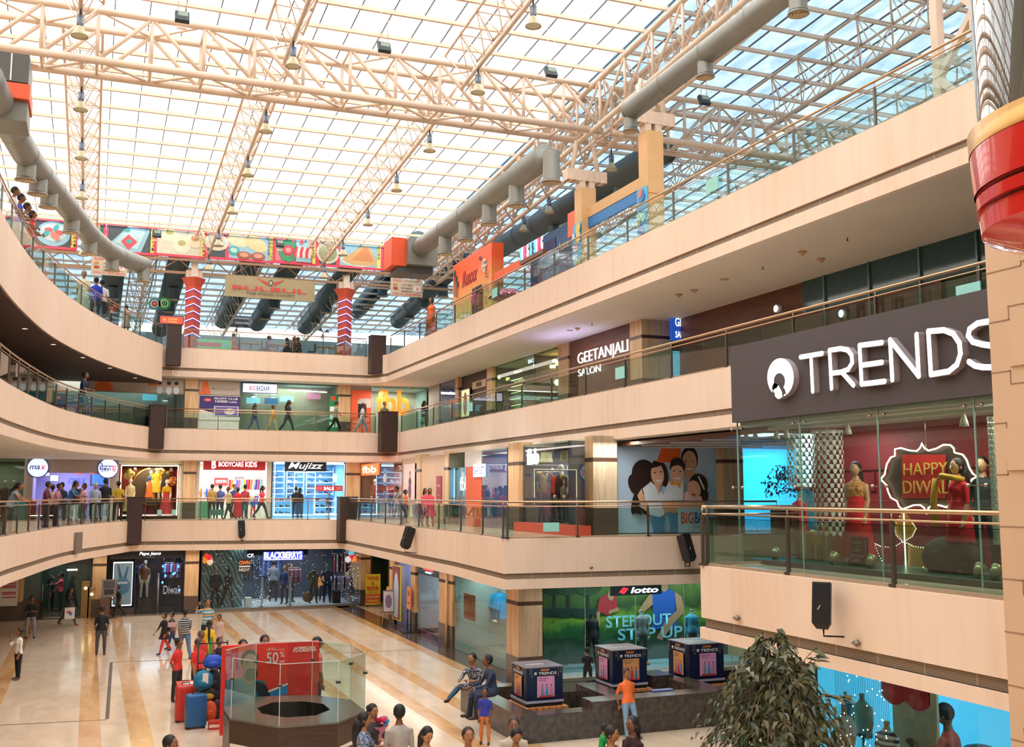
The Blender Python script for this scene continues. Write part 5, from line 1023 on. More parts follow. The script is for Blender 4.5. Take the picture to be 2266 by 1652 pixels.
a.poly([(.42,.46),(.46,.58),(.6,.58),(.6,.4),(.58,.34),(.4,.36)],WT);a.poly([(.46,.59),(.49,.53),(.53,.55),(.57,.5),(.58,.58)],P('#F0A23A',.5));a.disc(.545,.75,.1,.105,HR_,22);a.disc(.54,.68,.085,.12,SKN,24,rot=-.08);a.poly([(.46,.74),(.5,.8),(.62,.79),(.62,.73),(.55,.77)],HR_);a.disc(.545,.625,.04,.02,WHITE,12,a0=pi,a1=2*pi);a.disc(.51,.7,.012,.008,HR_,8);a.disc(.57,.695,.012,.008,HR_,8)
a.poly([(.6,.45),(.68,.5),(.8,.4),(.78,.32),(.6,.3)],P('#E8C8C8',.5));a.disc(.74,.54,.13,.13,HR_,22,rot=-.3);a.disc(.8,.42,.05,.08,HR_,12);a.disc(.695,.49,.09,.105,SKN,22,rot=.3);a.disc(.69,.43,.03,.015,P('#C05A5A',.5),10);a.poly([(.73,.64),(.745,.645),(.8,.5),(.79,.48)],WT)
a.poly([(.4,.36),(.6,.34),(.64,.28),(.55,.26),(.38,.3)],SKN);a.poly([(.38,.3),(.62,.26),(.66,.3),(.6,.22),(.42,.22)],SKN2);a.poly([(.62,.32),(.78,.36),(.8,.28),(.66,.26)],SKN)
a.poly([(.28,.2),(.42,.16),(.38,0),(.3,0)],P('#4F86B8',.5));a.poly([(.44,.24),(.54,.2),(.52,0),(.46,0)],P('#5C90BE',.5));a.poly([(.1,.3),(.16,.33),(.2,.2),(.14,.22)],HR_);a.poly([(.15,.32),(.24,.24),(.28,.18),(.2,.22)],HR_)
a.rect(.53,.0,.96,.28,P('#BFDDF2',.4));a.text('BIG',.56,.1,.13,P('#E8503A',.4),w=.12,bold=.05);a.text('BAZAAR',.69,.1,.13,P('#2A50A0',.4),w=.25,bold=.05);a.text('Making India Beautiful',.68,.045,.03,P('#7FA8C8',.4),w=.24)
solo(a.mb,'wall_poster','huge light blue poster of a smiling family of four','poster')
room(UX(1646,31),23.5,31.0,35,F1,Z1T,E('#4CC4EE',.8),'#6FC8E8','#9FD8EC',W=120,col=(.4,.8,1),back=E('#50CAF4',.85))  # cyan light is put into the walls as emission; they are no lamps
m=MB();p=aty(1728,1072,30);random.seed(8)
BK=P('#1E3A44',.5,0,.2);t=thing('potted_bush','dark leafy bush seen through the festive shop window, before the blue wall','plant',(p.x,29.8,F1));m.bb((p.x-.4,29.5,F1),(p.x+.4,30.1,F1+.9),P('#3A2A22',.5));m.build('planter',t);m=MB()
for i in range(260):
 a_,b_,r=random.uniform(0,6.28),random.uniform(-.5,1.5),random.uniform(.3,.8);q=V((p.x,29.8,F1+1.5))+V((cos(a_)*cos(b_),sin(a_)*cos(b_),sin(b_)))*r;d=V((random.uniform(-1,1),random.uniform(-1,1),random.uniform(-1,1))).normalized()*.09;e=d.cross(V((.3,.4,.8))).normalized()*.035;m.add([q-d,q+e,q+d,q-e],[(0,1,2,3)],BK)
m.build('foliage',t)
#second gallery shops
yS=60.4;S_=lambda u,v=890:UX(u,yS,v)
SMK=P('#B9AEA4',.6,0,.04,1.)
m=MB();m.bb((-12,yS,F2),(S_(40),yS+.1,Z2T),P('#8A8F8A',.5));m.bb((S_(190),yS,11.45),(S_(409),yS+.12,Z2T),SMK);m.bb((S_(439),yS,11.45),(S_(530),yS+.12,Z2T),SMK);m.bb((S_(439),yS,F2),(S_(530),yS+.1,11.45),P('#EDE6DE',.5));m.bb((S_(776),yS,F2),(S_(822),yS+.1,Z2T),SMK);struct(m,'wall_back')
room(S_(40),S_(408),yS+.15,64,F2,Z2T,'#5F8A92','#B8B0A4','#A9C0C4',W=110,col=(.8,.95,1));glazing((S_(40),yS+.08),(S_(409),yS+.08),F2,11.45,mat=DARKGL)
room(S_(532),S_(748),yS+.3,64.5,F2,Z2T,'#5F7F80','#B8B0A4','#A9B8B4',W=100,col=(.85,1,.95));glazing((S_(532),yS+.08),(S_(748),yS+.08),F2,Z2T,mat=GREENGL)
a=Art((S_(195),yS-.05,11.5),(1,0,0),S_(405)-S_(195),.75,step=.004);a.back(P('#BDB2A8',.6));a.poly([(.05,0),(.1,.95),(.2,.95),(.26,0)],P('#E8703A',.5));a.rect(.62,.5,.76,.8,P('#D8703A',.5));[(a.disc(x,.2,.2,.3,WT,12),a.disc(x,.6,.14,.2,SKN,12),a.disc(x,.72,.15,.14,HR_,12))for x in(.74,.84,.92)];solo(a.mb,'fascia_poster','pale banner with an orange shape and three small faces over the left supermarket glass','poster')
a=Art((S_(440),yS-.05,11.5),(1,0,0),S_(530)-S_(440),.75,step=.004);a.back(P('#BDB2A8',.6));a.poly([(.0,0),(.1,.98),(.2,.98),(.28,0)],P('#E8703A',.5));a.text('Making India Beautiful',.3,.35,.18,P('#8A807A',.5),w=.6);solo(a.mb,'fascia_poster','pale banner with an orange cone right above the purple card advert','poster')
p0=aty(440,928,yS-.06);a=Art((p0.x,yS-.06,p0.z),(1,0,0),S_(530)-S_(440),11.42-p0.z,step=.004);a.back(P('#EDE6DE',.5));PUR_=P('#3A2A6E',.5);a.rect(0,.15,1,1,PUR_);a.poly([(0,.15),(0,.45),(1,.0),(1,.15)],P('#EDE6DE',.5));a.disc(.2,.83,.14,.07,P('#E8483A',.5));a.text('NEW',.14,.8,.05,WHITE,w=.12);a.text('PROFIT CLUB',.36,.86,.08,WHITE,w=.58,bold=.05);a.text('5000',.43,.73,.1,WHITE,w=.26,bold=.05);a.text('CARD',.72,.73,.07,WHITE,w=.2,bold=.04)
a.text('R',.38,.73,.1,WHITE,w=.04,bold=.02);a.rect(.36,.18,.96,.58,WHITE);a.rect(.38,.2,.94,.56,P('#6A5AA8',.5));a.disc(.74,.36,.22,.13,CRM,18);a.text('PROFIT',.6,.32,.1,P('#2A4AA0',.5),w=.28,bold=.05);solo(a.mb,'wall_poster','purple club card advert beside the back column of the middle gallery','poster')
p=aty(536,868,yS-.15);a=Art((p.x,yS-.15,p.z),(1,0,0),S_(614)-S_(536),.55);a.back(P('#6A70B0',.5),.1);a.rect(.02,.06,.98,.94,E('#E6ECFF',1.6));a.text('BIG',.2,.25,.5,P('#E83A4A',.4),w=.17,bold=.06);a.text('BAZAAR',.4,.25,.5,P('#2A3A9A',.4),w=.38,bold=.06);solo(a.mb,'shop_sign','white lit box sign over the supermarket entrance','sign')
for u,v,s in((300,862,'left'),(298,867,'lower left'),(374,870,'right'),(365,886,'low right'),(562,877,'entrance'),(555,884,'entrance lower'),(604,878,'middle entrance')):p=aty(u,v,63);m=MB();m.lathe((p.x,63,p.z),[(.22,0),(.24,.12),(.1,.14)],P('#C8D0D0',.4),14);m.lathe((p.x,63,p.z-.01),[(.01,0),(.2,0)],E('#F4FCFF',6),14,cap=False);m.tube([(p.x,63,p.z+.1),(p.x,63,Z2T)],.02,ALU,5);solo(m,'ceiling_light',s+' round ceiling light inside the supermarket glass','ceiling light')
p=aty(675,864,61.6);m=MB();m.bar((p.x-1,61.6,p.z),(p.x+1.3,61.6,p.z-.05),.08,.06,E('#F4FCFF',6));solo(m,'tube_light','bright strip light behind the supermarket glass','light')
for i,(u,v,c,s)in enumerate(((315,885,'#7FE8F4','cyan'),(545,892,'#8FD8F0','pale blue'),(620,888,'#A8E0D8','mint'),(680,882,'#C87A9A','pink and white'),(585,893,'#3A6A9A','dark blue'))):p=aty(u,v,62.5);m=MB();m.bb((p.x,62.5,p.z),(p.x+.8,62.55,p.z+.35),E(c,.9));solo(m,'hanging_sign',s+' hanging sign inside the supermarket','sign')
for i in range(9):x=S_(60+i*38);m=MB();m.bb((x,61.8,F2),(x+1.0,62.4,F2+1.5),P(['#8A3A2E','#3A6A5A','#C8B89A','#3A4A7A'][i%4],.6));solo(m,'grocery_shelf','grocery shelf behind the supermarket glass','shelves',group='grocery shelves behind the left supermarket glass')
a=Art((S_(727),yS-.1,F2+.3),(1,0,0),S_(768)-S_(727),2.1,step=.004);a.back(P('#1E8A50',.5));a.rect(.1,.85,.35,.97,P('#E8503A',.5));a.rect(.5,.86,.9,.97,WHITE)
for i in range(3):
 for j in range(3):a.rect(.06+.31*i,.1+.22*j,.3+.31*i,.24+.22*j,(WHITE,P('#C8E4D0',.5))[(i+j)%2])
solo(a.mb,'offer_board','green offer board with white squares on the middle gallery','board')
p=S_(776);a=Art((p,yS-.1,F2+.05),(1,0,0),S_(821)-p,2.7,step=.004);a.back(P('#EE6038',.5));a.poly([(.3,.75),(.45,.82),(.98,.82),(.98,.62),(.4,.62)],P('#C9B8B0',.5));a.rect(.35,.4,.75,.7,P('#1A1A1E',.4));[a.text(t_,.1,.1+.09*i,.05,P('#F8C8B0',.5),w=.3)for i,t_ in enumerate(('OFFER','SAVE','BEST'))];solo(a.mb,'wall_poster','tall orange poster with a dark screen beside the glowing orange letters','poster')
e0,e1=V((S_(823),60.2,0)),V((S_(945),59.6,0));glazing(e0,e1,F2,Z2T,mat=GREENGL);room(e0.x,e1.x,60.5,63,F2,Z2T,'#A9C0BC','#C8C0B4','#E0E4E0',W=80,col=(1,1,.95))
dd=(e1-e0).normalized();a=Art((*aty(832,925,60.0).xy,aty(832,925,60.0).z),dd,(aty(908,925,59.7)-aty(832,925,60.0)).length,1.75);a.text('fbb',.0,.12,.86,E('#F47A1E',.95),w=.96,bold=.09,ext=.08);solo(a.mb,'orange_letters','big orange letters on the glass of the middle gallery corner','letters')
for i,(u,v)in enumerate(((845,856),(908,860))):spot(V((aty(u,v,59.2).x,59.2,Z2T-.05)),'%s spotlight above the big orange letters'%['left','right'][i],down=.2);l=lamp(aty(u,v,59.3).x,59.3,Z2T-.3,.1,.1,35,(1,.97,.9))
m=MB();m.bb((e1.x,57.5,F2),(WX,59.6,Z2T),P('#A89F98',.5));m.bb((e1.x-.05,59.5,F2),(e1.x+.12,59.7,Z2T),DKBROWN);struct(m,'wall_back')
Yq=lambda u,v=850:UY(u,WX,v)
m=MB();WD=wood('#55301F','#6E4028',(.3,.3,3),3.,.5,'brown_wood')
m.bb((WX+.1,Yq(964),F2),(WX+.2,58,Z2T),P('#7A6A60',.5));m.bb((WX+.1,Yq(1081),F2),(WX+.2,Yq(1018),Z2T),P('#3A2E2C',.5));struct(m,'wall_right')
m=MB();m.bb((WX-.05,Yq(1416,760),F2),(WX+.1,Yq(1263,800),Z2T),WD);struct(m,'wall_right')
room(WX+.1,WX+3.5,Yq(1010),Yq(964),F2,Z2T,'#5A4A8A','#A8988A','#C8C0D8','x0',W=60,col=(.8,.75,1));glazing((WX+.05,Yq(964)),(WX+.05,Yq(1010)),F2,Z2T,mat=GREENGL)
room(WX+.15,WX+3.5,Yq(1175,830),Yq(1093),F2,Z2T,'#44504A','#A8988A','#D8DCC8','x0',W=70,col=(.9,1,.8));room(WX+.15,WX+3.5,Yq(1239,820),Yq(1180,830),F2,Z2T,'#5A5248','#A8988A','#D8CCB0','x0',W=70,col=(1,.9,.65))
glazing((WX+.05,Yq(1093)),(WX+.05,Yq(1239,820)),F2,Z2T,mat=GREENGL)
rboard(1020,1040,862,925,lambda a:(a.rect(.06,.04,.94,.96,E('#D8D8A8',.9)),a.disc(.5,.45,.2,.4,P('#C8A07A',.5)),a.disc(.5,.75,.1,.12,P('#5A3A2A',.5))),'lightbox_poster','tall framed pale poster of a figure on the dark shop wall','poster',X_=WX-.02,back=BLACK,vv=880)
rboard(1045,1075,846,862,lambda a:a.rect(.3,.2,.7,.8,P('#3A3028',.4)),'wall_panel','beige panel with a small dark plate beside the narrow columns','panel',X_=WX+.05,back=P('#D0B088',.5),vv=850)
for u0,u1,v0,v1,t_,c,s in((1097,1108,832,842,'LAIS','#F0FF9A','left yellow-green lit word'),(1119,1128,835,845,'spa','#FFF07A','small yellow lit word'),(1137,1155,821,829,'Biopod','#FFFF9A','upper yellow lit word'),(1168,1190,795,806,'BIGE','#E8F0FF','white lit word')):
 ya,yb_=UY(u0,WX+.25,v0),UY(u1,WX+.25,v0);zt,zb_=atx(u0,v0,WX+.25).z,atx(u0,v1,WX+.25).z;a=Art((WX+.25,ya,zb_),(0,-1,0),ya-yb_,zt-zb_);a.back(P('#2A3A8A' if 'white' in s else '#3A3E30',.4));a.text(t_,.05,.1,.8,E(c,3),w=.9,bold=.04);solo(a.mb,'lit_sign',s+' in the cosmetics shop windows','sign')
for k,(u0,u1,s)in enumerate(((1096,1112,'left'),(1136,1160,'right'))):
 t=thing('bottle_shelves','%s lit yellow-green bottle shelves in the cosmetics shop'%s,'shelves',(WX+1,Yq(u0),F2));ya,yb_=UY(u0,WX+1.0),UY(u1,WX+1.0)
 ya,yb_=UY(u0,WX+1.0,860),UY(u1,WX+1.0,860)
 for i in range(6):
  z=F2+.5+i*.32;m=MB();m.bb((WX+.9,yb_,z),(WX+1.2,ya,z+.03),ALU);m.bb((WX+.88,yb_,z+.2),(WX+.9,ya,z+.23),E('#E8FFA8',3));m.build('shelf',t)
  for j in range(int((ya-yb_)/.14)):m=MB();c=['#C8E070','#F0F0D8','#7FC8A0','#E8C85A'][(i+j)%4];m.lathe((WX+1.0,yb_+.08+j*.14,z+.03),[(.03,0),(.03,.1),(.012,.13),(.012,.16)],P(c,.3),7);solo(m,'bottle','small bottle on the %s cosmetics shelves'%s,'bottle',group='bottles on the %s cosmetics shelves'%s)
BUL=E('#FFD27A',8)
t=thing('chandelier','cluster of round golden bulbs hanging in the shop left of the salon wall','chandelier',(WX+.8,Yq(1210,800),11.3))
for i in range(16):u=1184+(i%8)*7;v=800+(i//8)*8+random.uniform(-4,4);p=atx(u,v,WX+.8+.1*(i%3));m=MB();m.ell(p,(.09,.09,.09),BUL,8,6);b=m.build('bulb',t);MB().tube([p+V((0,0,.08)),(p.x,p.y,Z2T)],.006,BLACK,4).build('cord',b)
p=atx(1233,846,WX+1.2);m=MB();m.ell(p,(.15,.15,.15),E('#FFE6B8',6),10,8);m.tube([p,(p.x,p.y,Z2T)],.008,BLACK,4);solo(m,'globe_lamp','single warm globe lamp below the golden bulb cluster','lamp')
def latt(u0,u1,v0t,v0b,v1b,text,X_,mat,ext,s,bold=.05,w=1.):
 ya,yb_=UY(u0,X_,v0b),UY(u1,X_,v1b);zt,zb_=atx(u0,v0t,X_).z,atx(u0,v0b,X_).z;a=Art((X_,ya,zb_),(0,-1,0),ya-yb_,zt-zb_);a.text(text,0,0,1,mat,w=1,bold=bold,ext=ext);return a.mb
WH=E('#FFFFFF',1.8);gm=latt(1280,1391,782,813,780,'GEETANJALI',WX-.15,WH,.04,'',-.014)
g2=latt(1281,1330,818,833,810,'SALON',WX-.15,WH,.04,'',-.014);gm.v,b0_=gm.v,len(gm.v);gm.v+=g2.v;gm.f+=[tuple(b0_+k for k in f)for f in g2.f];gm.m+=g2.m;gm.sm+=g2.sm
solo(gm,'channel_letters','white glowing two-line letters on the brown salon wall','letters')
m=MB();m.bb((19.8,20,F2),(19.95,25.5,Z2T-.9),WD);m.bb((19.8,25.5,F2),(19.95,33.3,Z2T),WD);m.bb((19.76,12,Z2T-1.0),(19.95,25.5,Z2T),P('#33525A',.1,0,.1));m.bb((19.9,2,F2),(20,20.2,Z2T),P('#3A5A42',.4,0,.3,.5));struct(m,'wall_right')
for i in range(7):m=MB();y=13+i*1.9;m.bb((19.7,y,Z2T-1.6),(19.76,y+.06,Z2T),P('#6A7E80',.3,.5));struct(m,'trim_5')
p=aty(1487,745,32.6);q=aty(1555,760,32.6);a=Art((p.x,32.6,aty(1487,752,32.6).z),(1,0,0),q.x-p.x+.5,1.0);a.back(E('#1E4AA8',.9),.15);a.text('GEETANJALI',.08,.42,.42,WH,w=.8,bold=.04);a.text('SALON',.08,.1,.24,WH,w=.34,bold=.04);solo(a.mb,'lightbox_sign','blue lit sign box with white letters facing the hall','sign')
m=MB();x0_,x1_=p.x,p.x+2.6
for i in range(30):m.bb((x0_+.1,32.7,F2+.2+i*.055),(x1_,32.76,F2+.235+i*.055),E('#62C6E6',.7))
solo(m,'window_blind','cyan slatted blind glowing under the blue sign box','blind')
for u,v,s in((1723,683,'left wall'),(1868,694,'right wall')):
 q=atx(u,v,19.5);m=MB();Mx=Matrix.Rotation(pi/2,3,'Y');m.lathe(q,[(.12,-.1),(.14,.1)],P('#C8C8C8',.3,.5),14,M=Mx);m.lathe(q+V((-.11,0,0)),[(.005,0),(.11,0)],E('#BFE8FF',3),14,M=Mx,cap=False);solo(m,'wall_spotlight',s+' spotlight on the brown wood panelling behind the railing','spotlight')
m=MB();m.bb((16.0,17.2,7.5),(23.5,30.4,7.62),wood('#5A3828','#6E4632',(1,.2,1),3.,.5,'soffit_wood'));struct(m,'ceiling')
for i in range(7):m=MB();y=18+i*1.8;m.bar((16.2,y+2.2,7.48),(20.5,y,7.48),.16,.04,P('#C4CED4',.5));struct(m,'trim_6')
#ground floor shops
gy=55.8;G=lambda u,v=1290:UX(u,gy,v)
m=MB();m.bb((-12,gy,0),(G(20),gy+.15,Z0T+.1),COLM);m.bb((-12,gy-.02,0),(G(98),gy+.02,.85),P('#5A4A40',.2,0,.1));m.bb((G(242),gy-.02,2.72),(G(418),gy+.1,Z0T+.1),P('#16161C',.4));m.bb((G(243),gy-.05,0),(G(298),gy+.1,.35),P('#4A3E38',.3));m.bb((G(62),gy,2.5),(G(213),gy+.1,Z0T+.1),P('#2A2E2C',.4));struct(m,'wall_back')
room(G(20),G(212),gy+.4,60.5,0,Z0T,'#3A4A44','#6A5E50','#2A2E2E',W=40,col=(.9,1,.9));glazing((G(20),gy+.02),(G(112),gy+.02),0,2.5,mat=GREENGL);glazing((G(150),gy+.02),(G(213),gy+.02),0,2.5,mat=GREENGL)
t=thing('glass_door','open glass entrance door at the far left of the ground floor','door',(G(98),gy-.2,0));m=MB();m.add([(G(90),gy-.6,.08),(G(108),gy,.08),(G(108),gy,2.4),(G(90),gy-.6,2.4)],[(0,1,2,3)],CLEARGL);m.build('glass_leaf',t);MB().tube([(G(96),gy-.5,.8),(G(96),gy-.5,1.7)],.02,STEEL,6).build('handle',t)
for u,h,s in((190,1.75,'tall bronze security gate post left of the column'),(204,1.45,'shorter bronze security gate post by the column')):x=G(u);t=thing('security_gate',s,'gate post',(x,gy-.3,0));MB().box((x,gy-.35,h/2),(.35,.2,h),P('#9A7F4A',.3,.5)).build('post',t);m=MB();m.ell((x,gy-.47,h-.35),(.07,.03,.07),E('#FFE8A8',6),10,6);m.build('lamp',t)
for u,v,c in((166,1230,'#FFFFFF'),(182,1222,'#EAF4FF'),(160,1262,'#FFB8B0')):p=aty(u,v,59);m=MB();m.bb((p.x-.25,59,p.z),(p.x+.25,59.1,p.z+.08),E(c,5));solo(m,'tube_light','bright %s light inside the left entrance'%{'#FFFFFF':'white','#EAF4FF':'bluish','#FFB8B0':'pinkish'}[c],'light')
def standee(p,w,h,fn,s,yaw=0,back=WHITE,tilt=0):
 ux=V((cos(radians(yaw)),sin(radians(yaw)),0));a=Art(V(p)-ux*w/2+V((0,0,.0)),ux,w,h,uy=(0,sin(radians(tilt)),cos(radians(tilt))));a.back(back,.04);fn(a);return solo(a.mb,'notice_stand',s,'sign')
RT_=P('#C83A5A',.5)
q=atz(40,1340,0);standee((q.x,54.6,.75),.75,1.25,lambda a:[a.rect(.1,y,.9,y+.04,RT_)for y in(.3,.42,.48,.66,.72,.8)],'white notice board with red lines at the far left wall')
t=thing('picture_stand','framed poster on a stand left of the blue jeans advert','stand',(G(232),54.6,0));a=Art((G(226),54.5,1.0),(1,0,0),.62,.85);a.back(P('#8A8680',.5));a.rect(.1,.5,.9,.9,P('#5A5F6A',.5));a.rect(.15,.15,.85,.45,P('#3A3A44',.5));a.mb.build('poster',t);m=MB();[m.tube([(x,54.55,0),(x,54.55,1.9)],.015,DSTEEL,6)for x in(G(226),G(226)+.62)];m.build('frame',t)
m=MB();m.bb((G(222),54.3,0),(G(244),54.9,.95),P('#6A4A34',.5));solo(m,'podium','brown podium in front of the poster stand by the column','podium')
a=Art((G(249),gy-.12,.45),(1,0,0),G(293)-G(249),2.15);a.back(E('#DCE8F0',.9),.08);a.rect(.04,.03,.96,.97,P('#7A98A8',.4));a.poly([(.2,.95),(.28,.95),(.5,.62),(.7,.9),(.78,.88),(.62,.45),(.5,.3),(.38,.45)],P('#3A5A78',.4));a.disc(.5,.45,.16,.2,P('#3F6C88',.4));a.text('NIRVANO',.25,.5,.05,WHITE,w=.5,bold=.04);solo(a.mb,'lightbox_poster','tall lit poster of upside-down jeans at the dark denim shop','poster')
room(G(300),G(416),gy+.1,59.6,0,Z0T-.3,'#20242E','#3A3230','#1A1C22',W=45,col=(.7,.8,1));glazing((G(298),gy),(G(416),gy),0,2.72)
p=aty(308,1232,gy-.1);a=Art((p.x,gy-.1,p.z-.05),(1,0,0),G(356)-G(308),.3);a.text('Pepe Jeans',0,.3,.7,WH,w=1,bold=.02,shear=.3);a.text('LONDON',.3,.02,.15,P('#B8B8C0',.4),w=.4);solo(a.mb,'script_letters','white glowing script letters over the dark denim shop','letters')
a=Art((G(362),gy-.03,.95),(1,0,0),G(399)-G(362),.42);a.text('Diwali',0,0,1,P('#BFC8E8',.3),w=1,bold=.01);solo(a.mb,'window_lettering','white Diwali lettering on the denim shop window','letters')
rail_of(G(300),58.5,G(330),58.5,2.2,['#2A3A6A','#8A8FA8','#3A3A48'],9,'dark garment on the left rail of the denim shop','left rail garments in the denim shop','shirt',75,'left rail in the denim shop');rail_of(G(368),58.2,G(410),58.2,2.3,['#2A4A9A','#C8D0F0','#4A5A8A','#A83A5A'],12,'blue or red garment on the right rail of the denim shop','right rail garments in the denim shop','shirt',75,'right rail in the denim shop')
random.seed(11)
for i in range(9):x=G(378)+random.uniform(-.5,.9);z=random.uniform(1.,2.6);m=MB();m.lathe((x,gy+.5,z),[(.03,-.06),(.05,0),(.03,.06)],E('#5FA8FF',3),8);m.tube([(x,gy+.5,z),(x,gy+.5,2.75)],.004,BLACK,4);solo(m,'paper_lantern','small blue glowing lantern in the denim shop window','lantern',group='blue lanterns in the denim shop window')
mann(G(322),57.2,.6,1.75,5,'stand','#8A5A3A','#D8C8B0','mannequin with pale legs on a dark stand in the denim shop');m=MB();m.bb((G(308),56.9,0),(G(336),57.6,.6),P('#2E2622',.4));solo(m,'display_table','dark display table in the denim shop window','table')
x=G(350);m=MB();m.tube([(x,gy-.15,0),(x,gy-.15,2.0)],.05,P('#8A8A90',.3,.6),10);m.lathe((x,gy-.15,0),[(.14,0),(.14,.04),(.05,.06)],DSTEEL,12);solo(m,'alarm_post','grey alarm post in front of the denim shop window','post')
xa,xb=G(447),G(800)
room(xa,xb,gy+.05,61.5,0,Z0T,'#3A4254','#CFD4DA','#4A5262',W=260,col=(.85,.92,1));glazing((xa,gy),(xb,gy),0,Z0T);m=MB();m.bb((G(545),gy,2.75),(G(680),gy+.25,Z0T),P('#12162A',.4));m.bb((xa,gy-.04,0),(xb,gy+.05,.1),P('#8A7A6A',.3));struct(m,'wall_back')
def wave_mat():
 m,nt,b=new_mat('wavy_stripes');c=coords(nt,(1.6,1,1.1),(0,radians(35),0));w=nt.nodes.new('ShaderNodeTexWave');w.inputs['Scale'].default_value=1.1;w.inputs['Distortion'].default_value=4;w.inputs['Detail'].default_value=0;nt.links.new(c,w.inputs[0])
 nt.links.new(ramp(nt,w.outputs['Fac'],'#55727A','#93AFAE',.4,.6),b.inputs['Base Color']);return m
m=MB();m.bb((xa+.05,57.2,0),(G(545),57.3,Z0T),wave_mat());solo(m,'wavy_backdrop','blue-grey wavy striped backdrop in the left suit shop window','backdrop')
a=Art((G(580),gy-.12,aty(600,1239,gy).z),(1,0,0),G(668)-G(580),.44);a.back(E('#2A3AD8',1.2),.08);a.text('BLACKBERRYS',.02,.2,.78,E('#FFFFFF',4),w=.96,bold=.08);a.rect(.02,.06,.98,.12,E('#FFFFFF',4));solo(a.mb,'shop_sign','blazing white capitals on blue over the suit shop door','sign')
a=Art((G(526),gy-.06,1.85),(1,0,0),.62,.75);a.back(P('#2A2420',.5));a.text('OWN',.06,.62,.26,E('#F0702A',.9),w=.88,bold=.05);a.rect(.04,.45,.96,.54,WHITE);a.text('NIGHT',.06,.16,.22,WHITE,w=.88,bold=.04);solo(a.mb,'hanging_notice','small dark OWN NIGHT notice in the suit shop window','sign')
a=Art((G(545),gy-.06,2.62),(1,0,0),.35,.3);a.text('CF',0,.2,.6,WH,w=.9,bold=.05);solo(a.mb,'window_lettering','two small white letters left of the suit shop sign','letters')
DG=P('#5A584E',.6);NV=P('#1E2A4A',.6)
mann(G(481),56.6,.12,1.82,8,'stand','#1C2436','#1C2230','mannequin in a dark suit, leftmost in the suit shop window',skin=P('#8A8478',.5),sleeve=2);mann(G(508),56.4,.12,1.82,20,'walk','#34302E','#3E3A34','dark faceless mannequin in a waistcoat before the wavy backdrop',skin=P('#4A443E',.5),sleeve=.3)
mann(G(701),56.7,.12,1.85,8,'behind','#5E5A44','#57523E','grey-headed mannequin in an olive suit',skin=P('#6A6A5E',.5),sleeve=2);mann(G(731),56.6,.12,1.85,-5,'pocket','#26406A','#1C2A44','mannequin in a blue suit beside the olive one',skin=P('#6A8A8A',.5),sleeve=2)
rail_of(G(745),57.4,G(790),57.4,1.45,['#A8A0D8','#B8B0E0','#D8D4E8','#2A2A3A','#B0A8DC'],12,'lilac or dark shirt on the low right rail of the suit shop','low right rail in the suit shop','shirt',80,'low right rail in the suit shop')
rail_of(G(752),57.9,G(794),57.9,2.6,['#1E1E2A','#C86A7A','#2A2A3A','#E8E0E0','#22222E'],12,'dark or pink garment on the high right rail of the suit shop','high right rail in the suit shop','dress',80,'high right rail in the suit shop',.9)
rail_of(G(650),57.6,G(680),57.6,1.9,['#8A5A68','#6A4A5A','#A87A88'],9,'patterned maroon shirt on the centre rail of the suit shop','centre rail in the suit shop','shirt',78,'centre rail on thin legs in the suit shop')
rail_of(G(605),60.8,G(660),60.8,2.4,['#2A3A6A','#1E2A4A','#4A5A8A'],14,'navy jacket on the back wall of the suit shop','back wall jackets in the suit shop','dress',75,'back wall rail in the suit shop')
rail_of(G(548),58.2,G(575),58.2,2.3,['#2A2E3A','#4A4A5A'],7,'dark garment on the left rail of the suit shop','left rail in the suit shop','dress',75,'left rail in the suit shop')
m=MB();m.ell((G(686),56.3,.5),(.3,.12,.28),P('#6A4A30',.5),14,10);solo(m,'leather_bag','round brown bag beside the olive suit','bag');m=MB();m.bb((G(742),56.2,.12),(G(758),56.7,.75),P('#2A2422',.4));solo(m,'display_box','dark box at the foot of the lilac shirts','box')
m=MB();m.bb((G(548),56.4,.1),(G(562),57,.55),WHITE);solo(m,'display_box','white cube in the suit shop left of the door','box')
for u,s in((582,'left'),(645,'right')):x=G(u);m=MB();m.bb((x-.05,gy+.2,.05),(x+.05,gy+.5,1.6),P('#A8B8C8',.2,.3));m.bb((x-.15,gy+.15,.03),(x+.15,gy+.55,.08),DSTEEL);solo(m,'security_gate',s+' slim security gate in the suit shop doorway','gate post')
FL='strings of tiny fairy lights in the suit shop window';m=MB();random.seed(21)
for i in range(260):
 u=random.choice([random.uniform(450,545),random.uniform(560,600),random.uniform(640,800),random.uniform(770,800)]);z=random.uniform(.2,2.9);m.ell((G(u),gy+.12,z),(.011,.011,.011),E('#E8F0FF',4),4,3)
o=solo(m,'fairy_lights','tiny white fairy lights scattered over the suit shop windows','lights');o['kind']='stuff'
def balloons(u,v,cl,s):
 for i,(dx,dz,c,n)in enumerate(cl):p=aty(u,v,gy+.4)+V((dx,0,dz));m=MB();m.ell(p,(.16,.16,.18),c,12,8);m.lathe(p+V((0,0,-.2)),[(.02,0),(.005,.03)],c,6);solo(m,'balloon',n+' balloon '+s,'balloon')
LO=lambda c:E(c,.9)  # balloon colours carry a glow of their own, with no lamp inside
balloons(462,1238,((-.22,.0,LO('#F58A2A'),'orange'),(.02,.1,LO('#E8303A'),'red'),(.06,-.1,LO('#F2C8A8'),'cream'),(-.12,.16,LO('#E84A2A'),'dark orange')),'in the top left corner of the suit shop window')
balloons(778,1236,((-.2,-.02,LO('#E8D8E0'),'white'),(.0,.14,LO('#E8303A'),'red'),(.14,.0,LO('#F57A2A'),'orange'),(-.02,.3,LO('#6FC0E8'),'blue')),'in the top right corner of the suit shop window')
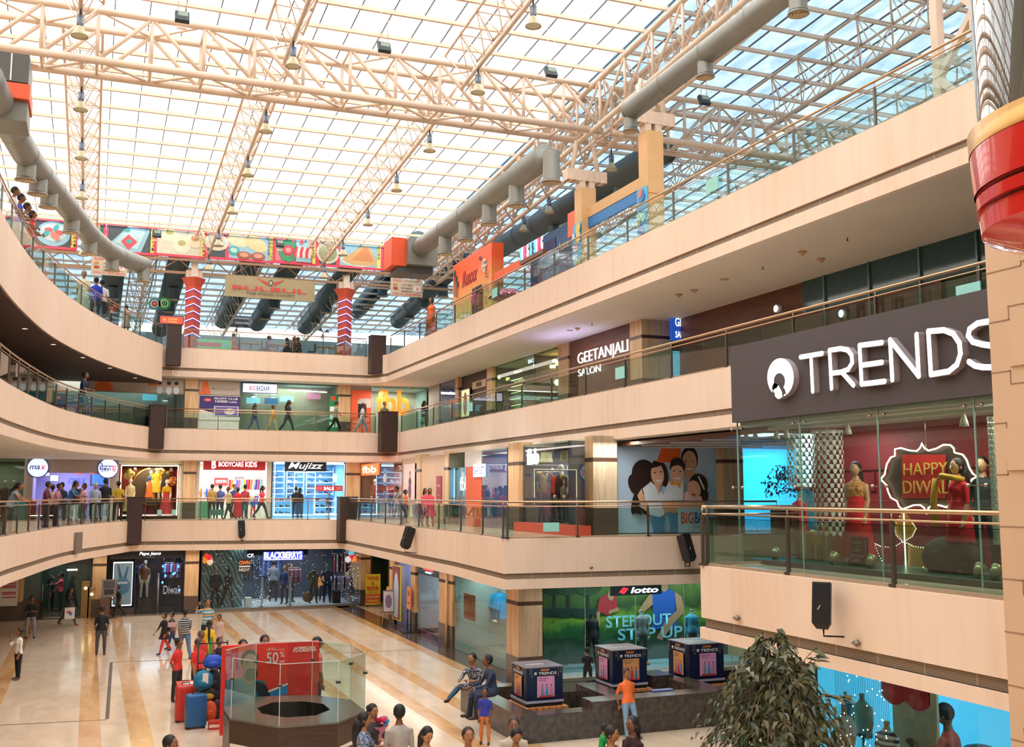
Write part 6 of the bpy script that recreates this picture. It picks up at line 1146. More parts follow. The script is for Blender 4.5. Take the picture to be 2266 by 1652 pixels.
m=MB();m.bb((UX(822,57.5),57.5,0),(19,57.7,Z0T),P('#A8845E',.5));m.bb((UX(828,57.4),57.35,0),(UX(860,57.4),57.5,2.7),P('#2E3E36',.2));struct(m,'wall_right');lamp(15,54,2.9,1.5,1.5,14,(1,.85,.65))
t=thing('floor_sign','yellow and red WINE and BEER board standing in the corner passage','sign',(13.5,54.9,0));p0,p1=aty(809,1350,54.9),aty(842,1350,54.9);a=Art((p0.x,54.9,.1),(1,0,0),p1.x-p0.x,1.6,uy=(0,.08,1));a.back(P('#E8CC30',.45));R_=P('#C81E28',.4)
a.text('WINE',.1,.8,.13,R_,w=.8,bold=.06);a.text('&',.4,.64,.11,R_,w=.18,bold=.05);a.text('BEER',.1,.47,.13,R_,w=.8,bold=.06);a.text('CARRY OUT',.1,.39,.04,INK,w=.75,bold=.02);a.rect(.02,.06,.98,.35,P('#D8483A',.5));a.text('CHILLED BEER',.06,.22,.09,YEL,w=.88,bold=.03);a.text('AVAILABLE',.1,.09,.09,YEL,w=.78,bold=.03);a.mb.build('board',t);m=MB();m.bar((p0.x,54.95,0),(p0.x,54.95,.3),.04,.04,P('#8A6A40',.5));m.bar((p1.x,54.95,0),(p1.x,54.95,.3),.04,.04,P('#8A6A40',.5));m.build('foot',t)
t=thing('easel','light wooden easel with a tilted picture beside the yellow board','easel',(13,51.5,0));p=atz(842,1385,0);q=V((p.x+.3,p.y,0));WO=P('#D8A870',.5)
m=MB();m.tube([q+V((-.25,0,0)),q+V((.02,.1,1.75))],.025,WO,6);m.tube([q+V((.3,-.1,0)),q+V((.06,.1,1.75))],.025,WO,6);m.tube([q+V((.1,.5,0)),q+V((.04,.12,1.7))],.025,WO,6);m.bar(q+V((-.2,-.02,.55)),q+V((.25,-.06,.55)),.04,.04,WO);m.build('tripod',t)
a=Art(q+V((-.2,-.04,.6)),(1,-.3,0),.5,1.0,uy=(0,.1,1));a.back(P('#5A4440',.5));a.rect(.06,.05,.94,.95,P('#B8B0B8',.5));a.disc(.5,.5,.15,.3,P('#6A5A7A',.5));a.mb.build('picture',t)
Yg=lambda u,v=1350:UY(u,GX,v)
m=MB();m.bb((GX,Yg(976),2.55),(GX+.15,Yg(923),Z0T),P('#2A3A48',.4));struct(m,'wall_right')
room(GX+.05,GX+4,Yg(913),Yg(878),0,Z0T,'#B8B4D8','#8A8078','#C8C8D8','x0',W=80,col=(.85,.85,1));glazing((GX,Yg(878)),(GX,Yg(913)),0,Z0T)
room(GX+.05,GX+4,Yg(975),Yg(924),.2,Z0T,'#A8B4BC','#C84038','#D8E4E8','x0',W=80,col=(.9,.95,1));glazing((GX,Yg(924)),(GX,Yg(975)),0,2.55)
ya,yb_=UY(868,GX-.1,1300),UY(886,GX-.1,1300);a=Art((GX-.1,ya,.25),(0,-1,0),ya-yb_,2.45);a.back(P('#E8D84A',.4),.05);a.rect(.03,.02,.97,.98,P('#8A3A34',.5));a.poly([(.25,.05),(.75,.05),(.8,.6),(.6,.9),(.5,.95),(.35,.85),(.2,.6)],P('#BCD4EA',.5));a.disc(.5,.9,.05,.07,P('#8A5A44',.5));solo(a.mb,'lightbox_poster','tall yellow-edged poster of a pale blue gown','poster')
for i,(u,v,s)in enumerate(((893,1278,'upper left'),(905,1266,'top right'),(891,1294,'middle left'),(893,1310,'lower left'))):ya=UY(u,GX+2.5,v);z_=atx(u,v,GX+2.5).z;a=Art((GX+2.5,ya+.3,z_-.3),(0,-1,0),.6,.6);a.back(BLACK);a.rect(.12,.12,.88,.88,WHITE);a.disc(.5,.5,.2,.2,P('#5A6A8A',.5));solo(a.mb,'framed_picture',s+' black-framed picture in the picture shop','picture')
m=MB();p=atx(902,1282,GX+.8);m.ell(p,(.2,.2,.22),P('#E8ECF4',.4),12,8);solo(m,'globe_lamp','white ball-shaped lamp in the picture shop window','lamp')
m=MB();y=UY(893,GX+.6,1380);m.bb((GX+.3,y-.3,0),(GX+.9,y+.3,.9),P('#2A2624',.5));solo(m,'display_box','dark cabinet inside the picture shop','cabinet')
t=thing('poster_stand','black two-legged stand with an orange poster outside the picture shop','stand',(GX-.6,Yg(905),0));b1_=atz(905,1398,0);m=MB()
for dy in(-.25,.25):m.tube([(b1_.x,b1_.y+dy,0),(b1_.x,b1_.y+dy,1.95)],.025,BLACK,6)
m.bb((b1_.x-.3,b1_.y-.35,0),(b1_.x+.3,b1_.y+.35,.04),BLACK);m.build('frame',t);a=Art((b1_.x-.03,b1_.y+.28,.98),(0,-1,0),.56,.95);a.back(P('#E89058',.4));a.text('%',.2,.6,.2,INK,w=.6,bold=.02);a.rect(.2,.25,.8,.3,INK);a.mb.build('poster',t)
a=Art((GX-.05,Yg(938,1270),2.62),(0,-1,0),Yg(938,1270)-Yg(962,1270),.32);a.text('adidas',.05,.45,.5,E('#FF3A4A',2),w=.9,bold=.04);a.rect(.25,.1,.8,.3,WH);solo(a.mb,'shop_sign','small red and white lit sign on the dark header of the shuttered shop','sign')
m=MB();ys0,ys1=UY(930,GX+1,1350),UY(948,GX+1,1350)
for i in range(26):m.bb((GX+1,ys1,.3+i*.09),(GX+1.04,ys0,.37+i*.09),P('#C8CCD8',.3,.3))
solo(m,'roller_shutter','white slatted shutter inside the shop with the red step','shutter');m=MB();m.bb((GX+.1,Yg(950),0),(GX+1.2,Yg(926),.22),P('#D8302A',.4));solo(m,'shop_step','bright red step below the white slatted shutter','step')
t=thing('tripod','thin tripod standing inside the shuttered shop','tripod',(GX+1.5,Yg(962),.2));m=MB();c=V((GX+1.5,UY(964,GX+1.5,1350),.2));[m.tube([c+V((.3*cos(k),.3*sin(k),0)),c+V((0,0,1.2))],.015,BLACK,5)for k in(0,2.1,4.2)];m.box(c+V((0,0,1.35)),(.12,.12,.2),BLACK);m.build('legs',t)
room(GX+.05,21.9,33.5,Yg(1005),0,Z0T,'#9AA8A4','#8A8074','#B8C0BC','x0',W=120,col=(.9,1,1));lamp(GX+1.2,36.5,2.92,.8,5,90,(.9,1,1));glazing((GX,Yg(1006)),(GX,32.2),0,Z0T,mat=GREENGL)  # second lamp added by the window to brighten the dark interior
m=MB();m.bb((GX-.02,Yg(1120,1300),2.78),(GX+.1,Yg(1045,1280),Z0T),P('#12303A',.4));struct(m,'wall_right')
a=Art((GX-.06,Yg(1046,1295),2.72),(0,-1,0),Yg(1046,1295)-Yg(1082,1300),.32);a.poly([(.0,.4),(.12,.9),(.24,.4),(.12,.0)],E('#F0303A',1.5));a.text('lotto',.28,.1,.8,WH,w=.7,bold=.06);solo(a.mb,'shop_sign','white lit letters on the dark header of the sportswear side window','sign')
mann(GX+1.0,UY(1035,GX+1,1400),.02,1.85,-80,'stand','#1E8AD0','#E8E8E8','mannequin in a blue T-shirt in the sportswear side window',sleeve=.5,skin=P('#4A4640',.5))
a=Art((GX+.3,UY(1026,GX+.3,1350),1.2),(0,-1,0),1.3,.95,uy=(0,0,1));a.back(P('#F0843A',.5));a.poly([(.1,.0),(1,.0),(.6,.9)],P('#F0603A',.5));a.text('EOSS',.1,.8,.1,INK,w=.3);solo(a.mb,'window_poster','slanted orange poster in the sportswear side window','poster')
rail_of(GX+1.8,UY(1050,GX+1.8,1350),GX+1.8,UY(1085,GX+1.8,1350),2.0,['#3A3E44','#8A9098','#C8CCD0'],7,'grey jacket hanging in the sportswear side window','grey jackets in the sportswear side window','shirt',10,'rail of grey jackets in the sportswear shop',1.3)
rail_of(GX+1.8,UY(1092,GX+1.8,1350),GX+1.8,UY(1120,GX+1.8,1350),2.1,['#1E9AD8','#2AA8E0'],5,'bright blue jacket hanging near the corner column','bright blue jackets by the corner column','shirt',10,'rail of blue jackets near the corner column',1.3)
t=thing('shoe_display','white sports shoe on a stand near the corner column','shoe',(GX+.6,34,1.2));p=atx(1094,1375,GX+.5);m=MB();m.ell(p,(.08,.18,.07),WHITE,10,6);m.build('shoe_body',t)
LY=31.75
def park_mat():
 m,nt,b=new_mat('park_mural');c=coords(nt);sp2=nt.nodes.new('ShaderNodeSeparateXYZ');nt.links.new(c,sp2.inputs[0])
 mr=nt.nodes.new('ShaderNodeMapRange');mr.inputs[2].default_value=3.1;nt.links.new(sp2.outputs[2],mr.inputs[0])
 n=noise(nt,c,2.2,6,.5);ad=nt.nodes.new('ShaderNodeMath');ad.operation='MULTIPLY_ADD';ad.inputs[1].default_value=.3;nt.links.new(n,ad.inputs[0]);nt.links.new(mr.outputs[0],ad.inputs[2])
 r=nt.nodes.new('ShaderNodeValToRGB');e=r.color_ramp.elements;cols=[(0,'#4A6A72'),(.28,'#6A7A70'),(.42,'#1E4A34'),(.56,'#2E6A34'),(.66,'#7FA83A'),(.78,'#2C4A2A'),(.98,'#5A7A34'),(1.15,'#B8C86A')]
 while len(e)<len(cols):e.new(.5)
 for i,(p_,q_)in enumerate(cols):e[i].position=p_/1.2;e[i].color=(*lin(q_),1)
 d=nt.nodes.new('ShaderNodeMath');d.operation='DIVIDE';d.inputs[1].default_value=1.2;nt.links.new(ad.outputs[0],d.inputs[0]);nt.links.new(d.outputs[0],r.inputs[0]);nt.links.new(r.outputs[0],b.inputs['Base Color']);b.inputs['Roughness'].default_value=.5;return m
MX0,MX1=UX(1202,33.2,1400),UX(1660,33.2,1400);a=Art((MX0,33.2,.02),(1,0,0),MX1-MX0,Z0T-.05,step=.006);a.back(park_mat(),.05)
mu=lambda u,v:((aty(u,v,33.2).x-MX0)/(MX1-MX0),(aty(u,v,33.2).z-.02)/(Z0T-.05));TK=P('#2A2A1E',.7);RS=P('#B8303A',.5);BS=P('#1E5AB8',.5);SK_=P('#B88A6A',.5)
for u in(1226,1257,1300):a.poly([mu(u-4,1365),mu(u+4,1365),mu(u+3,1290),mu(u-3,1290)],TK);a.disc(*mu(u,1292),.18,.12,P('#2F4A22',.6),14);a.disc(*mu(u,1355),.2,.05,P('#12302A',.6),14)
a.poly([mu(1320,1350),mu(1325,1322),mu(1345,1312),mu(1362,1318),mu(1365,1345),mu(1345,1362)],RS);a.poly([mu(1318,1352),mu(1326,1352),mu(1326,1385),mu(1320,1385)],SK_);a.disc(*mu(1350,1316),.04,.06,SK_,12);a.poly([mu(1345,1358),mu(1368,1350),mu(1366,1342),mu(1345,1350)],SK_)
a.poly([mu(1440,1308),mu(1455,1302),mu(1480,1302),mu(1492,1310),mu(1492,1355),mu(1498,1390),mu(1440,1390),mu(1442,1350)],BS);a.poly([mu(1440,1308),mu(1430,1320),mu(1408,1352),mu(1416,1358),mu(1442,1336)],SK_);a.poly([mu(1490,1308),mu(1505,1318),mu(1512,1352),mu(1490,1375),mu(1462,1415),mu(1450,1410),mu(1470,1372),mu(1494,1350)],SK_);a.disc(*mu(1467,1296),.05,.06,SK_,12)
TL=P('#8FD8EC',.4)
a.text('STEP OUT',*mu(1338,1388),.125,TL,w=mu(1482,1388)[0]-mu(1338,1388)[0],bold=.05);a.text('STEP UP',*mu(1364,1416),.125,TL,w=mu(1507,1416)[0]-mu(1364,1416)[0],bold=.05);a.text('Footwear | Apparel | Accessories',*mu(1200,1476),.03,WHITE,w=.3)
solo(a.mb,'mural_poster','huge green park mural with two sports figures behind the glass','poster')
m=MB();m.bb((14.9,33.25,0),(23.5,33.4,Z0T),P('#2A3A34',.5));m.bb((21.9,31.6,0),(22.1,33.4,Z0T),COLM);struct(m,'wall_back');m=MB();m.bb((kx1,31.75,0),(22,33.2,.12),P('#A8D0E0',.3));struct(m,'trim_7');glazing((kx1+.02,LY),(23,LY),.1,Z0T,mat=GREENGL);lamp(18.5,32.2,2.95,6,.5,110,(.75,.92,1));
for i in range(5):x=kx1+.02+i*1.9;m=MB();m.bb((x-.01,LY-.01,.1),(x+.01,LY+.01,Z0T),P('#8FB8B0',.2));struct(m,'trim_8')
p=aty(1352,1318,LY-.1);q=aty(1463,1291,LY-.1);a=Art((p.x,LY-.12,p.z),(1,0,0),q.x-p.x,.32);a.back(P('#123040',.4),.1);a.poly([(.15,.35),(.24,.85),(.34,.7),(.25,.15)],E('#F0303A',1.5));a.disc(.245,.5,.08,.12,P('#123040',.4),4);a.text('lotto',.38,.2,.62,WH,w=.55,bold=.08,shear=.2);solo(a.mb,'shop_sign','dark sign with white letters and red diamond over the park mural','sign')
mann(UX(1309,32.4,1420),32.4,.12,1.75,0,'stand','#14181C','#1A1E22','headless mannequin in a black jacket before the park mural',nohead=True,sleeve=2,skin=BLACK)
mann(UX(1420,32.3,1420),32.3,.12,1.8,5,'stand','#8A98A4','#2A4A50','headless mannequin in a grey jacket with a red collar before the mural',nohead=True,sleeve=2,shoe='#E0783A',skin=P('#8A9A9A',.5))
mann(UX(1531,32.3,1420),32.3,.12,1.75,-5,'stand','#3FA8D0','#14404A','headless mannequin in a light blue jacket at the right of the mural',nohead=True,sleeve=2,skin=P('#8A9A9A',.5))
nx0,nx1=11.6,15.6
room(nx0+.3,nx1,3,16.4,-.0,Z0T,E('#5CC8EE',.75),'#8A9AA0','#9FD8EC','x0',W=60,col=(.8,.92,1),back=E('#5CC8EE',.8));glazing((nx0+.2,16.3),(nx0+.2,3),0,Z0T,mat=GREENGL)  # walls emit the cyan glow themselves, painted in place of lighting
m=MB();m.bb((nx0-.2,15.4,0),(nx0+.4,16.2,Z0T),P('#6A6258',.5));struct(m,'column')
SKD=P('#D89A5A',.5)
def torso(u,v,h,xx,top,s,slv=.5):
 """half-body shop dummy on a stand; (u, v) = neck in the photo"""
 t_=atx(u,v,xx);H_=1.75;hz_=t_.z-H_*.865;person(xx,t_.y,hz_,H_,-80,'stand',top,'#3A3A40',s,cat='dummy',name='display_dummy',skin=SKD,nohead=True,sleeve=slv,lite=True,cut=.45)
 m=MB();m.tube([(xx,t_.y,0),(xx,t_.y,hz_+H_*.55)],.03,STEEL,8);m.lathe((xx,t_.y,0),[(.25,0),(.25,.03),(.03,.05)],STEEL,14);solo(m,'dummy_stand','metal stand under the '+s,'stand')
STR=stripes(['#3A3A3E','#B8B4AC'],.02,0)
torso(1868,1535,0,13.4,floral('#4A4A50','#8A8A8E',30),'headless dummy in a grey pinstriped shirt',2);torso(1907,1540,0,13.3,'#C8B48A','headless dummy in a beige shirt',.5);torso(1868,1570,0,12.6,'#E8DCC8','headless dummy in a white T-shirt beside the tree');torso(1962,1602,0,12.5,stripes(['#E8DCC0','#3A2A2E'],.05),'headless dummy in a cream and brown striped top')
person(13.6,UY(2108,13.6,1600),0,atx(2108,1556,13.6).z,-150,'look','#D8543A','#3A2E2A','person in an orange-red shirt working inside the cyan shop',sleeve=.5)
p=atx(1995,1590,13.0);m=MB();m.bb((13.3,p.y-.5,0),(13.35,p.y+.55,Z0T),P('#D8B888',.6,0,.1));solo(m,'fabric_screen','tan screen panel inside the cyan shop behind the striped dummy','screen')
pts=[];m=MB();ya=UY(1950,12.3,1520);yb_=UY(2055,12.3,1545)
for i in range(13):f=i/12;y=ya+(yb_-ya)*f;zl=2.6-.12*abs(sin(f*2*pi))+.05;pts.append((y,zl))
vs=[V((12.3,y,Z0T))for y,z_ in pts]+[V((12.3,y,z_))for y,z_ in pts];n_=len(pts);m.add(vs+[v+V((.03,0,0))for v in vs],[(i,i+1,n_+i+1,n_+i)for i in range(n_-1)]+[(2*n_+i,3*n_+i,3*n_+i+1,2*n_+i+1)for i in range(n_-1)],P('#D01E2E',.6));solo(m,'scalloped_valance','red scalloped cloth hung across the top of the cyan shop window','cloth')
p=atx(2165,1620,14.2);m=MB();m.bb((14.0,p.y-.5,0),(14.6,p.y+.45,1.5),P('#6A5A48',.5));m.ell((14.3,p.y,1.5),(.3,.47,.2),P('#6A5A48',.5),14,8);solo(m,'upholstered_chair','brown rounded high-backed chair inside the cyan shop','chair')
m=MB();m.bb((13.9,p.y-.7,0),(15.0,p.y+.1,.95),P('#8A4A2A',.5));solo(m,'cash_counter','red-brown counter beside the rounded chair','counter')
FLN=MB();random.seed(4)
for i in range(70):u=random.uniform(1855,1960);FLN.ell((12.05,UY(u,12.05,1560),random.uniform(1.4,3.0)),(.012,)*3,E('#FFFFFF',7),4,3)
o=solo(FLN,'fairy_lights','fairy lights hanging in the cyan shop window','lights');o['kind']='stuff'
for i in range(30):y=UY(1850+i*4,12.1,1560);m=MB();m.tube([(12.1,y,.8),(12.1,y,Z0T)],.004,P('#4A8AA8',.4),4);solo(m,'hanging_string','thin dark string hanging in the cyan shop window','string',group='strings in the cyan shop window')
for(u,v,s)in((1776,557,'pale cone detector, largest, right of centre'),(1817,573,'flat round speaker grille right of the cone detector'),(1603,618,'flat round speaker grille, middle'),(1688,590,'small sprinkler in the middle'),(1875,526,'small sprinkler nearest the glass lift'),(1278,726,'pale cone detector above the salon letters'),(1261,731,'flat round grille above the salon letters'),(1502,652,'cone detector left of the blue lit sign'),(1536,642,'tiny sprinkler left of the cone'),(1310,715,'tiny sprinkler above the brown wall')):
 p=atz(u,v,F3-1.63);m=MB()
 if 'cone' in s:m.lathe(p,[(.02,-.1),(.1,-.02),(.12,0)],P('#C89A70',.5),12)
 elif'flat' in s:m.lathe(p,[(.12,-.012),(.14,0)],P('#C8A888',.5),16)
 else:m.lathe(p,[(.035,-.08),(.015,-.06),(.015,0)],P('#5A5048',.5),8)
 solo(m,'ceiling_fitting',s+' on the top gallery soffit','ceiling fitting')
for(u,v,s)in((55,727,'lone lit'),(118,762,'second'),(183,791,'third'),(243,814,'fourth'),(299,836,'last')):p=atz(u,v,F3-2.06);m=MB();m.lathe(p,[(.01,0),(.09,0)],E('#FFE8C8',2.5),12,cap=False);m.lathe(p,[(.09,.0),(.11,-.01),(.11,.02)],CRM,12,cap=False);solo(m,'downlight',s+' downlight from the left in the dark wood soffit','downlight')
#visitors on the ground floor
def pf(u,vf,vt,z,face,pose,top,bot,label,**k):
 p=atz(u,vf,z);H=aty(u,vt,p.y).z-z;ps=POSE[pose]if isinstance(pose,str)else pose
 if ps.get('lean',0)>10:H*=1.06
 k.setdefault('name','person');return person(p.x,p.y,z,H*.995,face,pose,top,bot,'person '+label,**k)
def hd(u,vt,H,face,pose,top,bot,label,z=0,**k):p=atz(u,vt,z+H);return person(p.x,p.y,z,H,face,pose,top,bot,'person '+label,**k)
JN='#2E4666';BK_='#16161A';PLAID=floral('#8E9AAC','#3A4A6A',26)
def handbag(p,c,s,w=.3,h=.34,fn=None):
 t=thing('carrier_bag',s,'bag',p);a=Art(V(p)-V((w/2,0,0)),(1,0,0),w,h);a.back(P(c,.5),.1);
 if fn:fn(a)
 a.mb.build('bag_body',t);q=V(p)+V((0,.05,h));MB().tube([q+V((-.07,0,0)),q+V((-.05,0,.14)),q+V((.05,0,.14)),q+V((.07,0,0))],.008,P('#3A3A3A',.5),5).build('handle',t)
pf(38,1503,1388,0,-62,'phone','#E9E6E2',BK_,'in a white shirt and black leggings on the phone at the left',fem=True,sleeve=1.5,skin=0,shoe='#6A4636',hair='bun')
pf(222,1449,1338,0,176,'stand','#17181C','#4A464A','seen from behind in a black T-shirt and grey trousers',skin=0,shoe='#5A3A26')
pf(66,1412,1317,0,8,'crossed','#17171A','#8E8898','with crossed arms in black shirt and pale grey trousers',sleeve=.6,skin=2)
pf(150,1384,1296,0,60,'walk','#2A2C34','#4A4A48','in dark clothes walking with a white carrier bag',hair='long',fem=True,kurta=('#3A3C44',.25,.03),sleeve=1.5,shoe='#A85A38')
p=atz(152,1384,0);handbag((p.x+.02,p.y-.4,.35),'#E6E2E0','white carrier bag with a red and blue print held by the walker',.42,.5,lambda a:(a.disc(.4,.6,.2,.14,P('#E0607A',.5)),a.disc(.6,.45,.15,.15,P('#5A7AC8',.5))))
pf(261,1366,1291,0,-75,'walk','#141418','#1C1C22','all in black striding left past the jeans advert',sleeve=.6)
pf(132,1352,1264,0,-80,'point','#D85A72','#3A4046','in a pink T-shirt pushing the glass entrance door',skin=0)
pf(111,1352,1272,0,70,'stand','#2A2E3A','#26323E','with dark hair coming in through the glass entrance door',fem=True,hair='long',sleeve=1.5)
pf(75,1345,1282,0,10,'stand','#26302E','#26282A','in dark clothes inside the entrance behind the white notice board',skin=2)
pf(168,1338,1270,0,-30,'stand','#1E2226','#2E3A44','in dark clothes queueing beside the bronze gate posts',skin=2)
pf(323,1335,1252,0,12,'crossed','#E8702A','#3A3A46','in an orange T-shirt inside the dark denim shop',skin=0)
pf(363,1446,1350,0,-55,'walk','#231C22','#D23A34','in a black top and red leggings carrying a small pink purse',fem=True,sleeve=1.5,hair='bun',kurta=('#231C22',.16,.03),skin=1)
p=atz(371,1446,0);handbag((p.x+.1,p.y-.2,1.0),'#C89AA0','small pink clutch held by the walker in red leggings',.3,.16)
pf(380,1434,1349,0,-60,'walk',floral('#8A7462','#3E322E',40),'#26365A','in a brown printed top and blue jeans beside the red leggings',fem=True,hair='bun',skin=1)
pf(407,1460,1341,0,190,'walk',stripes(['#3A3E42','#3A3E42','#B9BDB8'],.025),'#4E6E8E','from behind in a grey striped T-shirt and pale jeans',skin=0)
pf(456,1436,1323,0,5,'shield',stripes(['#2F93C4','#E0A040','#2F93C4','#D9D0B8'],.06),'#1E2226','shading the eyes in a blue and orange striped polo',skin=1,sleeve=.6)
pf(460,1480,1370,0,175,'stand','#E8B820','#B8302A','with a long black braid in a yellow, red and blue tunic',fem=True,hair='braid',kurta=(stripes(['#E8B820','#C8323A','#2A3A9A','#C8323A','#2E8A4A'],.12,0),.34,.03),sleeve=1.6)
pf(483,1448,1357,0,-25,'stand','#C8A89C','#A88A80','wrapped in a beige shawl over a blue blouse',fem=True,hair='bun',kurta=('#C0A096',.42,.04),sleeve=2)
RT2='#D8352E'
pf(390,1552,1409,0,60,'behind',RT2,'#26262C','in a red polo shirt with hands behind, leftmost by the luggage',skin=0,sleeve=.6)
pf(434,1548,1410,0,40,'stand',RT2,'#24242A','greying, in a red polo shirt looking down at the luggage',skin=1,hairc='#4A403C',head=(30,20))
pf(441,1528,1393,0,30,'stand','#D83A34','#24242A','in a red shirt behind the greying one, by the yellow tunic',skin=2,hairc='#5A4A40')
pf(482,1535,1408,0,20,'stand','#1C1A1E','#1C1A1E','in a black sleeveless top between the backpacks and red board',fem=True,hair='bun',sleeve=.1)
def kb(u,vt,H=2.02,Y=28.6):return aty(u,vt,Y)
for u,vt,c,s,sk in((538,1413,'#6A4A4A','whose head shows left above the red advert board',1),(586,1403,'#3A4A5A','whose face shows above the middle of the red advert board',0),(702,1407,'#E07A72','in a salmon T-shirt leaning at the right end of the red board',0)):
 Y=28.4 if u!=702 else 27.9;q=aty(u,vt,Y);person(q.x,Y,0,q.z,5 if u!=702 else 100,'stand',c,'#26365A','person '+s,skin=sk,sleeve=.6)
hd(376,1624,1.95,60,'stand','#8A8A90',JN,'whose dark hair just enters the bottom edge left of the kiosk')
hd(824,1555,1.9,15,'carry','#3A3230','#3A2E34','smiling, in dark clothes holding the blue and red bouquet',fem=True,hair='bun',skin=1,sleeve=2)
hd(805,1573,1.92,60,'carry',floral('#9AA6B8','#3E4E72',30),'#2A3A5A','with long dark hair in a blue-grey printed blouse',fem=True,hair='long',skin=1,sleeve=.7)
p=atz(838,1600,1.5);t=thing('flower_bouquet','bouquet of bright blue and red flowers held by the smiling woman','bouquet',p)
for i in range(9):q=p+V((random.uniform(-.16,.16),random.uniform(-.12,.12),random.uniform(-.1,.12)));m=MB();m.ell(q,(.075,.075,.06),P(['#2A9AD8','#38B0E8','#D8305A'][i%3],.5),8,5);m.ell(q+V((0,-.04,.03)),(.03,.03,.03),P('#E83A3A',.5),6,4);m.build('flower',t)
MB().lathe(p+V((0,0,-.45)),[(.03,0),(.14,.35),(.2,.42)],P('#D88AB0',.5),12,cap=False).build('wrapping',t)
hd(884,1556,2.05,178,'stand','#A9A29E','#2A3450','from behind in a pale grey long-sleeved shirt',skin=2,sleeve=2)
hd(940,1603,1.9,10,'look','#D9C4C4','#4A4A5A','with long dark hair and a pale pink jacket looking down',fem=True,hair='long',skin=3,sleeve=2)
hd(1036,1606,1.98,-5,'stand','#8F8478',JN,'with a short beard and a grey-brown shirt facing the camera',skin=1,hairc='#2A1A14',head=(0,-8))
hd(1137,1583,1.95,-20,'stand','#C8BCA8','#4A4A50','with cropped hair in a pale shirt and dark waistcoat by the fountain',skin=0,hairc='#3A2A26')
hd(1139,1606,1.85,-5,'look','#5A6A8A',JN,'young, in a blue-grey jacket at the bottom edge by the fountain',skin=1,sleeve=2)
hd(1352,1603,1.95,30,'carry','#1C1C20','#26262C','in a black lettered T-shirt carrying the child in green',skin=1)
p=atz(1327,1597,1.95);person(p.x,p.y-.05,1.03,.95,75,'sit','#1E9A4A','#2A2A34','person, a small child in green, held on the arm at the bottom edge',skin=1,sleeve=1.6,vox=.02)
hd(1400,1582,2.0,-70,'stand','#2E1418','#3A1A1E','with a dark ponytail in a maroon shawl at the bottom edge',fem=True,hair='tail',skin=2,sleeve=2,kurta=('#3A161C',.4,.06))
p=atz(1385,1622,0);H_=2.02;person(p.x-.15,23.42,0,aty(1372,1477,23.4).z,5,'leanb','#F0702E','#7C9AB4','person in a bright orange shirt and pale jeans leaning back on the fountain wall',skin=1,sleeve=.6,hairc='#4A3028')
q=aty(1053,1477,25.9);person(q.x,25.9,.12,2.0,-50,dict(POSE['sitx'],hip=.92*.95),floral('#2A2E44','#B8B0B4',26,.55),'#2E4A5E','person in a dark floral shirt sitting cross-legged on the fountain rim',skin=1,sleeve=1.4)
q=aty(1082,1480,25.0);person(q.x+.15,25.1,.1,2.0,-95,dict(POSE['sit'],hip=.92),'#2A3450','#20242E','person in a navy shirt sitting with their back to the camera on the rim',skin=2,sleeve=2)
pf(1073,1646,1521,0,-30,'stand','#2A3AA0','#C8783A','a child in a blue printed T-shirt and orange trousers by the rim',skin=2,vox=.022)
q=aty(1300,1432,29.4);person(q.x,29.4,0,q.z,150,'crossed','#17171B','#1A1A20','person in black standing between the fountain boxes and the mural',skin=1)
q=aty(1509,1409,29.2);person(q.x,29.2,0,q.z,170,'stand','#3A3A44','#26262C','person whose dark hair shows above the rightmost display box',skin=2)
for u,vt,Yp,fc,c1,c2,s in((606,1238,59.4,170,'#6A6E7A','#1E2228','in a grey shirt at the back of the suit shop'),(631,1250,58.0,-30,'#22305A','#1C2030','in a navy shirt in the suit shop doorway'),(643,1246,58.6,30,'#14161E','#14161E','in black holding something orange in the suit shop'),(714,1262,58.6,-20,'#E08A3A','#2A2A34','in orange between the two suited mannequins')):q=aty(u,vt,Yp);person(q.x,Yp,.02,q.z,fc,'stand',c1,c2,'person '+s,skin=1,sleeve=2,lite=True)
#visitors on the galleries
def railpos(path,u,F,o=.5,h=1.0):
 best=None
 for i in range(len(path)-1):
  for k in range(8):
   p=V(path[i][:2]).lerp(V(path[i+1][:2]),k/8);d=(V(path[i+1][:2])-V(path[i][:2])).normalized();q=V((p.x-d.y*o,p.y+d.x*o));w=V((q.x,q.y,F+h-EZ));uu=CX+FPX*w.dot(RGT)/w.dot(FWD)
   if best is None or abs(uu-u)<best[0]:best=(abs(uu-u),q,d)
 return best[1],best[2]
def rp_(path,F,u,vt,o,pose,top,bot,s,face=None,**k):
 q,d=railpos(path,u,F,o,1.6);H=aty(u,vt,q.y).z-F;f=math.degrees(atan2(-d.y,-d.x))+0 if face is None else face
 if face is None:f=math.degrees(atan2(d.y,d.x))
 if pose in('rail',):H*=1.08
 person(q.x,q.y,F,max(1.5,min(2.2,H)),f,pose,top,bot,'person '+s,**k)
g1=[tuple(p)for p in L1P]
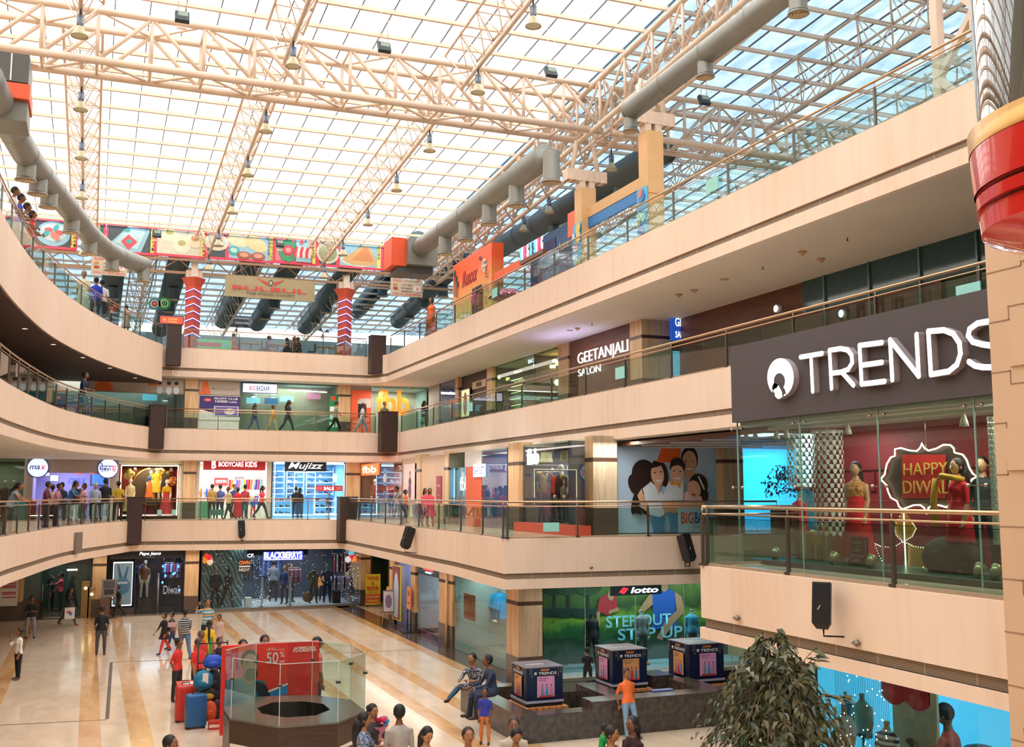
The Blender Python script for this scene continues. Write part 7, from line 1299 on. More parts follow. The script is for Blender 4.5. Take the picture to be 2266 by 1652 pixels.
for u,vt,o,pose,c1,c2,s,f,kw in((24,1070,.45,'rail','#8A9AA8','#2A2A34','with dark hair and bare arms leaning over the lowest curved railing',None,dict(fem=True,hair='tail',sleeve=.1,skin=1)),(100,1064,.6,'railup','#6E2A38','#26262C','in a maroon shirt below the left round sign',None,dict(sleeve=.7)),(116,1071,.8,'stand','#C8B0A8','#3A3A44','in a cream top beside the maroon shirt',170,{}),(125,1068,.5,'railup','#C07A8A','#26304A','in a dusty pink shirt at the lowest curved railing',None,{}),(136,1066,1.6,'stand','#2A3A5A','#2A2A34','in dark blue behind the dusty pink shirt',160,{}),(152,1068,.5,'rail','#3A6A98','#2A3450','in a steel blue polo bending over the railing',None,dict(skin=0)),(168,1062,1.3,'stand','#3A3034','#26262C','with long dark hair in a dark top near the lilac shop',150,dict(fem=True,hair='long')),(186,1068,.7,'stand','#D8A8B8','#8A5A6A','in a pink and white top under the red pendant',-60,dict(fem=True)),(178,1080,1.8,'stand','#E8E4DA','#3A3A44','small, in white, farther back in the lilac shop',0,{}),(212,1066,.6,'stand','#A8B4CC','#2A3040','in a pale blue shirt with white hair at the railing',165,dict(hairc='#B8B0A8',sleeve=1.8)),(235,1057,.5,'stand','#16161A','#1E2430','tall, in black from behind, next to the yellow shirt',190,{}),(262,1063,.5,'behind','#C8A428','#2A3034','in a mustard yellow shirt from behind beside the dark pier',180,dict(sleeve=.6))):
 rp_(g1,F1,u,vt,o,pose,c1,c2,s,f,lite=True,**kw)
for i,(u,vt,Y,f,pose,c1,c2,s,kw)in enumerate(((470,1070,56.6,175,'stand','#A88A4A','#2E3030','in an olive shirt facing the childrenswear shop',{}),(488,1071,56.8,170,'stand','#4A5A9A','#26262C','in a blue shirt facing the childrenswear shop',{}),(507,1074,55.6,-60,'walk','#C8AC84','#26262C','in a cream shirt striding left before the childrenswear shop',{}),(519,1070,57.8,20,'stand','#3A5A8A','#2A3040','in blue in the childrenswear doorway',{}),(527,1077,56.2,160,'stand','#C8202E','#B01E2A','in a long red sari before the childrenswear shop',dict(fem=True,hair='bun',kurta=('#C0202C',.48,.05))),(543,1071,57.0,150,'stand','#A8404A','#3A4A5A','in a red checked shirt before the childrenswear shop',{}),(580,1071,55.8,60,'walk','#D8303A','#2A3448','in a red shirt striding right before the childrenswear shop',dict(hair='tail',fem=True)),(655,1076,57.2,170,'stand','#12202E','#1A3A5A','in navy at the shoe shop door',{}),(664,1078,57.0,150,'stand','#101824','#2A4A7A','with long dark hair and a dark jacket at the shoe shop door',dict(fem=True,hair='long',sleeve=2)),(728,1112-22,59.5,0,'stand','#1E3A5A','#1E2A3A','behind the right window of the shoe shop',{}))):
 q=aty(u,vt,Y);person(q.x,Y,F1,min(2.1,q.z-F1),f,pose,c1,c2,'person '+s,lite=True,skin=i,**kw)
gr=[(11.9,52.0),(11.6,34),(11.2,28.4)]
rp_(gr,F1,903,1078,.55,'rail','#8A8474','#2A4A7A','in a khaki shirt and jeans slouching on the lowest right railing',None,lite=True,sleeve=1.6)
rp_(gr,F1,896,1085,1.3,'stand','#D8602E','#3A3A44','in orange behind the khaki shirt',60,fem=True,hair='bun')
rp_(gr,F1,926,1079,.9,'stand','#E04A60','#2A3A6A','in a coral pink top with dark hair at the railing',20,fem=True,hair='tail')
rp_(gr,F1,952,1079,1.1,'stand','#E04A5A','#C8404E','in a long coral dress beside the coral pink top',-10,fem=True,hair='long',kurta=('#D8485A',.28,.06))
q=aty(1049,1071,41.5);person(q.x,41.5,F1,q.z-F1,170,'stand','#9A7A50','#B8A890','person from behind in a tan shirt by the orange wall panel',sleeve=2)
rp_([tuple(p)for p in L2P],F2,184,822,.5,'railup','#1E2A4A','#26262C','in a navy shirt alone at the middle curved railing',None,lite=True)
for i,(u,vt,Y,f,pose,c1,c2,s,kw)in enumerate(((564,889,58.2,40,'walk','#1E2A44','#3A5A8A','in a dark top and jeans walking under the white box sign',dict(fem=True,hair='long')),(604,893,58.2,50,'walk','#D8963A','#C8B48A','in a mustard top and cream trousers on the middle gallery',dict(fem=True,hair='bun')),(638,882,58.0,60,'walk','#1A1C22','#26304A','in a black waistcoat and jeans with long hair on the middle gallery',dict(fem=True,hair='long')),(743,884,58.0,80,'walk','#8A8A80','#14161A','in a grey shirt and black trousers striding past the green board',{}),(802,889,57.8,70,'walk','#D8D4CC','#7A9AB4','in white with pale jeans walking past the orange poster',{}),(851,888,57.3,0,'stand','#7A7A5A','#3A3A34','in an olive shirt standing behind the right dark pier',{}),(939,886,56.6,30,'stand','#1C1A1E','#1C1A1E','all in black with long hair near the corner of the middle gallery',dict(fem=True,hair='long',sleeve=2)))):
 q=aty(u,vt,Y);person(q.x,Y,F2,max(1.6,min(2.1,q.z-F2)),f,pose,c1,c2,'person '+s,lite=True,skin=i,**kw)
g3=[tuple(p)for p in L3P]
for u,vt,o,pose,c1,s,kw in((24,411,.5,'railup','#D8DCE4','farthest left, dark-haired in white at the top curved railing',{}),(36,421,.5,'railup','#3A4AC0','second from the left in blue at the top curved railing',{}),(50,434,.5,'railup','#C8CCD8','third from the left in pale clothes at the top curved railing',{}),(61,449,.5,'railup','#E0302A','in red holding the handrail of the top curved railing',dict(fem=True)),(186,590,.9,'stand','#D8D0B8','in a long pale tunic behind the top curved railing',dict(kurta=('#C8C8B0',.35,.03),hairc='#8A7A6A')),(212,597,.8,'stand','#1E3AC0','in a bright royal blue shirt behind the top curved railing',{}),(226,607,.7,'stand','#E4E4E6','in a white shirt right of the royal blue shirt',{}),(249,670,.6,'stand','#E0442A','with long dark hair in a vermilion top at the top railing',dict(fem=True,hair='long')),(281,676,.6,'stand',floral('#D8B8A8','#A8706A',30),'in a pale pink printed dress near the end of the top curved railing',dict(fem=True,hair='bun',kurta=('#D0A898',.3,.05)))):
 rp_(g3,F3,u,vt,o,pose,c1,'#3A3A44',s,None if pose=='railup' else 170,lite=True,**kw)
for u,vt,Y,f,c1,c2,s,kw in((513,728,61.7,70,'#E8482A','#E0502E','in an orange tunic seated at the left food court table',dict(fem=True)),(592,734,61.9,60,'#B87A98','#A86A88','in dusty pink seated at the second food court table',dict(fem=True,hair='bun')),(631,731,62.3,90,'#26262C','#26262C','in black seated left of the patterned shawl',{}),(650,735,61.6,20,'#5A4A3A','#3A3A44','in a patterned shawl seated with their back to the rail',dict(fem=True,hair='long')),(664,738,61.8,-70,'#3A3A5A','#2A2E3A','in dark blue seated right of the patterned shawl',{})):
 q=aty(u,vt,Y);person(q.x,Y,F3,1.85,f,'sit',c1,c2,'person '+s,lite=True,**kw)
gR=[(15.6,57.7),(15.6,6)]
for u,vt,o,f,c1,s,kw in((997,651,.5,-60,'#E86A2A','in an orange sari with a dark bag at the top right railing',dict(hair='bun',kurta=('#E0602A',.48,.05),sleeve=.1)),(1014,644,.6,-30,'#E8409A','in a hot pink top leaning at the top right railing',dict(hair='bun')),(1026,654,.8,60,floral('#6A4A3A','#C85A4A',30),'in a dark floral outfit beside the hot pink top',dict(hair='long',kurta=(floral('#4A3A3A','#B84A4A',30),.4,.05)))):
 rp_(gR,F3,u,vt,o,'stand',c1,'#5A3A3A',s,f,fem=True,lite=True,**kw)
#festive shop box with the big sign (projects over the near gallery)
SX=11.5;DKS=P('#524B4D',.45,0,.03,1.)
tl,bl=atx(1617,768,SX),atx(1619,935,SX);ye=9.3;zt_,zb_=tl.z,bl.z;y0_=(tl.y+bl.y)/2
t=thing('shop_sign','huge dark sign with white glowing letters and a round emblem above the festive window','sign',(SX,y0_,zb_))
m=MB();m.bb((SX,ye,zb_),(SX+4.0,y0_,zt_),DKS);m.build('sign_box',t)
LT=E('#FFFFFF',1.5);LS=P('#A89EA0',.4)
XL=SX-.12;cc=lambda x,y:(1500+x/2.9504,440+y/2.9504)
def lp2(x,y):q=atx(*cc(x,y),XL);return(y0_-q.y,q.z)
O_=V((SX,y0_,0));UXv=V((0,-1,0));NV_=V((-1,0,0))
def letter(name,strokes,r=.042):
 m=MB()
 for s_ in strokes:stroke(m,[lp2(*q)for q in s_],r,O_,UXv,NV_,.12,LT,LS)
 o=m.build(name,t)
letter('letter_t',[[(800,1032),(942,1008)],[(868,1022),(880,1255)]])
letter('letter_r',[[(1003,1235),(990,988),(1062,976),(1108,986),(1134,1020),(1138,1068),(1112,1112),(1064,1130),(1000,1138)],[(1072,1132),(1146,1215)]])
letter('letter_e',[[(1332,937),(1186,956),(1200,1208),(1350,1190)],[(1194,1086),(1332,1066)]])
letter('letter_n',[[(1400,1180),(1385,920),(1572,1155),(1558,885)]])
letter('letter_d',[[(1652,1145),(1635,864),(1735,855),(1798,880),(1838,940),(1845,1010),(1822,1080),(1768,1125),(1652,1145)]])
letter('letter_s',[[(2150,830),(2090,802),(2020,800),(1955,812),(1905,848),(1895,892),(1925,932),(1990,950),(2070,960),(2130,985),(2150,1030),(2120,1080),(2060,1098),(1990,1098),(1940,1088),(1900,1062)]])
m=MB()
def poly3(pts,k,mat,ms=None):
 f=[O_+UXv*p[0]+V((0,0,1))*p[1]+NV_*k for p in pts];n=len(f);m.add(f,[tuple(range(n))],mat)
 if ms:g=[p-NV_*k for p in f];m.add(f+g,[(i,n+i,n+(i+1)%n,(i+1)%n)for i in range(n)],ms)
el=lambda x,y,rx,ry,n=32,a0=0:[lp2(x+rx*cos(a0+2*pi*i/n),y-ry*sin(a0+2*pi*i/n))for i in range(n)]
poly3(el(670,1165,86,126),.12,LT,LS);poly3(el(664,1190,37,54,24),.124,DKS);poly3([lp2(*q)for q in((650,1290),(622,1250),(628,1200),(660,1240),(690,1292),(700,1262),(664,1215),(640,1180),(615,1225),(620,1275))],.126,DKS)
poly3([lp2(*q)for q in((655,1305),(636,1285),(640,1255),(658,1215),(682,1260),(684,1290),(672,1302))],.13,LT,LS);poly3([lp2(*q)for q in((688,1265),(712,1280),(700,1240),(672,1205))],.128,DKS);m.build('round_emblem',t)
DRED=P('#8E2226',.6,0,.1,1.2);gy0,gy1=y0_-.1,9.4;XG=SX+.12
glazing((XG,gy0),(XG,gy1),F1,zb_,mat=GREENGL,name='window_5');glazing((XG+3.4,gy0),(XG,gy0),F1,zb_,mat=GREENGL,name='window_6')
m=MB()
for u in(1634,1773,1947,2163):
 y=UY(u,XG,1050);m.bb((XG-.01,y-.012,F1),(XG+.012,y+.012,zb_),P('#7FA8A0',.15))
 for z in(F1+1.42,zb_-.12):
  for dy in(-.16,.16):m.ell((XG-.02,y+dy,z),(.03,.03,.03),STEEL,8,6)
  m.bar((XG,y-.16,z),(XG,y+.16,z),.02,.02,STEEL)
struct(m,'trim_9')
rb=UY(1800,13.9,1050);m=MB();m.bb((13.9,gy1,F1),(14.0,rb,zb_),DRED);m.bb((XG+.1,gy1-.1,F1),(14,gy1,zb_),DRED);struct(m,'wall_right')
m=MB();m.bb((XG,gy1,zb_-.06),(15.4,gy0,zb_),P('#DDE4DC',.6));struct(m,'ceiling');m=MB();m.bb((XG+.05,gy1,F1),(15.2,gy0,F1+.08),P('#4A6A64',.3));struct(m,'floor')
m=MB()
for i in range(20):m.bb((13.86,gy1+.2+i*.45,6.0),(13.9,gy1+.35+i*.45,6.35),P('#7A1A20',.5))
m.bb((13.86,gy1,6.4),(13.9,rb,6.44),P('#7A1A20',.5));struct(m,'trim_10')
lamp(12.6,12,zb_-.15,.5,4.5,100,(1,.86,.7),rz=0);lamp(13.0,15.8,zb_-.15,.8,1.2,50,(.8,.95,1))
m=MB();m.bb((12.1,gy1+.2,zb_-.16),(12.18,gy0-.2,zb_-.1),WHITE);solo(m,'lighting_track','white ceiling track inside the festive window','lighting track')
def tracklamp(u,v,s,X_=12.2):
 p=atx(u,v,X_);t=thing('track_spotlight',s,'spotlight',p,'track spotlights in the festive window');MB().lathe(p,[(.07,-.12),(.055,-.05),(.025,.05),(.015,.1)],P('#DDE2D4',.4),14).build('shade',t);MB().lathe(p+V((0,0,-.118)),[(.002,0),(.062,0)],E('#FFF8E8',5),12,cap=False).build('bulb',t);MB().tube([p+V((0,0,.08)),(p.x,p.y,zb_-.1)],.012,WHITE,6).build('stem',t)
tracklamp(2133,925,'white conical track spotlight at the right of the festive window');tracklamp(1876,945,'white conical track spotlight above the long-haired mannequin');tracklamp(1740,955,'bright tilted track spotlight at the left of the festive window');tracklamp(1718,957,'smaller track spotlight leftmost in the festive window')
def shells(u0,u1,v0,v1,X_,s):
 a,b=atx(u0,v0,X_),atx(u1,v0,X_);zb2=atx((u0+u1)/2,v1,X_).z;r=abs(a.y-b.y)/2*.8;c=V((X_,(a.y+b.y)/2,0));m=MB();SM=P('#F0F4F0',.25,0,.05,20.);GD=P('#B88A5A',.3,.6,0)
 n=int((a.z-zb2)/.085)
 for i in range(n):
  z=a.z-i*.085
  for k in range(14):an=k*2*pi/14+(i%2)*.2;q=c+V((r*cos(an),r*sin(an),z));tq=V((-sin(an),cos(an),0))*.04;m.add([q-tq,q-tq*.6+V((0,0,-.06)),q+V((0,0,-.08)),q+tq*.6+V((0,0,-.06)),q+tq,q+V((0,0,.006))],[(0,1,2,3,4,5)],SM)
  if i%2:m.ell(c+V((r*cos(i),r*sin(i),z)),(.012,)*3,GD,5,4)
 m.tube([c+V((0,0,a.z)),(c.x,c.y,zb_)],.006,STEEL,5);m.lathe(c+V((0,0,a.z)),[(r*.9,-.01),(r,0),(r,.02)],WHITE,20,cap=False);solo(m,'shell_chandelier',s,'chandelier')
shells(1748,1795,965,1085,12.9,'tall white shell chandelier, leftmost in the festive window');shells(1803,1858,957,1195,12.3,'longest white shell chandelier in the middle left of the festive window');shells(2186,2214,925,1215,12.4,'white shell chandelier at the right edge of the festive window')
def wman(u,vt,X_,face,pose,top,bot,s,**k):
 q=atx(u,vt,X_);H=min(2.12,q.z-F1-.08);k.setdefault('skin',P('#C89A7A',.4,0,0));person(X_,q.y,F1+.08,H,face,pose,top,bot,s,cat='mannequin',name='mannequin',**k)
GOLDP=floral('#D8A06A','#B0703E',30);REDK=floral('#D8202E','#E04A4A',60,.68)
wman(1893,1020,12.6,-60,'stand',GOLDP,'#D8202A','long-haired mannequin in a gold embroidered top and red skirt',fem=True,hair='long',sleeve=.05,kurta=('#D81E28',.47,.05),hem=.06,hairc='#2A1A1A')
wman(2118,1012,12.5,-95,'stand',REDK,'#E0503A','mannequin in a patterned red tunic with a mustard scarf',fem=True,hair='long',sleeve=1.1,kurta=(REDK,.26,.02),hairc='#241620')
wman(2172,1008,13.2,-60,'stand','#2A3438','#1E2A30','dark-suited mannequin at the right edge of the festive window',sleeve=2,hairc='#101014')
wman(1768,1078,12.9,-70,'stand','#D83A3E','#5A2A30','mannequin in a coral tunic behind the leftmost shell chandelier',fem=True,hair=None,sleeve=2,kurta=('#C8343A',.3,.03),nohead=True)
p=atx(2105,1075,12.45);m=MB();m.tube([(12.4,p.y+.17,p.z+.12),(12.3,p.y+.05,p.z+.16),(12.32,p.y-.16,p.z+.13),(12.5,p.y-.2,p.z+.1)],.045,P('#D8A83A',.6),8);m.tube([(12.3,p.y+.16,p.z+.12),(12.27,p.y+.2,p.z-.25),(12.27,p.y+.17,p.z-.62)],[.05,.05,.07],P('#D8A83A',.6),8);solo(m,'scarf','mustard scarf hanging from the red-tunic mannequin','scarf')
XP=12.95;c5=lambda x,y:(1660+x/3.3036,860+y/3.3036)
def p5(x,y):q=atx(*c5(x,y),XP);return V((XP,q.y,q.z))
t=thing('neon_panel','ornate dark panel outlined in warm neon with HAPPY DIWALI in gold letters','sign',(XP,p5(1270,880).y,p5(1270,880).z))
OUT=[(960,660),(990,625),(1005,550),(1035,500),(1065,490),(1065,440),(1110,432),(1170,450),(1225,455),(1250,430),(1262,397),(1278,430),(1310,452),(1370,435),(1420,408),(1470,410),(1495,435),(1500,465),(1560,480),(1590,520),(1610,580),(1635,620),(1665,640),(1630,660),(1600,700),(1585,760),(1540,800),(1500,830),(1440,865),(1390,850),(1340,850),(1310,870),(1297,912),(1280,870),(1250,848),(1200,850),(1120,880),(1095,860),(1080,820),(1035,795),(1015,750),(1000,700)]
pts=[p5(*q)for q in OUT];n=len(pts);off_=V((.04,0,0));m=MB();PB=P('#3A2622',.5)
cen=sum(pts,V((0,0,0)))/n+off_;ring=[p+off_ for p in pts];m.add([cen]+ring,[(0,1+(i+1)%n,1+i)for i in range(n)],PB)
ctr=[p5(*q)+V((.03,0,0))for q in((1100,480),(1420,480),(1420,800),(1100,800))];m.add(ctr,[(0,1,2,3)],P('#A8201E',.5));m.build('backing',t)
MB().tube([p+V((-.02,0,0))for p in pts]+[pts[0]+V((-.02,0,0))],.013,E('#FFE9C0',7),6,False).build('neon_tube',t)
GO=P('#D8B45A',.3,.3,0)
for tx,xa_,xb2,yt,yb2 in(('HAPPY',1128,1450,545,630),('DIWALI',1125,1475,672,765)):
 a1,b1=p5(xa_,yb2),p5(xb2,yb2);zt2=p5(xa_,yt).z;a=Art((XP-.005,a1.y,a1.z),(0,-1,0),a1.y-b1.y,zt2-a1.z);a.text(tx,0,0,1,GO,w=1,bold=-.005,ext=.01);a.mb.build('gold_letters',t)
MB().tube([(XP,cen.y,pts[11].z-.02),(XP,cen.y,zb_)],.004,STEEL,4).build('hanging_wire',t)
t=thing('lotus_ornament','lotus shaped ornament edged with lights below the neon panel','decoration',p5(1130,1330));
PT=[[(1125,885),(1060,1000),(1075,1070),(1125,1120),(1190,1080),(1220,1020),(1180,960)],[(1115,1120),(1050,1160),(960,1150),(915,1128),(950,1220),(1000,1310),(1060,1350),(1110,1300)],[(1140,1120),(1200,1150),(1290,1162),(1383,1142),(1370,1200),(1290,1290),(1200,1350),(1140,1300)]]
for i,pl in enumerate(PT):
 ps_=[p5(*q)for q in pl];m=MB();m.add([q+V((.02*i,0,0))for q in ps_],[tuple(range(len(ps_)))],P(['#D89A3A','#C83A4A','#C8903A'][i],.5));
 for j in range(len(ps_)-1):
  for k in range(5):m.ell(ps_[j].lerp(ps_[j+1],k/5)+V((-.02,0,0)),(.008,)*3,E('#FFF4DA',6),5,4)
 m.build('petal',t)
MB().tube([p5(1123,885),p5(1130,1120),p5(1140,1350)],.012,E('#FFF4DA',5),5).build('light_stem',t)
p0,p1=atx(1880,1258,12.2),atx(1921,1258,12.2);zt2=atx(1880,1186,12.2).z;a=Art((12.2,p0.y,F1+.08),(0,-1,0),p0.y-p1.y,zt2-F1-.08);a.back(P('#4A2A24',.4));a.rect(.05,.03,.95,.97,GO);a.rect(.1,.05,.9,.95,P('#8A2A24',.5));[a.text(s_,.5-w/2,y,.09,CRM,w=w)for s_,y,w in(('SHOP',.76,.5),('A',.62,.1),('GIFT',.48,.4),('EXCITING',.3,.7),('GIFTS',.14,.4))];solo(a.mb,'framed_sign','small gold-framed red sign standing below the long-haired mannequin','sign')
for u,v,w,h,c,s in((1800,1245,.34,.5,'#B89A4A','gold gift box, leftmost of the pile'),(1822,1250,.32,.3,'#A8863A','lower gold gift box in front'),(1845,1240,.3,.5,'#B8924A','gold gift box with a bow, rightmost of the pile'),(1818,1225,.2,.62,'#D85A3A','tall orange-red gift box behind the gold ones')):
 p=atx(u,v,12.9 if 'tall' in s else 12.6);t=thing('gift_box',s,'gift box',(p.x,p.y,F1+.08),'gift boxes in the festive window');MB().bb((p.x-w/2,p.y-w/2,F1+.08),(p.x+w/2,p.y+w/2,F1+.08+h),P(c,.35,.3)).build('box',t);m=MB();m.bb((p.x-w/2-.004,p.y-.02,F1+.08),(p.x+w/2+.004,p.y+.02,F1+.085+h),P('#E8D08A',.3,.4));m.ell((p.x,p.y,F1+.1+h),(.03,.09,.03),P('#E8D08A',.3,.4),8,5);m.build('ribbon',t)
for u,v,s in((1716,1238,'leftmost'),(1845,1252,'below the gift boxes'),(1928,1256,'lit one right of the small sign'),(2168,1285,'at the foot of the red tunic'),(2205,1292,'rightmost')):p=atx(u,v,12.0);m=MB();Mx=Matrix.Rotation(.7,3,'Y');m.lathe((12.0,p.y,F1+.2),[(.04,-.1),(.075,-.02),(.09,.08),(.085,.085)],P('#B8B48A',.3,.4),14,M=Mx);m.lathe(V((12.0,p.y,F1+.2))+Mx@V((0,0,.08)),[(.003,0),(.075,0)],E('#FFF4D0',4 if u in(1716,1928)else 1),12,M=Mx,cap=False);m.lathe((12.0,p.y,F1+.08),[(.06,0),(.06,.03),(.02,.06)],P('#8A8A70',.4),10);solo(m,'floor_spotlight','small floor spotlight in the festive window, '+s,'spotlight')
m=MB();p=atx(2120,1300,12.2);m.ell((12.5,UY(2110,12.5,1290),F1+.3),(.25,.6,.35),P('#14302C',.8),16,10);solo(m,'draped_mound','dark green draped mound under the red-tunic mannequin','display')
#stone pillar and glass lift
PX=10.2;PYT=9.56;STN=P('#D9B695',.6,0,.04,1.);m=MB();m.bb((PX,6.4,0),(13.5,PYT,14.2),STN);struct(m,'column')
m=MB();GRV=P('#9A7A5E',.7);random.seed(14)
for i in range(15):
 z=.6+i*.62;ya,yb2=PYT+.003,6.4;y=random.uniform(9.0,9.4);dz=random.choice((-.16,.16));d=.006
 for(q0,q1)in(((PYT,z),(y,z)),((y,z),(y,z+dz)),((y,z+dz),(y-random.uniform(.5,1.5),z+dz))):
  m.bb((PX-d,min(q0[0],q1[0])-.006,min(q0[1],q1[1])-.006),(PX+.01,max(q0[0],q1[0])+.006,max(q0[1],q1[1])+.006),GRV)
 if i%2:m.bb((PX-.03,y-.5,z+.05),(PX+.01,y-.02,z+.55),STN)
struct(m,'trim_11')
LC=V((7.58,5.56,0));REDL=P('#CE2A22',.18,0,.02,1.,coat=.6);GOLDL=P('#C8964E',.3,.6,.03);LR_=1.2
t=thing('glass_lift','panoramic glass lift with a glossy red drum base and gold band','lift',(LC.x,LC.y,7.5));zb3=7.93
m=MB();m.lathe(LC,[(.05,zb3),(.78,zb3),(.8,zb3+.01)],P('#C99A7C',.5),64,cap=False);m.build('underside',t)
m=MB();m.lathe(LC,[(.8,zb3),(1.1,zb3+0.112),(1.15,zb3+0.136)],REDL,64,cap=False);m.lathe(LC,[(1.15,zb3+0.136),(1.16,zb3+0.288)],REDL,64,cap=False);m.lathe(LC,[(1.17,zb3+0.328),(1.18,zb3+0.424)],REDL,64,cap=False);m.lathe(LC,[(1.19,zb3+0.464),(1.21,zb3+0.8)],REDL,64,cap=False);m.build('red_drum',t)
m=MB();m.lathe(LC,[(1.12,zb3+0.288),(1.12,zb3+0.328)],P('#6A2A22',.4),64,cap=False);m.lathe(LC,[(1.13,zb3+0.424),(1.13,zb3+0.464)],P('#6A2A22',.4),64,cap=False)
for z in(.288,.328,.424,.464):m.lathe(LC,[(1.1,zb3+z),(1.175,zb3+z)],REDL,64,cap=False)
m.build('groove_ring',t)
m=MB();m.lathe(LC,[(1.215,zb3+0.8),(1.22,zb3+0.976),(1.14,zb3+0.984)],GOLDL,64,cap=False);m.build('gold_band',t)
m=MB();m.lathe(LC,[(1.14,zb3+0.96),(1.14,zb3+4.2)],GL('#8FBFB8',1.4),64,cap=False);m.build('glass_wall',t);m=MB();m.lathe(LC,[(.02,zb3+0.92),(1.12,zb3+0.92)],P('#6A7A70',.4),40,cap=False);m.build('cabin_floor',t)
m=MB();m.lathe(LC,[(.02,zb3+4.1),(1.2,zb3+4.2),(1.2,zb3+4.5)],GOLDL,40,cap=False);m.build('cabin_roof',t)
m=MB();m.tube([LC+V((.3,1.1,0)),LC+V((.3,1.1,24))],.12,P('#5A6A6A',.4,.5),10);m.bb(LC+V((.6,-.6,zb3+1.2)),LC+V((.7,.9,zb3+4.1)),P('#2A4A50',.2));m.build('guide_mast',t)
person(LC.x-.35,LC.y-.1,zb3+1.16,1.8,-40,'stand','#7A4A44','#1E2C3E','person in dark jeans and a brown top standing in the glass lift',sleeve=.5)
#kiosk with glass screens
KP=[(3.11,25.72),(3.11,24.44),(3.96,23.2),(5.22,23.15),(6.06,24.1),(6.05,25.5),(5.3,26.45),(3.96,26.73)];KZ=1.0
t=thing('octagonal_kiosk','octagonal brown counter with tall frameless glass screens','kiosk',(4.6,24.9,0));WB=wood('#3E2C24','#4C362C',(.3,.3,3),6.,.35,'dark_laminate');TOP=P('#6A6258',.15,0,.05,2.);KC=V((4.58,24.95))
sc_=lambda k:[tuple(KC+(V(p)-KC)*k)for p in KP]
def loop(m,pts,z0,z1,mat):m.sheet(pts+[pts[0]],(z0,z1),mat)
m=MB();loop(m,sc_(1),0,.38,WB);loop(m,sc_(1),.46,.98,WB);loop(m,sc_(.985),.36,.48,P('#E8DCC8',.3));m.build('counter_front',t);m=MB();loop(m,sc_(1.004),.38,.46,P('#F0E8DC',.3));loop(m,sc_(1.004),-.0,.06,P('#D8CCB8',.3));m.build('white_strip',t)
a_,b_=sc_(1.01),sc_(.52);vs=[V((*p,KZ))for p in a_]+[V((*p,KZ))for p in b_]+[V((*p,KZ-.04))for p in a_];n=8;m=MB();m.add(vs,[(i,(i+1)%n,n+(i+1)%n,n+i)for i in range(n)]+[(i,2*n+i,2*n+(i+1)%n,(i+1)%n)for i in range(n)],TOP);m.build('counter_top',t)
m=MB();loop(m,sc_(.52),.1,KZ,P('#2A2420',.4));m.prism(sc_(.52),.08,.1,P('#3A322C',.5));m.build('inner_well',t)
KG=GL('#E2F1EB',.16)
for i in range(1,8):
 p,q=V(KP[i]),V(KP[(i+1)%8]);m=MB();d=(q-p).normalized()*.01;m.add([(p.x+d.x,p.y+d.y,KZ),(q.x-d.x,q.y-d.y,KZ),(q.x-d.x,q.y-d.y,2.3),(p.x+d.x,p.y+d.y,2.3)],[(0,1,2,3)],KG);m.bar((p.x,p.y,2.3),(q.x,q.y,2.3),.014,.012,P('#BFD8D0',.1));m.bar((p.x,p.y,KZ),(p.x,p.y,2.3),.014,.014,P('#BFD8D0',.1));g=m.build('glass_screen',t)
 m=MB();m.box((p.x,p.y,1.85),(.09,.09,.05),P('#3A3A3A',.3));m.build('clamp',g)
m=MB();m.bb((3.09,24.5,0),(3.14,25.65,.9),WB);m.build('gate_panel',t);m=MB();m.lathe((4.95,24.75,.101),[(.01,.0),(.16,0),(.16,.02),(.19,.02),(.19,0)],P('#8A8A84',.3,.4),20,cap=False);m.build('floor_socket',t)
YBd=27.4;p0,p1=aty(488,1560,YBd),aty(703,1560,YBd);zt2=aty(600,1423,YBd).z;BWd,BHd=p1.x-p0.x,zt2-.05
t=thing('advert_board','free-standing red advert board with a bearded face and 50% OFF','advert board',(p0.x+1,YBd,0));a=Art((p0.x,YBd,.05),(1,0,0),BWd,BHd,step=.004);a.back(P('#EE3A30',.4,0,.02),.12)
U=lambda u:(aty(u,1480,YBd).x-p0.x)/BWd;Vv=lambda v:(aty(600,v,YBd).z-.05)/BHd
a.rect(0,Vv(1700),U(500),1,P('#E0302A',.4));a.rect(U(638),.0,1,1,P('#D8302C',.4));a.rect(U(500),.2,U(540),.92,P('#D86A8A',.4));SKB=P('#A87A62',.5,0,.08,8.);BRD=P('#2E2422',.6,0,.15,20.)
a.poly([(U(496),.15),(U(500),Vv(1498)),(U(540),Vv(1495)),(U(585),Vv(1505)),(U(600),Vv(1545)),(U(600),.15)],P('#1E6A86',.5));a.poly([(U(560),Vv(1500)),(U(590),Vv(1515)),(U(606),Vv(1550)),(U(580),Vv(1560))],P('#1C2430',.5));a.disc(U(552),Vv(1492),.07,.09,P('#8A5E4A',.5),16)
a.disc(U(551),Vv(1456),.1,.12,BRD,24);a.disc(U(553),Vv(1467),.088,.13,SKB,24);a.disc(U(556),Vv(1488),.075,.075,BRD,20);a.disc(U(560),Vv(1482),.025,.008,P('#8A4A44',.5),10);a.disc(U(558),Vv(1473),.014,.02,P('#B88A70',.5),10)
for u in(546,566):a.disc(U(u),Vv(1464),.018,.006,INK,8);a.disc(U(u),Vv(1460),.026,.006,INK,8)
a.poly([(U(594),Vv(1526)),(U(637),Vv(1512)),(U(637),Vv(1515)),(U(594),Vv(1530))],WHITE);a.poly([(U(598),Vv(1530)),(U(637),Vv(1516)),(U(637),Vv(1537)),(U(598),Vv(1540))],P('#1A7AC0',.4))
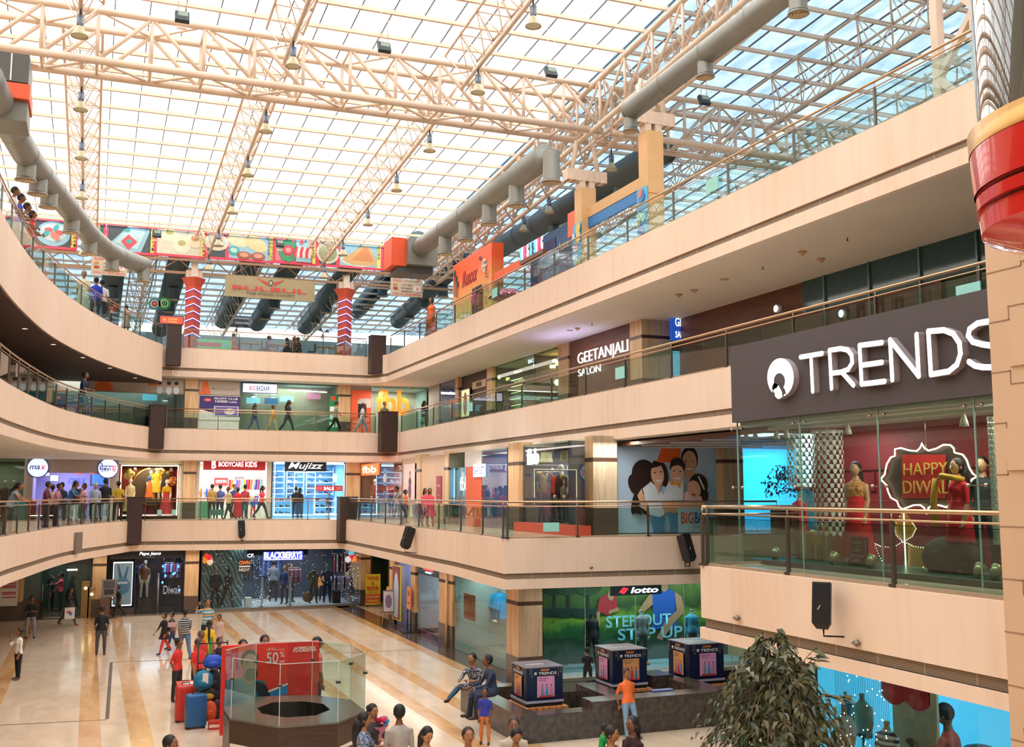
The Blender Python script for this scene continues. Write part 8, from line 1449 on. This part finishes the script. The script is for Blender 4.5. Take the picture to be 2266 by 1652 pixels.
SV=P('#D8DCE0',.35,.2,0);a.text('UP TO',U(589),Vv(1438),.032,SV,w=U(607)-U(589),bold=.01);a.rect(U(608),Vv(1437),U(628),Vv(1436),SV);a.text('50',U(588),Vv(1466),.13,SV,w=U(614)-U(588),bold=.03);a.text('%',U(617),Vv(1454),.07,SV,w=U(628)-U(617),bold=.01);a.text('OFF',U(617),Vv(1467),.035,SV,w=U(628)-U(617),bold=.02)
a.text('AMERICAN',U(647),Vv(1438),.028,WHITE,w=U(696)-U(647),bold=.05,shear=.3);a.text('TOURISTER',U(646),Vv(1444),.028,WHITE,w=U(697)-U(646),bold=.05,shear=.3);a.mb.build('printed_panel',t);m=MB();[m.box((x,YBd+.1,.03),(.08,.6,.06),BLACK)for x in(p0.x+.2,p1.x-.2)];m.build('foot',t)
def suitcase(u,v,vt,c,s,w=.5,d=.3,rz=0,z=0,art=None):
 p=atz(u,v,z);h=aty(u,vt,p.y).z-z;t=thing('suitcase',s,'suitcase',p,'suitcases on the luggage display');M=Matrix.Rotation(radians(rz),3,'Z');mt=P(c,.4,0,.06,4.);o=p+V((0,d/2,0));m=MB();r=.06
 out=[];
 for(sx,sy)in((1,1),(-1,1),(-1,-1),(1,-1)):
  for k in range(4):an={(1,1):0,(-1,1):pi/2,(-1,-1):pi,(1,-1):1.5*pi}[(sx,sy)]+k*pi/6;out.append((sx*(w/2-r)+r*cos(an),sy*(d/2-r)+r*sin(an)))
 n=len(out);lv=[(.9,.05),(1,.09),(1,h-.12),(.93,h-.07),(.8,h-.055)];vs=[o+M@V((x*k,y*k,z_))for k,z_ in lv for x,y in out];m.add(vs,[(i*n+j,i*n+(j+1)%n,(i+1)*n+(j+1)%n,(i+1)*n+j)for i in range(len(lv)-1)for j in range(n)]+[tuple(range(n))[::-1],tuple(range((len(lv)-1)*n,len(lv)*n))],mt,True);m.build('shell',t)
 m=MB();m.tube([o+M@V((-.1,0,h-.06)),o+M@V((-.1,0,h)),o+M@V((.1,0,h)),o+M@V((.1,0,h-.06))],.014,BLACK,6);m.build('handle',t)
 for i in(-1,1):
  for j in(-1,1):MB().lathe(o+M@V((i*w*.38,j*d*.34,.0)),[(.03,0),(.035,.03),(.02,.06)],BLACK,8).build('wheel',t)
 m=MB();[m.box(o+M@V((x,-d/2-.004,h*.48)),(.02,.012,h*.7),P(c,.3),M=M)for x in(-w*.25,0,w*.25)];m.build('front_rib',t)
suitcase(433,1613,1532,'#1E5E98','bright blue suitcase standing in front of the luggage display',.52,.3,6);suitcase(409,1598,1512,'#C83A2E','red suitcase behind the blue one',.5,.3,4);suitcase(410,1570,1507,'#8A2226','dark red suitcase, leftmost on the display',.5,.3,0)
m=MB();p=atz(414,1575,0);z_=aty(414,1512,p.y).z;m.bb((p.x-.28,p.y-.2,z_-.03),(p.x+.4,p.y+.5,z_),P('#D8523A',.4));m.ell((p.x+.06,p.y+.1,z_),(.25,.2,.012),P('#E8DCE4',.4),16,4);[m.tube([(p.x+dx,p.y+dy,0),(p.x+dx,p.y+dy,z_)],.015,DSTEEL,6)for dx in(-.25,.36)for dy in(-.15,.45)];solo(m,'display_table','small red-topped table with a white oval print among the luggage','table')
def backpack(u,v,vt,Y,c,s,w=.42,d=.25,cap=None):
 a0,a1=aty(u,v,Y),aty(u,vt,Y);h=a1.z-a0.z;t=thing('backpack',s,'backpack',a0,'backpacks on the luggage display');mt=P(c,.6,0,.12,7.);c0=a0+V((0,0,h/2));m=MB();m.ell(c0,(w/2,d/2,h/2),mt,16,12);m.ell(c0+V((0,0,-h*.15)),(w/2*1.02,d/2*1.02,h*.34),mt,14,8);m.build('bag_body',t)
 m=MB();m.ell(c0+V((0,-d*.38,-h*.12)),(w*.33,d*.25,h*.24),P(cap or c,.6,0,.1,8.),12,8);m.build('front_pocket',t);m=MB();m.tube([c0+V((-.06,0,h*.47)),c0+V((-.05,0,h*.56)),c0+V((.05,0,h*.56)),c0+V((.06,0,h*.47))],.012,BLACK,6);m.build('grab_loop',t)
 m=MB();[m.tube([c0+V((x*w*.3,d*.4,h*.4)),c0+V((x*w*.42,d*.62,0)),c0+V((x*w*.3,d*.4,-h*.4))],.018,BLACK,6)for x in(-1,1)];m.build('shoulder_strap',t);return t
bp=atz(465,1600,0).y
backpack(471,1479,1447,bp,'#1E4FBE','royal blue hooded backpack, topmost of the luggage display',.5,.3);tb=backpack(449,1526,1482,bp-.1,'#147A9E','teal backpack with a white tag on the luggage display',.5,.3)
q=aty(450,1512,bp-.27);MB().bb((q.x-.02,bp-.28,q.z),(q.x+.12,bp-.27,q.z+.26),P('#E8E4DC',.5)).build('price_tag',tb)
backpack(470,1532,1480,bp+.15,'#1C1C22','black backpack hanging right of the teal one',.46,.3);backpack(478,1560,1500,bp+.2,'#24242A','black backpack against the red board edge',.4,.3);backpack(463,1596,1549,bp-.15,'#D85A26','orange backpack low on the luggage display',.36,.24);backpack(478,1598,1545,bp,'#3A1C26','dark maroon backpack right of the orange one',.38,.28);backpack(460,1552,1518,bp,'#2A2A22','black backpack with yellow straps above the orange one',.42,.26,'#C8A030')
t=thing('luggage_rack','black steel rack carrying the backpacks','rack',(aty(467,1600,bp).x,bp+.3,0));x_=aty(467,1600,bp).x;m=MB();[m.tube([(x_+dx,bp+.35,0),(x_+dx,bp+.35,2.05)],.02,BLACK,6)for dx in(-.35,.4)];m.build('upright',t)
for z in(.45,1.0,1.5,2.0):m=MB();m.tube([(x_-.35,bp+.35,z),(x_+.4,bp+.35,z)],.018,BLACK,6);m.tube([(x_,bp+.35,z),(x_,bp+.05,z)],.012,BLACK,5);m.build('cross_bar',t)
m=MB();p=atz(476,1614,0);m.bb((p.x-.15,p.y,0),(p.x+.2,p.y+.3,.2),P('#C83A2E',.5));m.bb((p.x-.15,p.y-.003,.06),(p.x+.2,p.y,.13),CRM);solo(m,'cardboard_box','small red and white box on the floor by the kiosk gate','box')
#dark granite fountain with three display boxes
def granite():
 m,nt,b=new_mat('dark_granite');c=coords(nt);a=ramp(nt,noise(nt,c,7,6),'#3A322D','#564A42',.35,.65);s=ramp(nt,noise(nt,c,22,2),(1,1,1),(2.4,2.2,2.0),.7,.76);mx=nt.nodes.new('ShaderNodeMixRGB');mx.blend_type='MULTIPLY';mx.inputs[0].default_value=1;nt.links.new(a,mx.inputs[1]);nt.links.new(s,mx.inputs[2]);nt.links.new(mx.outputs[0],b.inputs['Base Color']);b.inputs['Roughness'].default_value=.22;return m
GRN_=granite();zl_,zh_=aty(1132,1586,23.75).z,aty(1350,1548,23.75).z
t=thing('fountain_basin','dark polished granite fountain basin with stepped rim','fountain',(13,25,0));m=MB();xs_=aty(1307,1580,23.8).x;XE=19.5
m.bb((9.75,23.7,0),(xs_,24.2,zl_),GRN_);m.bb((xs_,23.7,0),(XE,24.3,zh_),GRN_);m.bb((9.75,24.2,0),(10.25,27.5,zl_),GRN_);m.bb((9.75,27.5,0),(XE,28.0,zl_),GRN_);m.bb((XE-.5,24.3,0),(XE,27.5,zh_),GRN_);m.build('rim',t)
m=MB();
for b0,b1 in(((12.42,24.31,.12),(13.0,26.2,zh_-.02)),((12.0,26.21,.12),(13.3,27.49,zl_-.01)),((15.0,26.6,.12),(15.7,27.49,zh_-.05)),((15.2,24.31,.12),(15.8,26.0,zh_-.03))):m=MB();m.bb(b0,b1,GRN_);m.build('stepping_block',t)
MB().bb((10.2,24.1,0),(XE-.4,27.6,.12),P('#17120F',.1)).build('basin_floor',t)
m=MB();q=aty(1455,1535,24.5);m.bb((q.x-.25,24.25,zh_),(q.x+.35,24.45,zh_+.03),P('#5A6AA8',.3));solo(m,'small_sign_plate','small blue plate lying on the fountain rim behind the orange shirt','plate')
PWD=wood('#B87440','#D8945A',(1,1,1),8.,.5,'pallet_wood')
def dbox(x0,y0,w,zb4,u,vt,cols,s):
 zt4=aty(u,vt,y0).z;h=zt4-zb4;t=thing('display_cube',s,'display box',(x0+w/2,y0+w/2,zb4),'dark blue display cubes on the fountain');m=MB();m.bb((x0,y0,zb4+.06),(x0+w,y0+w,zt4-.01),P('#141C3A',.35,0,.3,1.2));m.bb((x0-.02,y0-.02,zt4-.025),(x0+w+.02,y0+w+.02,zt4),P('#7A7684',.3));m.bb((x0-.02,y0-.02,zb4),(x0+w+.02,y0+w+.02,zb4+.06),P('#A8A8BC',.3));m.bb((x0-.0,y0-.0,zb4-.08),(x0+w,y0+w,zb4),P('#14141C',.4));m.build('cube_body',t)
 for(o,ux,c)in(((x0,y0-.022,zb4+.06),(1,0,0),cols[0]),((x0-.022,y0+w,zb4+.06),(0,-1,0),cols[1])):
  a=Art(o,ux,w,h-.08,step=.002);a.rect(.38,.9,.62,.96,P('#C8703A',.4));a.disc(.24,.83,.045,.045,WHITE,14);a.disc(.24,.82,.018,.022,P('#141C3A',.4),8);a.text('TRENDS',.32,.785,.085,WHITE,w=.5,bold=.03)
  a.rect(.28,.1,.76,.74,P(c,.5));a.text('INDIAN',.32,.66,.04,INK,w=.26);a.text('WEAR',.32,.6,.04,INK,w=.2)
  for i,(x,c2)in enumerate(((.42,'#8A8A98'),(.54,'#3A9AC8' if c!='#E09A62' else '#D8353A'),(.66,'#C88A9A' if c!='#E09A62' else '#3A8AC8'))):a.poly([(x-.05,.12),(x-.02,.42),(x+.02,.42),(x+.06,.12)],P(c2,.5));a.disc(x,.47,.02,.026,HR_,8)
  a.poly([(.3,.1),(.74,.1),(.7,.16),(.34,.16)],P('#B8404A',.5))
  for x in(.08,.13,.86,.92):a.rect(x,.75+.1*(x<.1 or x>.9),x+.006,1.0,P('#A8A8A8',.4));a.disc(x,.75+.1*(x<.1 or x>.9),.014,.02,P('#C8A070',.4),6)
  a.mb.build('printed_side',t)
 a=Art((x0+.1,y0+.2,zt4),(1,0,0),w-.2,w-.4,uy=(0,1,0),step=.002);a.text('TRENDS',.1,.3,.2,WHITE,w=.6,bold=.03);a.mb.build('top_lettering',t)
 m=MB();[m.bb((x0-.12+i*(w+.24)/7,y0-.15,zb4-.16),(x0-.12+(i+.85)*(w+.24)/7,y0+w+.12,zb4-.09),PWD)for i in range(7)];[m.bb((x0+a_*(w-.1),y0,zb4-.16-.28),(x0+a_*(w-.1)+.1,y0+.1,zb4-.14),PWD)for a_ in(0,1)];m.bb((x0,y0+w-.1,.1),(x0+w,y0+w,zb4-.14),PWD);solo(m,'wooden_pallet','slatted wooden pallet under the '+s.split(' dark')[0]+' display cube','pallet')
dbox(10.55,25.2,1.02,.62,1166,1477,('#E09AC0','#E09A62'),'leftmost dark blue display cube, next to the seated men')
dbox(13.7,26.5,1.08,.62,1357,1438,('#E09A62','#E09AC0'),'middle dark blue display cube, behind the orange shirt')
dbox(16.05,26.3,1.15,.62,1521,1425,('#E09AC0','#E09A62'),'rightmost dark blue display cube, beside the tree')
#the tree
TC_=V((5.86,8.14,0));t=thing('weeping_fig_tree','bushy weeping fig tree rising in front of the near gallery','tree',(TC_.x,TC_.y,0));random.seed(31)
BARK=P('#6A5A4A',.8,0,.2,12.);m=MB();m.tube([TC_,TC_+V((.02,0,1.5)),TC_+V((-.02,.02,2.8)),TC_+V((.03,0,4.1))],[.09,.07,.05,.015],BARK,8);m.build('trunk',t)
def leafmat():
 m,nt,b=new_mat('fig_leaf');oi=nt.nodes.new('ShaderNodeNewGeometry');nt.links.new(ramp(nt,oi.outputs['Random Per Island'],'#2C3D22','#6C6A4A',.1,.9),b.inputs['Base Color']);b.inputs['Roughness'].default_value=.38;return m
LM=leafmat();prof=lambda z:[(.0,.14),(.1,.3),(.25,.45),(.5,.58),(.8,.7),(1.3,.85),(1.9,.95),(2.8,.8),(3.2,.3)]
def rad(dz):
 pr=prof(0)
 for i in range(len(pr)-1):
  if pr[i][0]<=dz<=pr[i+1][0]:return pr[i][1]+(pr[i+1][1]-pr[i][1])*(dz-pr[i][0])/(pr[i+1][0]-pr[i][0])
 return .1
m=MB();br=MB()
def leaf(p,d,L,m=m):
 d=d.normalized();s_=d.cross(V((random.uniform(-.6,.6),random.uniform(-.6,.6),1))).normalized();nn=s_.cross(d)*(.12*L);w=L*.24
 m.add([p,p+d*L*.35+s_*w+nn,p+d*L*.7+s_*w*.7,p+d*L-nn*1.5,p+d*L*.7-s_*w*.7,p+d*L*.35-s_*w+nn,p+d*L*.5-nn*.6],[(0,1,6),(1,2,6),(2,3,6),(3,4,6),(4,5,6),(5,0,6)],LM,False)
nb=0
for k in range(720):
 dz=random.random()**.8*2.9;a_=random.uniform(0,2*pi);r=rad(dz)*random.uniform(.55,1.06)*(1+.12*sin(3*a_+dz*2));tip=TC_+V((r*cos(a_),r*sin(a_),4.5-dz));o=V((cos(a_),sin(a_),0));base=tip-o*min(.35,r*.6)+V((0,0,.22))
 mid=(base+tip)/2+V((0,0,.05));end=tip+o*.05+V((0,0,-.12))
 if k%2==0:br.tube([base,mid,tip,end],[.006,.005,.004,.002],BARK,4)
 for j in range(9):
  f=j/8;p=base.lerp(mid,f*2)if f<.5 else mid.lerp(end,f*2-1);sd_=V((-o.y,o.x,0))*(1 if j%2 else-1);d=(o*.5+sd_*random.uniform(.4,1.)+V((0,0,random.uniform(-1.3,-.1))));leaf(p,d,random.uniform(.06,.115))
for k in range(7):
 a_=random.uniform(0,6.28);o=V((cos(a_),sin(a_),0));b0=TC_+V((0,0,4.22))+o*.1;e=b0+o*random.uniform(.3,.5)+V((0,0,random.uniform(.1,.35)));br.tube([b0,e],[.008,.003],BARK,4)
 for j in range(8):p=b0.lerp(e,.3+j*.09);leaf(p,o*.6+V((-o.y,o.x,0))*(1 if j%2 else-1)*.7+V((0,0,random.uniform(-.4,.3))),random.uniform(.09,.14))
o_=V((.9,.42,0)).normalized();b0=TC_+V((.2,.1,4.12));e=b0+V((.9275,-.3737,0))*.55+V((0,0,-.05));br.tube([b0,e],[.008,.003],BARK,4)
for j in range(14):p=b0.lerp(e,.2+j*.06);leaf(p,V((.9,-.3,random.uniform(-.7,.2)))+V((.37,.93,0))*random.uniform(-.8,.8),random.uniform(.09,.14))
m.build('foliage',t);br.build('branches',t)
m=MB();m.lathe(TC_,[(.35,0),(.42,.5),(.4,.52),(.36,.46)],P('#5A4A3E',.5),24,cap=False);m.lathe(TC_,[(.01,.45),(.38,.45)],P('#3A2A1E',.9),20,cap=False);m.build('planter',t)
#light
W=bpy.data.worlds.new('overcast');SC.world=W;W.use_nodes=True;bg=W.node_tree.nodes['Background']
bg.inputs[0].default_value=(1.0,.985,.96,1);bg.inputs[1].default_value=3.3
for x,y,z,sx,sy,w in((13.2,36,7.6,.6,8,90),(13.2,46,7.6,.6,8,90),(17,29.3,7.6,5,.5,200),(7,55.4,7.6,8,.5,110),(-2.5,52,7.6,1,6,70),(-4,42,7.6,.8,8,60),(17.2,34,12.2,.6,10,70),(17.2,48,12.2,.6,10,70),(9,58.4,12.2,8,.5,80),(0,57,12.2,4,.5,40),(5,54.7,2.95,12,.4,90),(12.4,44,2.95,.4,12,60),(16,30,2.95,5,.5,60),(17.5,24,12.2,.6,8,50)):lamp(x,y,z,sx,sy,w,(1,.93,.84),'gallery_fill')  # unseen area lamps added to brighten the corridors and the family poster
l=lamp(17.4,37.5,11.2,.3,3.5,26,(.55,.5,1),'sign_glow',180)
SC.cycles.transparent_max_bounces=24;SC.cycles.max_bounces=7;SC.cycles.diffuse_bounces=4;SC.cycles.glossy_bounces=3;SC.cycles.caustics_reflective=False;SC.cycles.caustics_refractive=False
SC.cycles.use_denoising=True;SC.cycles.sample_clamp_indirect=6
bpy.data.scenes.remove(TSC);bpy.data.scenes.remove(PSC)
